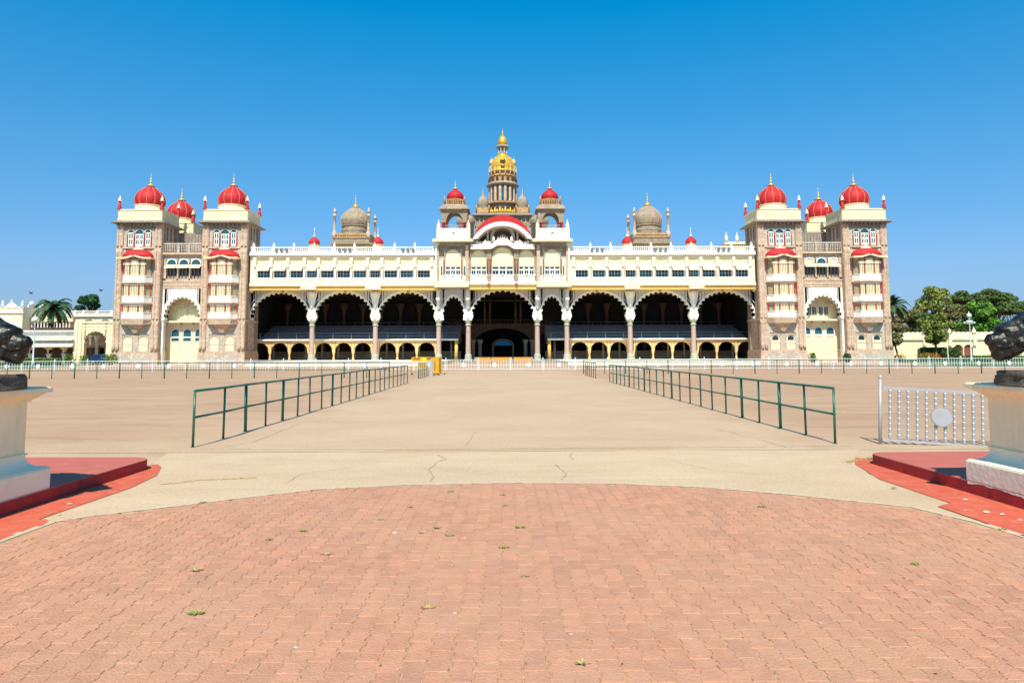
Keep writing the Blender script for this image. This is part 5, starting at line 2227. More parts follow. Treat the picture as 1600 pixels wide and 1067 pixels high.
ring('kiosk_eave', 'dome_stone', [(7.4, 233), (7.4, 231.8), (10.2, 231.2), (10.1, 230.6), (7.6, 227.2)], 24)
ring('small_gold_dome', 'gold', [(6.6, 227.4), (7.4, 225), (7.4, 222), (6.4, 218), (4.2, 214.5), (1.8, 212)], 24)
m = MB()
finial(m, xT, YT, zT(212.4), zT(201.5) - zT(212.4), .30)
part(m, 'top_finial', 'gold', gt)
# four little domes round the tower foot
for s_ in (-1, 1):
    for yy in (-3.4, 4.6):
        kx = xT + s_ * 30 * kT
        m = MB()
        m.box(kx - 1.25, kx + 1.25, YT + yy - 1.0, YT + yy + 1.0, zT(339.5), zT(331.5))
        cdm = part(m, 'corner_kiosk', 'orange_stone', gt)
        m = MB()
        m.lathe([(1.02, 0)] + [(r, h + .15) for r, h in bulb(1.1, 2.6, 10, .85)], kx, YT + yy, 24, z=zT(331.5), rib=.05, ribs=12)
        part(m, 'small_stone_dome', 'dome_stone', gt)
        m = MB()
        finial(m, kx, YT + yy, zT(331.5) + 2.6, 1.5, .2)
        part(m, 'small_finial', 'finial_gold', gt)
        for q in (-9.5, 9.5):
            m = MB()
            m.lathe([(.2, 0), (.16, .9), (.24, 1.0), (.05, 1.5)], kx + q * kT, YT + yy - .9, 6, z=zT(339.5))
            part(m, 'pinnacle', 'orange_stone', gt)
# plain domes half hidden behind the chhatris
for s_ in (-1, 1):
    YD = 124
    xx = X(s_ * 58, YD)
    m = MB()
    zd = Z(352, YD)
    m.lathe([(1.5, -3), (1.5, 0)] + [(r, h) for r, h in bulb(1.75, 2.4, 10, .9)] + [(.4, 2.45), (.45, 2.8), (.05, 3.1)], xx, YD, 24, z=zd)
    part(m, 'plain_dome', 'dome_stone')

# ---- grey domes over the wings
for s_, o_, top in ((-1, -232.3, 323.5), (1, 229, 321)):
    YD = 124
    kk = at(CPX + 1, 350, YD).x - at(CPX, 350, YD).x
    zd = lambda py: Z(py, YD)
    xx = X(o_, YD)
    m = MB()
    hb = 27.5 * kk
    m.box(xx - hb, xx + hb, YD - hb, YD + hb, zd(390), zd(368.5))
    m.box(xx - hb - .15, xx + hb + .15, YD - hb - .15, YD + hb + .15, zd(376.5), zd(375.5))
    m.box(xx - hb - .6, xx + hb + .6, YD - hb - .6, YD + hb + .6, zd(385.5), zd(384))
    dm = part(m, 'dome_platform', 'dome_stone')
    m = MB()
    m.box(xx - hb + .1, xx + hb - .1, YD - hb - .06, YD - hb, zd(375.3), zd(369.4))
    for q in range(14):
        x2 = xx - hb + .6 + q * (2 * hb - 1.2) / 13
        m.lathe([(.2, 0), (.05, .02)], x2, YD - hb - .1, 6, z=zd(372))
        m.box(x2 - .04, x2 + .04, YD - hb - .1, YD - hb - .06, zd(375.3), zd(369.4))
    part(m, 'dome_balustrade', 'orange_stone', dm)
    m = MB()
    r0 = 20.3 * kk
    m.lathe([(r0, zd(369)), (r0, zd(363.5)), (r0 * 1.03, zd(363)), (r0 * 1.03, zd(360)), (r0 * .97, zd(359.5)), (r0 * .97, zd(355.5)), (r0 * 1.05, zd(355)), (r0 * 1.05, zd(353.6))], xx, YD, 40, smooth=False)
    part(m, 'dome_drum', 'dome_stone', dm)
    m = MB()
    prof = bulb(22.2 * kk, zd(top) - zd(353.6), 16, .9)
    m.lathe(prof, xx, YD, 60, z=zd(353.6), rib=.012, ribs=30)
    part(m, 'ribbed_stone_dome', 'dome_stone', dm)
    m = MB()
    for k in range(20):
        a = 2 * PI * k / 20
        m.path([(xx + (r + .02) * math.cos(a), YD + (r + .02) * math.sin(a), zd(353.6) + h) for r, h in prof], .045, 4)
    part(m, 'dome_rib', 'pink_stone', dm)
    m = MB()
    m.lathe([(.7, 0), (.5, .3), (.22, .6)], xx, YD, 12, z=zd(top) - .15)
    finial(m, xx, YD, zd(top) + .3, 2.1, .26)
    part(m, 'finial', 'gold', dm)
    for ax, ay in ((-1, -1), (1, -1), (1, 1), (-1, 1)):
        m = MB()
        tx, ty = xx + ax * (hb - .2), YD + ay * (hb - .2)
        m.lathe([(.42, 0), (.42, 1.1), (.36, 1.15), (.26, 1.4), (.22, 4.0), (.36, 4.05), (.36, 4.2), (.26, 4.25), (.28, 4.7), (.42, 4.75), (.2, 5.1), (.05, 5.6)], tx, ty, 8, z=zd(377))
        part(m, 'dome_minaret', 'pink_stone', dm)
    for q in (-6, -2, 2, 6):
        m = MB()
# far little roof pavilion by the right hand towers
YQ = 128
xx = X(362, YQ)
m = MB()
zq = Z(388, YQ)
m.box(xx - 1.7, xx + 2.4, YQ - 1.5, YQ + 1.5, zq - 2, zq + .9)
m.box(xx - 2.1, xx + 2.8, YQ - 1.9, YQ + 1.9, zq + .4, zq + .7)
for dx in (-1.6, 0.4, 2.2):
    m.lathe([(.35, 0), (.3, .5), (.36, .9), (.1, 1.3), (.03, 1.9)], xx + dx, YQ - 1.4, 8, z=zq + .9)
part(m, 'roof_kiosk', 'pale_cream')

# ------------------------------------------------------------------ railings and fences
def rail_post(parent, p, h, r, lean=(0, 0), seg=8):
    m = MB()
    m.tube((0, 0, -.05), (lean[0], lean[1], h), r, seg)
    m.tube((0, 0, 0), (0, 0, .012), r * 1.9, seg)
    return obj('post', m.mesh('post', 'rail_green'), parent, p)


def green_rail(label, pts, h, group, thick=(2,), cat='railing', r=.021, base_loc=None):
    """pipe railing standing on the ground along pts; thick = which posts are the heavy joint posts"""
    o0 = Vector((pts[0][0], pts[0][1], 0))
    t = thing('pipe_railing', label, cat, o0, group=group)
    tops = []
    rnd = random.Random(len(pts) + int(pts[0][0] * 10))
    for i, (x, y) in enumerate(pts):
        ln = (rnd.uniform(-.012, .012), rnd.uniform(-.012, .012))
        rr = r * (1.5 if i in thick else 1.0)
        rail_post(t, (x - o0.x, y - o0.y, 0), h, rr, ln)
        tops.append(Vector((x - o0.x + ln[0], y - o0.y + ln[1], h)))
    for nm, f in (('top_rail', 1.0), ('middle_rail', .53)):
        m = MB()
        q = [Vector((a.x * 1.0, a.y, h * f)) for a in tops]
        m.path(q, r * (1.05 if f == 1 else .9), 8)
        for a in q:
            m.ball(a, r * 1.12, 8, 5)
        m.build(nm, 'rail_green', t)
    return t


RG = 'green pipe railings on the plaza'
H1 = 0.915
rnd = random.Random(5)
lp = [(-5.10 + rnd.uniform(-.012, .012) - i * .004, 11.32 + i * 1.13) for i in range(23)]
lp[1] = (lp[1][0] + .03, lp[1][1])
green_rail('long green pipe railing left of the path, running towards the palace', lp, H1, RG, (2, 4, 8, 13))
rp = [(5.46 + rnd.uniform(-.012, .012) + i * .002, 11.42 + i * 1.13) for i in range(23)]
green_rail('long green pipe railing right of the path, nearest the silver gate', rp, H1, RG, (2, 4, 10, 14, 17, 20))
green_rail('short green railing stub beside the yellow barricades', [(-5.36 - i * .01, 42.3 + i * 1.1) for i in range(6)], .93, RG, (0,))
green_rail('short green railing stub at the far right end of the path', [(5.50 + i * .01, 42.0 + i * 1.1) for i in range(6)], .93, RG, (5,))
# cross railings parallel to the palace
pl = []
a, b_ = gnd(608, 590), gnd(0, 592)
nn = 19
d_ = (b_ - a) / 17.3
pl = [(a.x + d_.x * i, a.y + d_.y * i) for i in range(nn + 10)]
green_rail('long green railing across the left half of the plaza before the white fence', pl, 1.0, RG, tuple(range(0, 30, 2)), r=.026)
a, b_ = gnd(912, 583.9), gnd(1600, 583.6)
d_ = (b_ - a) / 19.8
pl = [(a.x + d_.x * i, a.y + d_.y * i) for i in range(30)]
green_rail('long green railing across the right half of the plaza before the white fence', pl, 1.0, RG, tuple(range(0, 30, 2)), r=.026)

# white picket fence with round plates, one long fence made of panels
YFN = 64.0
wf = thing('white_picket_fence', 'long white picket fence with round plates standing right across the palace front', 'fence', (0, YFN, 0))
PWID = 3.02


def picket_mesh():
    m = MB()
    for k in range(12):
        x = -PWID / 2 + .14 + k * (PWID - .28) / 11
        m.box(x - .015, x + .015, -.012, .012, .10, .94)
    m.box(-PWID / 2, PWID / 2, -.02, .02, .95, .99)
    m.box(-PWID / 2, PWID / 2, -.02, .02, .09, .12)
    m.box(-PWID / 2, PWID / 2, -.02, .02, .50, .53)
    return m.mesh('fence_panel', 'white_paint')


pm = picket_mesh()
mm_ = MB()
mm_.box(-.035, .035, -.035, .035, 0, 1.08)
mm_.ball((0, 0, 1.11), .055, 8, 5)
postm = mm_.mesh('fence_post', 'white_paint')
mm_ = MB()
mm_.tube((0, -.05, 0), (0, -.03, 0), .19, 16, smooth=False)
discm = mm_.mesh('round_plate', 'disc_white')
x_ = X(-13, YFN) - PWID * 19.5
for k in range(37):
    xc = x_ + (k + .5) * PWID
    obj('fence_panel', pm, wf, (xc, 0, 0))
    obj('fence_post', postm, wf, (xc + PWID / 2, 0, 0))
    obj('round_plate', discm, wf, (xc + (.0 if k % 2 else .15), 0, .5))
# white board lying along the foot of the fence left of the centre
bd = MB()
g0, g1 = at(716, 578, 63.4), at(778, 578, 63.4)

# ------------------------------------------------------------------ yellow barricades
a, b_ = gnd(643.5, 585.5), gnd(678.5, 585.5)
w = b_.x - a.x
t = thing('police_barricade', 'yellow wheeled barricade with sign boards facing the path, left of the fence', 'barricade', ((a.x + b_.x) / 2, a.y, 0), group='yellow barricades')
m = MB()
hw = w / 2
for sx in (-1, 1):
    m.tube((sx * hw, 0, .1), (sx * hw, 0, 1.26), .03, 6)
    m.tube((sx * hw, -.25, .12), (sx * hw, .25, .12), .03, 6)
m.tube((-hw, 0, 1.26), (hw, 0, 1.26), .03, 6)
m.tube((-hw, 0, .25), (hw, 0, .25), .03, 6)
m.build('frame', 'barricade_yellow', t)
m = MB().box(-hw, hw, -.02, .02, .97, 1.22)
m.build('header_board', 'barricade_yellow', t)
m = MB().box(-.18, .22, -.04, -.021, 1.0, 1.24)
m.build('sign_plate', 'sign_yellow', t)
m = MB().box(-hw + .1, -.22, -.035, -.021, 1.13, 1.2).box(.26, hw - .2, -.035, -.021, 1.13, 1.2)
m.build('header_stripe', 'dull_red_brown', t)
m = MB().box(-.3, .25, -.02, .02, .48, .80)
m.build('centre_board', 'barricade_yellow', t)
for sx in (-1, 1):
    for yy in (-.25, .25):
        m = MB().tube((sx * hw - .025, yy, .055), (sx * hw + .025, yy, .055), .055, 10)
        m.build('wheel', 'black', t)
a = gnd(683.5, 586)
t = thing('police_barricade', 'yellow wheeled barricade turned end on, beside the grey post', 'barricade', (a.x, a.y + .5, 0), rz=R(80), group='yellow barricades')
m = MB()
for sx in (-1, 1):
    m.tube((sx * .8, 0, .1), (sx * .8, 0, 1.26), .035, 6)
    m.tube((sx * .8, -.27, .12), (sx * .8, .27, .12), .035, 6)
m.tube((-.8, 0, 1.26), (.8, 0, 1.26), .035, 6)
m.build('frame', 'barricade_yellow', t)
m = MB().box(-.8, .8, -.025, .025, .2, 1.2)
m.build('board', 'barricade_yellow', t)
m = MB().box(-.86, -.80, -.28, .28, .16, 1.24)
m.build('end_board', 'barricade_yellow', t)
m = MB().box(-.875, -.861, -.03, .04, .3, 1.0)
m.build('end_stripe', 'dull_red_brown', t)
for sx in (-1, 1):
    for yy in (-.27, .27):
        m = MB().tube((sx * .8 - .025, yy, .055), (sx * .8 + .025, yy, .055), .055, 10)
        m.build('wheel', 'black', t)
a = gnd(674, 588)
m = MB().box(-.09, .09, -.09, .09, 0, 1.17)
m.box(-.10, .10, -.10, .10, 0, .04)
o = m.build('grey_post', 'silver', loc=(a.x, a.y, 0))
tag(o, 'square grey metal post between the green stub railing and a yellow barricade', 'post')

# orange cloth barriers inside the palace entrance
for i, (px0, px1) in enumerate(((742, 766), (768, 800), (803, 832))):
    YO = 96.0
    p0, p1 = at(px0, 560, YO), at(px1, 560, YO)
    t = thing('orange_barrier', ('left', 'middle', 'right')[i] + ' one of three low orange barriers before the dark palace entrance', 'barrier', ((p0.x + p1.x) / 2, YO, 0), group='orange barriers at the entrance')
    hw = (p1.x - p0.x) / 2
    m = MB().box(-hw, hw, -.03, .03, .75, 1.05)
    m.build('top_board', 'orange_cloth', t)
    m = MB().box(-hw, hw, -.02, .02, .3, .62)
    m.build('lower_board', 'orange_cloth', t)
    for sx in (-1, 1):
        m = MB().tube((sx * hw, 0, 0), (sx * hw, 0, 1.08), .04, 6)
        m.build('leg', 'steel_grey', t)

# ------------------------------------------------------------------ silver gate leaf
gt_ = thing('gate_leaf', 'open silver metal gate leaf with a round plate, beside the right pedestal', 'gate', (6.16, 11.35, 0))
W_, Hh = 2.45, .86
pts = []
gr = MB()
gr.tube((0, 0, .0), (0, 0, 1.07), .026, 10)
gr.ball((0, 0, 1.095), .032, 10, 6, sz=1.3)
gr.build('gate_post', 'silver', gt_)
m = MB().box(.03, W_, -.018, .018, Hh - .01 + .06, Hh + .03 + .06)
m.build('top_bar', 'silver', gt_)
m = MB().box(.03, W_, -.018, .018, .06, .10)
m.build('bottom_bar', 'silver', gt_)
bal = MB()
prof = [(.019, .0)]
z = .10
Hb = Hh + .05 - .10
nk = 9
for k in range(nk):
    a0 = Hb * k / nk
    dz = Hb / nk
    prof += [(.019, a0 + dz * .1), (.030, a0 + dz * .3), (.019, a0 + dz * .45), (.031, a0 + dz * .62), (.031, a0 + dz * .75), (.019, a0 + dz * .95)]
bal.lathe(prof, 0, 0, 8)
bm = bal.mesh('baluster', 'silver')
for k in range(17):
    obj('baluster', bm, gt_, (.15 + k * .137, 0, .10))
m = MB()
m.tube((.90, -.065, .50), (.90, -.032, .50), .155, 28, smooth=False)
m.tube((.90, -.072, .50), (.90, -.064, .50), .143, 28, smooth=False)
m.build('round_plate', 'silver', gt_)
gt_.rotation_euler = (R(-2), R(3.2), R(-12))

# ------------------------------------------------------------------ pedestals
def pedestal(sx, xin, yfar, label):
    """xin = distance of its inner face from the axis; the statue looks across the path"""
    t = thing('statue_pedestal', label, 'pedestal', (sx * xin, yfar, 0.0), group='painted pedestals of the bronze tigers')
    L, D = 2.7, 1.75          # along x, along y (towards the camera)
    def rect(i, b=0):
        pts = [(i, -i), (L - i, -i), (L - i, -D + i), (i, -D + i)]
        pts = [(sx * x, y) for x, y in pts]
        ar = sum(pts[k][0] * pts[(k + 1) % 4][1] - pts[(k + 1) % 4][0] * pts[k][1] for k in range(4))
        return pts if ar > 0 else pts[::-1]
    m = MB()
    m.slab(rect(-.012), .139, .35)
    m.slab(rect(-.012), .35, .368, rect(.01))
    o1 = m.build('plinth', 'pedestal_white', t)
    bv = o1.modifiers.new('bevel', 'BEVEL')
    bv.width = .012
    bv.segments = 3
    m = MB()
    n = 7
    for k in range(n):
        u0, u1 = k / n, (k + 1) / n
        f = lambda u: .02 + .13 * math.sin(u * PI / 2) ** .8
        h = lambda u: .368 + .13 * (1 - math.cos(u * PI / 2))
        m.slab(rect(f(u0)), h(u0), h(u1), rect(f(u1)))
    m.build('cove_moulding', 'pedestal_white', t)
    m = MB()
    m.slab(rect(.135), .498, .515)
    m.slab(rect(.155), .515, 1.03)
    m.build('shaft', 'pedestal_paint', t)
    m = MB()
    m.slab(rect(.13), 1.03, 1.05)
    m.slab(rect(.125), 1.05, 1.12, rect(.035))
    m.slab(rect(.0), 1.12, 1.165)
    m.slab(rect(.01), 1.165, 1.18, rect(.03))
    o2 = m.build('cap', 'pedestal_paint', t)
    # ragged lower edge of the white paint running over the red kerb
    m = MB()
    y = 0.0
    rn = random.Random(4 + sx)
    x = sx * -.016
    prev = .10
    ys = [-.012 - i * .05 for i in range(36)]
    zz = []
    for i in range(len(ys)):
        prev += rn.uniform(-.012, .012)
        prev = min(.135, max(.095, prev))
        zz.append(prev)
    for i in range(len(ys) - 1):
        a, b, c, d = (x, ys[i], zz[i]), (x, ys[i + 1], zz[i + 1]), (x, ys[i + 1], .141), (x, ys[i], .141)
        m.quad(*((a, b, c, d) if sx > 0 else (d, c, b, a)))
    m.build('paint_drip', 'pedestal_white', t)
    return t


pedestal(-1, 4.72, 7.22, 'white painted pedestal on the left red platform, carrying a bronze tiger')
pedestal(1, 4.945, 7.40, 'white painted pedestal on the right red platform, beside the silver gate')


# ------------------------------------------------------------------ bronze tigers
def tiger(sx, x0, y0, z0, label):
    """x0 = how far from the axis the snout is; body runs outwards; head hangs low"""
    t = thing('tiger_statue', label, 'statue', (sx * x0, y0, z0), group='bronze tigers on the pedestals')
    m = MB()

    def P(x, y, z):
        return Vector((sx * x, y, z))

    def limb(pts):
        for (a, ra), (b, rb) in zip(pts, pts[1:]):
            m.tube(P(*a), P(*b), ra, 12, rb)
            m.ball(P(*b), rb, 12, 8)
        a, ra = pts[0]
        m.ball(P(*a), ra, 12, 8)
    # trunk: chest, belly, haunch
    limb([((.62, 0, .50), .155), ((.80, 0, .47), .175), ((1.05, 0, .46), .165), ((1.30, 0, .46), .15), ((1.55, 0, .48), .155)])
    # neck with ruff down to the head
    limb([((.66, 0, .54), .15), ((.50, 0, .47), .145), ((.36, 0, .385), .145)])
    # skull, muzzle and jaw (head hanging, snout towards the path)
    m.ball(P(.27, 0, .345), .150, 14, 10, sx=1.05, sy=.95, sz=.95)
    m.ball(P(.20, 0, .40), .085, 12, 8, sx=1.2, sy=1.2, sz=.6)
    limb([((.20, 0, .31), .105), ((.09, 0, .285), .078), ((.055, 0, .29), .060)])
    m.ball(P(.045, 0, .325), .034, 10, 6, sx=1.0, sy=1.2)
    limb([((.26, 0, .24), .11), ((.19, 0, .19), .09), ((.125, 0, .155), .068)])
    limb([((.16, 0, .24), .085), ((.09, 0, .225), .062)])
    limb([((.30, .07, .25), .07), ((.22, .06, .20), .055)])
    limb([((.30, -.07, .25), .07), ((.22, -.06, .20), .055)])
    for k in range(9):                                          # cast folds of skin over neck and shoulder
        u = k / 8
        cx_, cz_ = .34 + .40 * u, .40 + .16 * u
        for s_ in (-1, 1):
            m.path([P(cx_ + .02, s_ * .06, cz_ + .135), P(cx_ + .005, s_ * .125, cz_ + .06), P(cx_ - .015, s_ * .155, cz_ - .03), P(cx_ + .01, s_ * .12, cz_ - .11)], .013, 6)
    for s_ in (-1, 1):                                          # mouth line, cheek ruff
        m.path([P(.06, s_ * .045, .235), P(.13, s_ * .085, .225), P(.20, s_ * .10, .245)], .016, 6)
        for q in range(4):
            m.tube(P(.30, s_ * .10, .36 - q * .05), P(.34 - q * .01, s_ * .15, .30 - q * .055), .028, 7, .012)
    for s_ in (-1, 1):
        m.ball(P(.14, s_ * .055, .262), .052, 10, 6)            # whisker pads
        m.ball(P(.185, s_ * .075, .375), .032, 8, 6)            # brow
        m.ball(P(.33, s_ * .115, .455), .045, 10, 6, sx=.6)     # ears
        m.ball(P(.27, s_ * .11, .27), .06, 10, 6)               # cheek
    # legs
    for s_ in (-1, 1):
        f = .10 if s_ > 0 else .0
        limb([((.70, s_ * .10, .46), .11), ((.70 + f, s_ * .12, .30), .072), ((.66 + f, s_ * .12, .15), .052), ((.66 + f, s_ * .12, .05), .05)])
        m.ball(P(.62 + f, s_ * .12, .035), .055, 10, 6, sx=1.5, sz=.7)
        limb([((1.52, s_ * .09, .44), .13), ((1.42 - f, s_ * .12, .28), .09), ((1.55 - f, s_ * .12, .17), .052), ((1.50 - f, s_ * .12, .05), .045)])
        m.ball(P(1.46 - f, s_ * .12, .035), .055, 10, 6, sx=1.5, sz=.7)
    limb([((1.66, 0, .50), .05), ((1.80, 0, .36), .035), ((1.85, .02, .2), .032), ((1.95, .03, .12), .03)])
    b = m.build('body', 'bronze', t)
    rm = b.modifiers.new('remesh', 'REMESH')
    rm.mode = 'VOXEL'
    rm.voxel_size = .008
    rm.use_smooth_shade = True
    sm = b.modifiers.new('smooth', 'SMOOTH')
    sm.factor = .5
    sm.iterations = 3
    tx = bpy.data.textures.new('bronze_relief', 'CLOUDS')
    tx.noise_scale = .07
    dp = b.modifiers.new('relief', 'DISPLACE')
    dp.texture = tx
    dp.strength = .012
    dp.mid_level = .5
    for s_ in (-1, 1):
        e = MB()
        e.ball(P(.155, s_ * .088, .345), .017, 8, 6)
        e.build('eye', 'black', t)
    return t


def rock(sx, x0, y0, label):
    t = MB()
    rn = random.Random(8 + sx)
    n = 40
    N2 = 7
    vs, fs = [], []
    L, D = 2.1, .62
    for j in range(N2):
        u = j / (N2 - 1)
        for k in range(n):
            a = 2 * PI * k / n
            c, s_ = math.cos(a), math.sin(a)
            ex = (abs(c) ** .35) * (1 if c > 0 else -1)
            ey = (abs(s_) ** .35) * (1 if s_ > 0 else -1)
            w = 1 - .10 * u ** 2 + rn.uniform(-.012, .012)
            vs.append((sx * (x0 + L / 2 + ex * L / 2 * (1 - .02 * u) + rn.uniform(-.015, .015)), y0 + ey * D / 2 * w + rn.uniform(-.015, .015), 1.178 + .135 * u + rn.uniform(-.008, .008) * (u > 0)))
    for j in range(N2 - 1):
        for k in range(n):
            q = (j * n + k, j * n + (k + 1) % n, (j + 1) * n + (k + 1) % n, (j + 1) * n + k)
            fs.append(q if sx > 0 else q[::-1])
    top = tuple((N2 - 1) * n + k for k in range(n))
    fs.append(top if sx > 0 else top[::-1])
    t.add(vs, fs, True)
    o = t.build('rock_base', 'rock_bronze', origin=(sx * (x0 + L / 2), y0, 1.178))
    tag(o, label, 'statue base', 'rough bronze slabs under the tigers')
    return o


rock(-1, 4.69, 6.62, 'rough brown slab under the left tiger, on top of the left pedestal')
rock(1, 4.93, 6.72, 'rough brown slab under the right tiger, on top of the right pedestal')
tiger(-1, 4.545, 6.60, 1.330, 'dark bronze tiger with lowered head looking right, on the left pedestal')
tiger(1, 4.73, 6.70, 1.325, 'dark bronze tiger with lowered head looking left, on the right pedestal')


# ------------------------------------------------------------------ side buildings
def loc_part(t, mb, name, m):
    b = t.location
    mb.v = [(x - b.x, y - b.y, z - b.z) for x, y, z in mb.v]
    return mb.build(name, m, t)


def loc_sub(par, t, mb, name, m):
    b = t.location
    mb.v = [(x - b.x, y - b.y, z - b.z) for x, y, z in mb.v]
    return mb.build(name, m, par)


# left: low arcaded gatehouse attached to the palace
YG = 120.0
t = thing('gatehouse', 'low cream arcaded wing with a tall scalloped gateway, left of the palace towers', 'building', (at(120, 560, YG).x, YG, 0))
ax = lambda px, Y=YG: at(px, 530, Y).x
az_ = lambda py, Y=YG, px=90: at(px, py, Y).z
# tall gateway block
g0, g1 = ax(118), ax(177.5)
cx, rx = ax(148.7), (ax(166) - ax(131.5)) / 2
zs = az_(533)
zt_ = az_(505)
m = MB()
cur = cusp(cx, zs, rx, az_(517.5) - zs, 9, .08, 5, drop=.6, tuck=-.05)
m.spandrel([(g0, zs - .6)] + cur + [(g1, zs - .6)], g0, g1, zt_, YG, YG + .8)
m.box(g0, cx - rx, YG + .01, YG + .8, 0, zs - .6)
m.box(cx + rx, g1, YG + .01, YG + .8, 0, zs - .6)
m.box(g0, g0 + .35, YG + .8, YG + 2, 0, zt_)
m.box(g0, g1, YG + .8, YG + 9, zt_ - .4, zt_)
gb = loc_part(t, m, 'gateway_block', 'cream')
m = MB()
m.box(g0 - .1, g1, YG - .15, YG + .9, zt_, zt_ + .3)
m.box(g0, g1, YG - .06, YG, az_(510), az_(508.5))
for k in range(30):
    xx = g0 + .2 + k * (g1 - g0 - .4) / 29
    m.box(xx - .06, xx + .06, YG - .05, YG, az_(516), az_(511))
loc_sub(gb, t, m, 'cornice', 'pale_cream')
m = MB()
for xx in (g0 + .8, g0 + .1):
    m.box(xx - .3, xx + .3, YG - .2, YG + .0, 0, zt_)
m.box(g0 - .3, g0 + 1.2, YG - .35, YG, 0, .9)
loc_sub(gb, t, m, 'pier', 'cream')
for px in (133.5, 142, 151.5):
    m = MB()
    m.lathe([(.5, 0), (.5, .3), (.28, .6), (.24, 4.2), (.5, 4.8), (.6, 5.1)], ax(px, YG + 5), YG + 5, 10, z=0)
    loc_sub(gb, t, m, 'gateway_column', 'grey_stone' if px < 150 else 'white')
m = MB()
m.box(g0 - 14, g1, YG + 8.6, YG + 9, 0, zt_ - .4)
loc_sub(gb, t, m, 'gateway_rear', 'dark_brown')
# low arcade with white parapet
l0, l1 = ax(-60), g0
zp0, zp1 = az_(541), az_(516.5)
m = MB()
m.box(l0, l1, YG + 1.5, YG + 9, zp0 - .2, zp0 + .3)
m.box(l0, l1, YG + .5, YG + .9, zp0, zp1 - 1.0)
lw = loc_part(t, m, 'low_wing', 'pale_cream')
m = MB()
m.box(l0, l1, YG - .3, YG + 1, zp1 - .2, zp1 + .05)
m.box(l0, l1, YG + .3, YG + .6, zp1 - 1.1, zp1 - .2)
m.box(l0, l1, YG - .9, YG + .5, az_(532.0), az_(530.5))
m.add([(l0, YG - .9, az_(541)), (l1, YG - .9, az_(541)), (l1, YG + .4, az_(531.5)), (l0, YG + .4, az_(531.5)),
       (l0, YG - .9, az_(541) - .1), (l1, YG - .9, az_(541) - .1), (l1, YG + .4, az_(531.5) - .1), (l0, YG + .4, az_(531.5) - .1)],
      [(0, 1, 2, 3), (7, 6, 5, 4), (4, 5, 1, 0), (1, 5, 6, 2), (4, 0, 3, 7), (3, 2, 6, 7)])
loc_sub(lw, t, m, 'white_parapet', 'white')
arches = [(-38, 11), (-12, 11), (14, 11), (36, 10), (61.5, 13), (88, 10.5), (110, 8.0)]
prev = l0
for px, hw in arches:
    cx = ax(px, YG + 1.2)
    r_ = hw * .115
    m = MB()
    nxt = cx + r_ + .35
    zz = az_(549, YG + 1.2)
    m.spandrel([(prev, zz - .3)] + cusp(cx, zz, r_, az_(542.5, YG + 1.2) - zz, 7, .05, 4, drop=.3, tuck=-.04) + [(nxt, zz - .3)], prev, nxt, zp0, YG + 1.2, YG + 1.7)
    loc_sub(lw, t, m, 'arch', 'pale_cream')
    m = MB()
    m.lathe([(.35, 0), (.25, .4), (.22, zz - 1.4), (.5, zz - .35)], nxt - .18, YG + 1.45, 8)
    loc_sub(lw, t, m, 'arcade_column', 'pale_cream')
    prev = nxt
m = MB()
m.box(l0, l1, YG + 7, YG + 7.3, 0, zp0)
loc_sub(lw, t, m, 'arcade_rear', 'dome_stone')
m = MB()
m.box(l0, ax(77), YG + 1.3, YG + 1.5, 0, 1.1)
loc_sub(lw, t, m, 'low_wall', 'cream')
t = None

# left, behind: two storey range with balustrade
YB2 = 140.0
t = thing('two_storey_range', 'pale two storey range with pedimented roofline, behind the low arcaded wing', 'building', (at(90, 560, YB2).x, YB2, 0))
bx = lambda px, Y=YB2: at(px, 500, Y).x
bz = lambda py, Y=YB2, px=90: at(px, py, Y).z
m = MB()
m.box(bx(35), bx(182), YB2 + 1, YB2 + 12, 0, bz(494))
m.box(bx(100), bx(182), YB2, YB2 + 1, bz(517), bz(494))
rg = loc_part(t, m, 'main_block', 'pale_cream')
m = MB()
m.box(bx(100), bx(182), YB2 - .4, YB2 + .2, bz(495), bz(493.5))
m.box(bx(100), bx(182), YB2 - .25, YB2 + .1, bz(487), bz(485.8))
for k in range(70):
    xx = bx(100) + .1 + k * (bx(182) - bx(100) - .2) / 69
    m.box(xx - .045, xx + .045, YB2 - .1, YB2, bz(493.5), bz(487))
for px in (101, 118, 131, 153, 175):
    m.box(bx(px) - .25, bx(px) + .25, YB2 - .3, YB2 + .2, bz(494), bz(485))
loc_sub(rg, t, m, 'roof_balustrade', 'white')
for px in (139, 165):
    m = MB()
    m.band(semi(bx(px), bz(505.5), .75, .75, 10), semi(bx(px), bz(505.5), .95, .95, 10), YB2 - .1, YB2 + .1)
    m.prism(arch_fill(bx(px), bz(508), bz(505.5), .75, .74), YB2 - .06, YB2 - .01)
    loc_sub(rg, t, m, 'arched_window', 'dome_stone')
# colonnade of the upper floor
zc0, zc1 = bz(515.5), bz(503)
for k in range(14):
    px = 48 + k * 4.9
    m = MB()
    m.lathe([(.22, 0), (.17, .25), (.15, zc1 - zc0 - .5), (.3, zc1 - zc0)], bx(px), YB2 - .5, 6, z=zc0)
    loc_sub(rg, t, m, 'colonnade_column', 'white')
m = MB()
m.box(bx(44), bx(118), YB2 - .9, YB2 + .99, zc1, zc1 + .9)
loc_sub(rg, t, m, 'colonnade_beam', 'cream')
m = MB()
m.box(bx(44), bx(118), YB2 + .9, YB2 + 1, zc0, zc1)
loc_sub(rg, t, m, 'colonnade_shade', 'dark_brown')
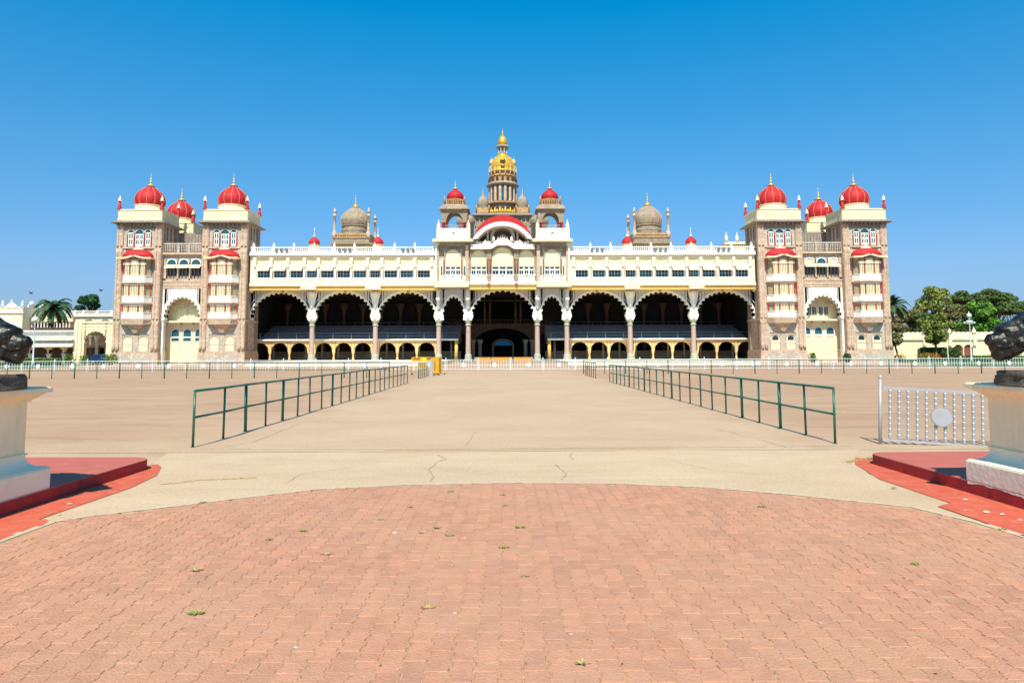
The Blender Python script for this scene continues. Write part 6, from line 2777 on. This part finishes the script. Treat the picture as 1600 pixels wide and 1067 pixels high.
# white block with pediments on the far left
m = MB()
q0, q1 = bx(-50, YB2 - 3), bx(35, YB2 - 3)
m.box(q0, q1, YB2 - 3, YB2 + 8, 0, bz(480, YB2 - 3))
wb = loc_part(t, m, 'white_block', 'pale_cream')
m = MB()
m.box(q0, q1 + .3, YB2 - 3.3, YB2 - 3, bz(489, YB2 - 3), bz(487.3, YB2 - 3))
m.box(q0, q1 + .2, YB2 - 3.15, YB2 - 3, bz(481, YB2 - 3), bz(479, YB2 - 3))
z9 = bz(479, YB2 - 3)
for px, w_ in ((17, 1.15), (-20, 1.15)):
    cxx = bx(px, YB2 - 3)
    m.prism([(cxx - w_, z9), (cxx + w_, z9), (cxx + w_ * .5, z9 + .55), (cxx, z9 + .95), (cxx - w_ * .5, z9 + .55)], YB2 - 3.2, YB2 - 2.8)
    m.lathe([(.14, 0), (.18, .2), (.02, .55)], cxx, YB2 - 3, 6, z=z9 + .9)
for px in (3, 34):
    m.lathe([(.3, 0), (.3, .4), (.16, .5), (.22, .8), (.03, 1.3)], bx(px, YB2 - 3), YB2 - 3, 8, z=z9)
for yy in (2.5, 6):
    m.box(q1 - .15, q1 + .1, YB2 - 3 + yy - 1, YB2 - 3 + yy + 1, z9, z9 + .5)
    m.lathe([(.5, 0), (.45, .5), (.02, .8)], q1, YB2 - 3 + yy, 8, z=z9 + .5)
loc_sub(wb, t, m, 'pediments', 'white')

# right: crenellated yellow garden wall
YR_ = 140.0
t = thing('garden_wall', 'yellow crenellated garden wall with arched doorways, right of the palace', 'wall', (at(1500, 560, YR_).x, YR_, 0))
rx_ = lambda px, Y=YR_: at(px, 540, Y).x
rz_ = lambda py, Y=YR_, px=1500: at(px, py, Y).z
w0, w1 = rx_(1396), rx_(1680)
m = MB()
doors = [(1497.3, .95), (1513, .95)]
zd = rz_(545.5)
cur_ = w0
for px, hw in doors:
    c = rx_(px)
    m.box(cur_, c - hw, YR_, YR_ + .8, 0, rz_(528))
    m.spandrel(semi(c, zd, hw, hw, 10), c - hw, c + hw, rz_(528), YR_, YR_ + .8)
    cur_ = c + hw
m.box(cur_, w1, YR_, YR_ + .8, 0, rz_(528))
wl = loc_part(t, m, 'wall_body', 'cream')
m = MB()
m.box(w0, w1, YR_ - .35, YR_ + .4, rz_(531), rz_(529.5))
m.box(w0, w1, YR_ - .1, YR_ + .3, rz_(529.5), rz_(521))
x = w0 + .4
while x < w1:
    m.prism(arch_fill(x, rz_(521), rz_(521) + .01, .40, .34, 6), YR_ - .1, YR_ + .3)
    m.box(x - .3, x + .3, YR_ - .18, YR_ - .1, rz_(528), rz_(524))
    x += .95
loc_sub(wl, t, m, 'crenellation', 'pale_cream')
for px in (1444, 1483.5, 1522.3, 1561, 1600, 1639):
    m = MB()
    c = rx_(px)
    m.box(c - .35, c + .35, YR_ - .4, YR_ + .1, rz_(540), rz_(520.5))
    m.lathe([(.55, 0), (.3, .25), (.4, .55), (.15, .85), (.03, 1.3)], c, YR_ - .1, 8, z=rz_(520.5))
    loc_sub(wl, t, m, 'pinnacle', 'pale_cream')
for px, hw in doors:
    m = MB()
    m.prism(arch_fill(rx_(px), 0, zd, hw, hw), YR_ + .4, YR_ + .5)
    loc_sub(wl, t, m, 'door', 'dull_red_brown')
m = MB()
m.box(rx_(1433), rx_(1441), YR_ - .3, YR_ - .1, 0, rz_(544.5))
loc_sub(wl, t, m, 'dark_doorway', 'dark_brown')

# ------------------------------------------------------------------ blue car in the gateway
cxx = at(157.5, 560, 117.0)
t = thing('parked_car', 'dark blue car parked under the scalloped gateway', 'car', (cxx.x, 117.0, 0))
m = MB()
m.prism([(-1.25, .35), (1.25, .35), (1.3, .95), (.98, 1.05), (.65, 1.65), (-.85, 1.7), (-1.2, 1.05), (-1.3, .95)], -.85, .85)
o = m.build('body', 'car_blue', t)
bv = o.modifiers.new('bevel', 'BEVEL')
bv.width = .1
bv.segments = 3
m = MB().prism([(-.95, 1.08), (.82, 1.08), (.6, 1.55), (-.78, 1.6)], -.87, -.84)
m.build('side_window', 'glass', t)
for xx in (-.8, .8):
    m = MB().tube((xx, -.88, .33), (xx, -.7, .33), .32, 16)
    w = m.build('wheel', 'black', t)
    m = MB().tube((xx, -.895, .33), (xx, -.881, .33), .17, 12)
    m.build('hub_cap', 'silver', w)
m = MB().box(-1.33, 1.33, -.87, .87, .38, .5)
m.build('bumper', 'black', t)

# ------------------------------------------------------------------ lamp posts
def lamp(px, py, Y, label, arms):
    p = at(px, py, Y)
    t = thing('street_lamp', label, 'lamp post', (p.x, Y, 0), group='white globe lamp posts')
    h = p.z - .35
    m = MB()
    m.lathe([(.22, 0), (.2, .5), (.1, .7), (.085, h * .5), (.065, h - .3), (.14, h - .2), (.08, h - .05), (.18, h)], 0, 0, 10)
    m.build('pole', 'white_paint', t)
    m = MB().ball((0, 0, h + .32), .38, 16, 10)
    m.build('globe', 'white', t)
    m = MB().lathe([(.12, 0), (.02, .35)], 0, 0, 8, z=h + .68)
    m.build('cap', 'white_paint', t)
    if arms:
        for s_ in (-1, 1):
            m = MB()
            m.path([(0, 0, h - 1.0), (s_ * .5, 0, h - .95), (s_ * .8, 0, h - .7)], .05, 6)
            m.lathe([(.05, 0), (.22, .05), (.1, .25)], s_ * .8, 0, 8, z=h - .95)
            m.build('side_arm', 'white_paint', t)
        m = MB().box(-.5, .5, -.1, .1, h - .75, h - .45)
        m.build('crosshead', 'white_paint', t)


lamp(55, 499, 100, 'white globe lamp post in front of the palm and low arcade', False)
lamp(1514, 493, 110, 'white globe lamp post with two side arms before the garden wall', True)
p = at(1480, 533, 112)
t = thing('pole', 'thin white pole before the dark hedge, right of the palace', 'pole', (p.x, 112, 0))
m = MB().lathe([(.12, 0), (.06, .4), (.05, p.z)], 0, 0, 8)
m.build('shaft', 'white_paint', t)
m = MB().ball((0, 0, p.z), .14, 8, 6)
m.build('lamp_head', 'white', t)


# ------------------------------------------------------------------ vegetation
def leaves(mb, attr, c, r, n, size, rn, flat=.75):
    for _ in range(n):
        while True:
            v = Vector((rn.uniform(-1, 1), rn.uniform(-1, 1), rn.uniform(-1, 1)))
            if .25 < v.length < 1:
                break
        v = v.normalized() * (v.length ** .5)
        p = Vector((c[0] + v.x * r, c[1] + v.y * r, c[2] + v.z * r * flat))
        nrm = (v + Vector((rn.uniform(-1, 1), rn.uniform(-1, 1), rn.uniform(-.6, 1.2)))).normalized()
        a = nrm.orthogonal().normalized()
        a = Matrix.Rotation(rn.uniform(0, 6.28), 3, nrm) @ a
        b = nrm.cross(a)
        s = size * rn.uniform(.6, 1.3)
        mb.add([p - a * s, p - b * s * .5, p + a * s, p + b * s * .5], [(0, 1, 2, 3)])
        attr += [rn.random()] * 4


def tree(label, x, y, h, rad, mt, seed, base=.35, clumps=16, per=170, size=.42, flat=.7, lean=(0, 0), spread=1.0, group=None, umbrella=False, cluster=.42, name='broadleaf_tree'):
    rn = random.Random(seed)
    t = thing(name, label, 'tree', (x, y, 0), group=group)
    m = MB()
    zb = h * base
    r0 = max(.12, h * .022)
    top = Vector((lean[0], lean[1], zb))
    m.path([Vector((0, 0, -.1)), Vector((lean[0] * .4, lean[1] * .4, zb * .5)), top], r0, 8)
    cs = []
    zc = (h + zb) / 2
    for i in range(clumps):
        a = rn.uniform(0, 2 * PI)
        q = math.sqrt(rn.random()) * rad * .80
        if umbrella:
            zz = h - (q / rad) ** 2 * h * .18 - rn.uniform(0, h * .10)
        else:
            k = rn.uniform(-1, 1)
            zz = zc + k * (h - zb) * .40
            q *= math.sqrt(max(.1, 1 - k * k * .75))
        cs.append(Vector((lean[0] + q * math.cos(a) * spread, lean[1] + q * math.sin(a), zz)))
    for c in cs:
        mid = top.lerp(c, .5) + Vector((rn.uniform(-.3, .3), rn.uniform(-.3, .3), -.08 * h))
        m.tube(top, mid, r0 * .5, 5, r0 * .3)
        m.tube(mid, c, r0 * .3, 5, r0 * .08)
    m.build('trunk', 'trunk', t)
    lb, at_ = MB(), []
    for c in cs:
        leaves(lb, at_, c, rad * cluster * rn.uniform(.7, 1.15), int(per * rn.uniform(.7, 1.2)), size, rn, flat)
    me = lb.mesh('crown', mt)
    with_attr(me, at_)
    obj('crown', me, t)
    return t


def palm(label, x, y, h, L, seed, nf=34, mt='leaf_palm', r=.28):
    rn = random.Random(seed)
    t = thing('palm_tree', label, 'palm tree', (x, y, 0))
    m = MB()
    n = 10
    m.lathe([(r * (1.25 - .4 * i / n) * (1.08 if i % 2 else 1), h * i / n) for i in range(n + 1)], 0, 0, 10)
    m.build('trunk', 'trunk', t)
    m = MB()
    for k in range(14):
        a = rn.uniform(0, 6.28)
        m.tube((0, 0, h - .3), (math.cos(a) * .9, math.sin(a) * .9, h - 1.6 - rn.random()), .06, 4, .02)
    m.build('dead_fronds', 'dry_grass', t)
    at_ = []
    fr = MB()
    for k in range(nf):
        a = 2 * PI * k / nf * 2.4 + rn.uniform(-.2, .2)
        elv = rn.uniform(-.45, 1.25)
        LL = L * rn.uniform(.8, 1.1)
        p = Vector((0, 0, h))
        d = Vector((math.cos(a) * math.cos(elv), math.sin(a) * math.cos(elv), math.sin(elv)))
        seg = 9
        for i in range(seg):
            q = p + d * (LL / seg)
            side = d.cross(Vector((0, 0, 1))).normalized()
            wl_ = L * .17 * math.sin(PI * (i + .8) / (seg + 1.2)) ** .7
            fr.add([p - side * .03, q - side * .03, q + side * .03, p + side * .03], [(0, 1, 2, 3)])
            at_ += [.3] * 4
            for s_ in (-1, 1):
                for u in (.0, .25, .5, .75):
                    b = p.lerp(q, u)
                    e = b + side * s_ * wl_ + d * wl_ * .55 + Vector((0, 0, -wl_ * (.35 + .25 * rn.random())))
                    wv = d * .085 * L / 3
                    fr.add([b - wv, b + wv, e], [(0, 1, 2)])
                    at_ += [rn.random()] * 3
            p = q
            d = (d + Vector((0, 0, -.13 - .035 * i))).normalized()
    me = fr.mesh('fronds', mt)
    with_attr(me, at_)
    obj('fronds', me, t)
    return t


def txy(px, Y):
    return at(px, 555, Y).x, Y


def th(py, Y, px=1500):
    return at(px, py, Y).z


x, y = txy(79, 131)
palm('shaggy palm rising behind the low arcaded wing on the left', x, y, th(481, 131, 79), 4.3, 3, nf=34)
x, y = txy(131, 160)
tree('dense deep green tree behind the balustraded range on the left', x, y, th(457, 160, 130), 2.9, 'leaf_deep', 11, base=.45, clumps=26, per=190, size=.4, cluster=.40)
tree('second crown lobe', x, y, 1, 1, 'leaf_deep', 1) if False else None
GT = 'trees beyond the garden wall'
x, y = txy(1398, 150)
palm('palm peeping out behind the rightmost palace tower', x, y, th(478, 150), 4.2, 9, nf=34)
specs = [
    # label, px, Y, top py, radius px, mat, base, umbrella, clumps, per, size
    ('tall airy olive green tree, highest of those beyond the garden wall', 1466, 175, 447, 36, 'leaf_olive', .42, False, 34, 150, .42),
    ('brownish green tree just right of the palace towers', 1420, 165, 478, 30, 'leaf_brown', .25, False, 30, 170, .42),
    ('vivid light green tree behind the globe lamp with side arms', 1534, 150, 471, 34, 'leaf_bright', .22, False, 34, 200, .38),
    ('dark umbrella shaped tree behind the vivid green one', 1556, 185, 455, 32, 'leaf_dark', .45, True, 34, 170, .45),
    ('dark flat topped tree between the olive tree and the umbrella tree', 1510, 190, 457, 28, 'leaf_dark', .45, True, 26, 170, .45),
    ('dark spreading tree at the right edge behind the statue', 1592, 180, 472, 30, 'leaf_dark', .4, True, 28, 180, .45),
    ('brown tinged tree filling the gap between olive and vivid trees', 1503, 170, 474, 30, 'leaf_brown', .3, False, 28, 180, .45),
    ('deep green low tree behind the small roadside tree', 1448, 160, 486, 26, 'leaf_dark', .2, False, 26, 190, .42),
    ('olive tree beyond the wall, outside the right edge', 1640, 170, 470, 32, 'leaf_olive', .35, False, 20, 150, .42),
]
for i, (lb_, px, Y, top, rpx, mt_, bs, um, cl, pr, sz) in enumerate(specs):
    x, y = txy(px, Y)
    tree(lb_, x, y, th(top, Y), rpx * Y / F, mt_, 40 + i, base=bs, clumps=cl, per=pr, size=sz, umbrella=um, flat=.5 if um else .72, group=GT, cluster=.29)
x, y = txy(1463, 128)
tree('small olive green tree with a thin trunk before the crenellated wall', x, y, th(489, 128), 3.1, 'leaf_olive', 71, base=.36, clumps=18, per=170, size=.28, cluster=.36)
x, y = txy(1404, 126)
tree('small leaning bushy tree beside the rightmost tower', x, y, th(502, 126), 1.9, 'leaf_brown', 74, base=.4, clumps=14, per=130, size=.26, lean=(-.6, 0))


def shrub(label, px, Y, h, r, mt_, seed, n=500, size=.12, group=None, petals=0, name='shrub', cat='shrub', z0=0.0):
    x, y = txy(px, Y)
    rn = random.Random(seed)
    t = thing(name, label, cat, (x, y, z0), group=group)
    m, at_ = MB(), []
    for k in range(5):
        a = rn.uniform(0, 6.28)
        leaves(m, at_, (math.cos(a) * r * .4, math.sin(a) * r * .4, h * .55), r * .62, n // 5, size, rn, h / (r * 1.25))
    me = m.mesh('foliage', mt_)
    with_attr(me, at_)
    obj('foliage', me, t)
    m = MB()
    for k in range(5):
        a = rn.uniform(0, 6.28)
        m.tube((0, 0, 0), (math.cos(a) * r * .4, math.sin(a) * r * .4, h * .6), .04, 5, .02)
    m.build('stems', 'trunk', t)
    if petals:
        m, at_ = MB(), []
        leaves(m, at_, (0, 0, h * .65), r * .85, petals, size * .8, rn, h / (r * 1.6))
        me = m.mesh('flowers', 'petal_orange')
        with_attr(me, at_)
        obj('flowers', me, t)
    return t


SG = 'shrubs in front of the buildings'
shrub('round green shrub before the low arcade on the left', 110, 112, 1.7, .85, 'leaf_shrub', 1, group=SG)
shrub('spiky green shrub left of the blue car', 131, 113, 1.5, .75, 'leaf_shrub', 2, group=SG)
shrub('wide light green shrub at the foot of the leftmost tower', 172, 105, 1.7, 1.3, 'leaf_shrub', 3, group=SG, n=700)
shrub('flowering orange shrub at the left edge behind the tiger', 3, 100, 1.9, 1.1, 'leaf_shrub', 4, group=SG, petals=300)
shrub('green shrub beside the flowering one at the left edge', 17, 100, 2.1, .8, 'leaf_shrub', 5, group=SG)
shrub('clipped round bush left of the right hand cream archway', 1269, 104, 1.5, .62, 'leaf_shrub', 6, group=SG, n=700)
shrub('clipped round bush right of the right hand cream archway', 1323, 104, 1.4, .62, 'leaf_deep', 7, group=SG, n=700)
shrub('orange flowering shrub before the dark hedge', 1452, 118, 1.3, 2.1, 'leaf_shrub', 8, group=SG, petals=500, n=600)
shrub('low orange flowering shrub at the foot of the leaning tree', 1407, 118, 1.1, 1.1, 'leaf_shrub', 9, group=SG, petals=260)
shrub('low green shrub at the foot of the wall behind the right tiger', 1566, 124, 1.3, 3.6, 'leaf_shrub', 10, group=SG, n=900)


def hedge(label, px0, px1, Y, h, mt_, seed, n):
    x0, x1 = txy(px0, Y)[0], txy(px1, Y)[0]
    rn = random.Random(seed)
    m, at_ = MB(), []
    w = x1 - x0
    for _ in range(n):
        f = rn.random()
        p = Vector((rn.uniform(0, w), rn.uniform(-.7, .7), rn.uniform(0, h)))
        if f < .4:
            p.y = -.7
        elif f < .7:
            p.z = h
        p += Vector([rn.uniform(-.1, .1) for _ in range(3)])
        nn_ = Vector([rn.uniform(-1, 1) for _ in range(3)]).normalized()
        a = nn_.orthogonal().normalized()
        b = nn_.cross(a)
        s = .2 * rn.uniform(.6, 1.3)
        m.add([p - a * s, p - b * s * .6, p + a * s, p + b * s * .6], [(0, 1, 2, 3)])
        at_ += [rn.random()] * 4
    t = thing('hedge', label, 'hedge', (x0, Y, 0))
    me = m.mesh('foliage', mt_)
    with_attr(me, at_)
    obj('foliage', me, t)
    MB().box(.15, w - .15, -.55, .55, 0, h - .15).build('inner_branches', 'leaf_deep', t)


hedge('tall clipped dark green hedge before the garden wall', 1440, 1498, 130, 2.3, 'leaf_dark', 5, 3600)
hedge('low green hedge along the left arcade', 0, 96, 108, .9, 'leaf_shrub', 6, 2600)
hedge('low green hedge along the garden wall on the right', 1500, 1600, 112, .8, 'leaf_shrub', 7, 2600)
sheet('lawn', [(txy(-80, 90)[0], 78), (txy(128, 90)[0], 78), (txy(168, 110)[0], 112), (txy(-80, 110)[0], 118)], .006, 'lawn')
sheet('lawn', [(txy(1402, 90)[0], 78), (txy(1690, 90)[0], 78), (txy(1690, 120)[0], 138), (txy(1402, 120)[0], 138)], .006, 'lawn')
# far wooded rise closing the view
rn = random.Random(77)
m, at_ = MB(), []
for s_, xa, xb, n_ in ((-1, -260, -115, 60), (1, 118, 290, 70)):
    for k in range(n_):
        x = rn.uniform(xa, xb)
        yy = rn.uniform(215, 260)
        leaves(m, at_, (x, yy, rn.uniform(2, 9 if s_ > 0 else 7)), rn.uniform(3.5, 5.5), 110, .8, rn, .75)
me = m.mesh('far_woodland', 'leaf_dark')
with_attr(me, at_)
o = obj('far_woodland', me)
tag(o, 'dark green mass of far woodland behind the garden walls', 'woodland', kind='stuff')

# two small birds in the sky at the left
for i, (px, py) in enumerate(((48.5, 458), (158, 454))):
    p = at(px, py, 60)
    m = MB()
    m.ball((0, 0, 0), .07, 8, 6, sx=2.0)
    for s_ in (-1, 1):
        m.add([(-.06, 0, .02), (.08, 0, .02), (.02, s_ * .32, .12), (-.05, s_ * .30, .12)], [(0, 1, 2, 3)])
    m.add([(-.12, 0, 0), (-.26, .05, 0), (-.26, -.05, 0)], [(0, 1, 2)])
    o = m.build('bird', 'bird_dark', loc=p)
    tag(o, ('small dark bird flying above the palm', 'small dark bird flying between the deep green tree and the towers')[i], 'bird', 'birds in the sky')

# ------------------------------------------------------------------ weeds in the paver joints, litter
weeds = [
    (787, 773, 'small weed tuft highest in the middle, near the concrete edge'), (789, 790, 'faint weed tuft just below the topmost middle one'),
    (812, 824, 'broad pale weed tuft right of the middle'), (787, 855.5, 'bright green weed tuft in the middle of the pavers'),
    (819, 900, 'tiny weed tuft lowest of the middle row'), (703, 768, 'weed tuft left of the middle, right at the concrete edge'),
    (684, 825, 'flat weed tuft left of the middle'), (660, 832, 'yellowish weed tuft beside the flat one'),
    (703, 837, 'dark green weed tuft near the flat one'), (642, 792, 'tiny weed tuft alone, upper left of the middle'),
    (907.6, 1036, 'yellow green weed tuft near the bottom, right of the middle'), (668, 949, 'straw coloured weed tuft in the lower middle'),
    (305, 959.4, 'largest bright weed tuft, lower left of the paving'), (420, 843, 'bright weed tuft on the left half of the paving'),
    (306, 891, 'long straw coloured weed tuft on the left of the paving'), (473, 830, 'small weed tuft left of centre, upper paving'),
    (317, 785, 'weed tuft at the concrete edge, upper left'), (1190, 791.6, 'bright weed tuft on the upper right of the paving'),
    (1430, 881, 'dark weed tuft alone on the right of the paving'), (1396, 762, 'weed tuft at the right red painted strip'),
    (1565, 827, 'dark weed tuft at the far right edge of the paving'), (594, 812, 'tiny weed tuft between the left and middle tufts'),
    (508, 866, 'small yellow weed tuft left of the middle tufts')]
for i, (px, py, lb_) in enumerate(weeds):
    g = gnd(px, py, .018)
    rn = random.Random(i)
    m = MB()
    big = .75 if i in (12, 2, 14) else (.42 if 'tiny' in lb_ or 'faint' in lb_ else .6)
    for k in range(int(34 * big)):
        a = rn.uniform(0, 6.28)
        q = rn.uniform(0, .035) * big
        bx_, by_ = q * math.cos(a) * 1.5, q * math.sin(a) * .9
        e = Vector((bx_ + math.cos(a) * .02, by_ + math.sin(a) * .02, rn.uniform(.006, .022) * big))
        w_ = Vector((-math.sin(a), math.cos(a), 0)) * .006
        b0 = Vector((bx_, by_, 0))
        m.add([b0 - w_, b0 + w_, e + w_ * .4, e - w_ * .4], [(0, 1, 2, 3)])
    o = m.build('weed_tuft', 'dry_grass' if 'straw' in lb_ or 'yellow' in lb_ else 'weed', loc=g)
    tag(o, lb_, 'weed', 'weeds sprouting between the pavers')

rn = random.Random(12)


def litter(px, py, s, lb_, mt_='debris', flatk=.4):
    s = s * .72
    g = gnd(px, py, .018)
    m = MB()
    vs = []
    n = 7
    for j, q in enumerate((1.0, .8, .35)):
        for k in range(n):
            a = 2 * PI * k / n
            r = s * q * rn.uniform(.6, 1.2)
            vs.append((r * math.cos(a) * 1.6, r * math.sin(a) * .8, s * flatk * j * .6))
    fs = []
    for j in range(2):
        for k in range(n):
            fs.append((j * n + k, j * n + (k + 1) % n, (j + 1) * n + (k + 1) % n, (j + 1) * n + k))
    fs.append(tuple(2 * n + k for k in range(n)))
    m.add(vs, fs)
    o = m.build('litter', mt_, loc=g)
    tag(o, lb_, 'litter', 'scraps lying on the ground')


litter(1541, 800, .035, 'largest white crumpled scrap beside the right kerb')
litter(1566, 803, .022, 'flat white scrap just right of the largest one')
litter(1508, 780, .022, 'pale stone chip at the foot of the right kerb')
litter(1492, 773, .018, 'straw coloured chip upper left of the kerb litter', 'dry_grass')
litter(1508, 797, .013, 'small bluish white scrap left of the largest one')
litter(1593, 812, .016, 'small white scrap at the right picture edge')
litter(617, 832, .018, 'grey white scrap on the pavers left of the middle tufts')
litter(711, 957.6, .011, 'white chip in the lower middle of the paving')
litter(726, 840, .010, 'small grey chip near the dark green tuft')
litter(893, 990, .008, 'tiny white chip right of the lower middle')
litter(462, 1011, .011, 'white chip on the lower left of the paving')
litter(93, 803, .022, 'straw coloured scrap beside the left kerb', 'dry_grass')
litter(108, 787, .03, 'dry grass scrap on the left red strip', 'dry_grass')
litter(1470, 806, .014, 'dark leaf scrap at the right corner of the paving', 'dark_brown')
litter(1357, 834, .012, 'dark twig scrap on the upper right paving', 'dark_brown')
litter(1453, 940, .010, 'dark pebble on the right of the paving', 'dark_brown')
litter(1462, 1052, .010, 'dark pebble near the lower right corner', 'dark_brown')
# dry grass strip at the tip of the right platform
m, at_ = MB(), []
rn = random.Random(2)
for k in range(700):
    u = rn.random()
    g = gnd(1322 + 50 * u + rn.gauss(0, 3), 722 - 7 * u + rn.gauss(0, 1.2), .006)
    a = rn.uniform(0, 6.28)
    w_ = Vector((-math.sin(a), math.cos(a), 0)) * .004
    e = g + Vector((math.cos(a) * .02, math.sin(a) * .02, rn.uniform(.004, .02)))
    m.add([g - w_, g + w_, e], [(0, 1, 2)])
o = m.build('dry_grass', 'dry_grass')
tag(o, 'dry yellow grass strip at the tip of the right red platform', 'grass', kind='stuff')
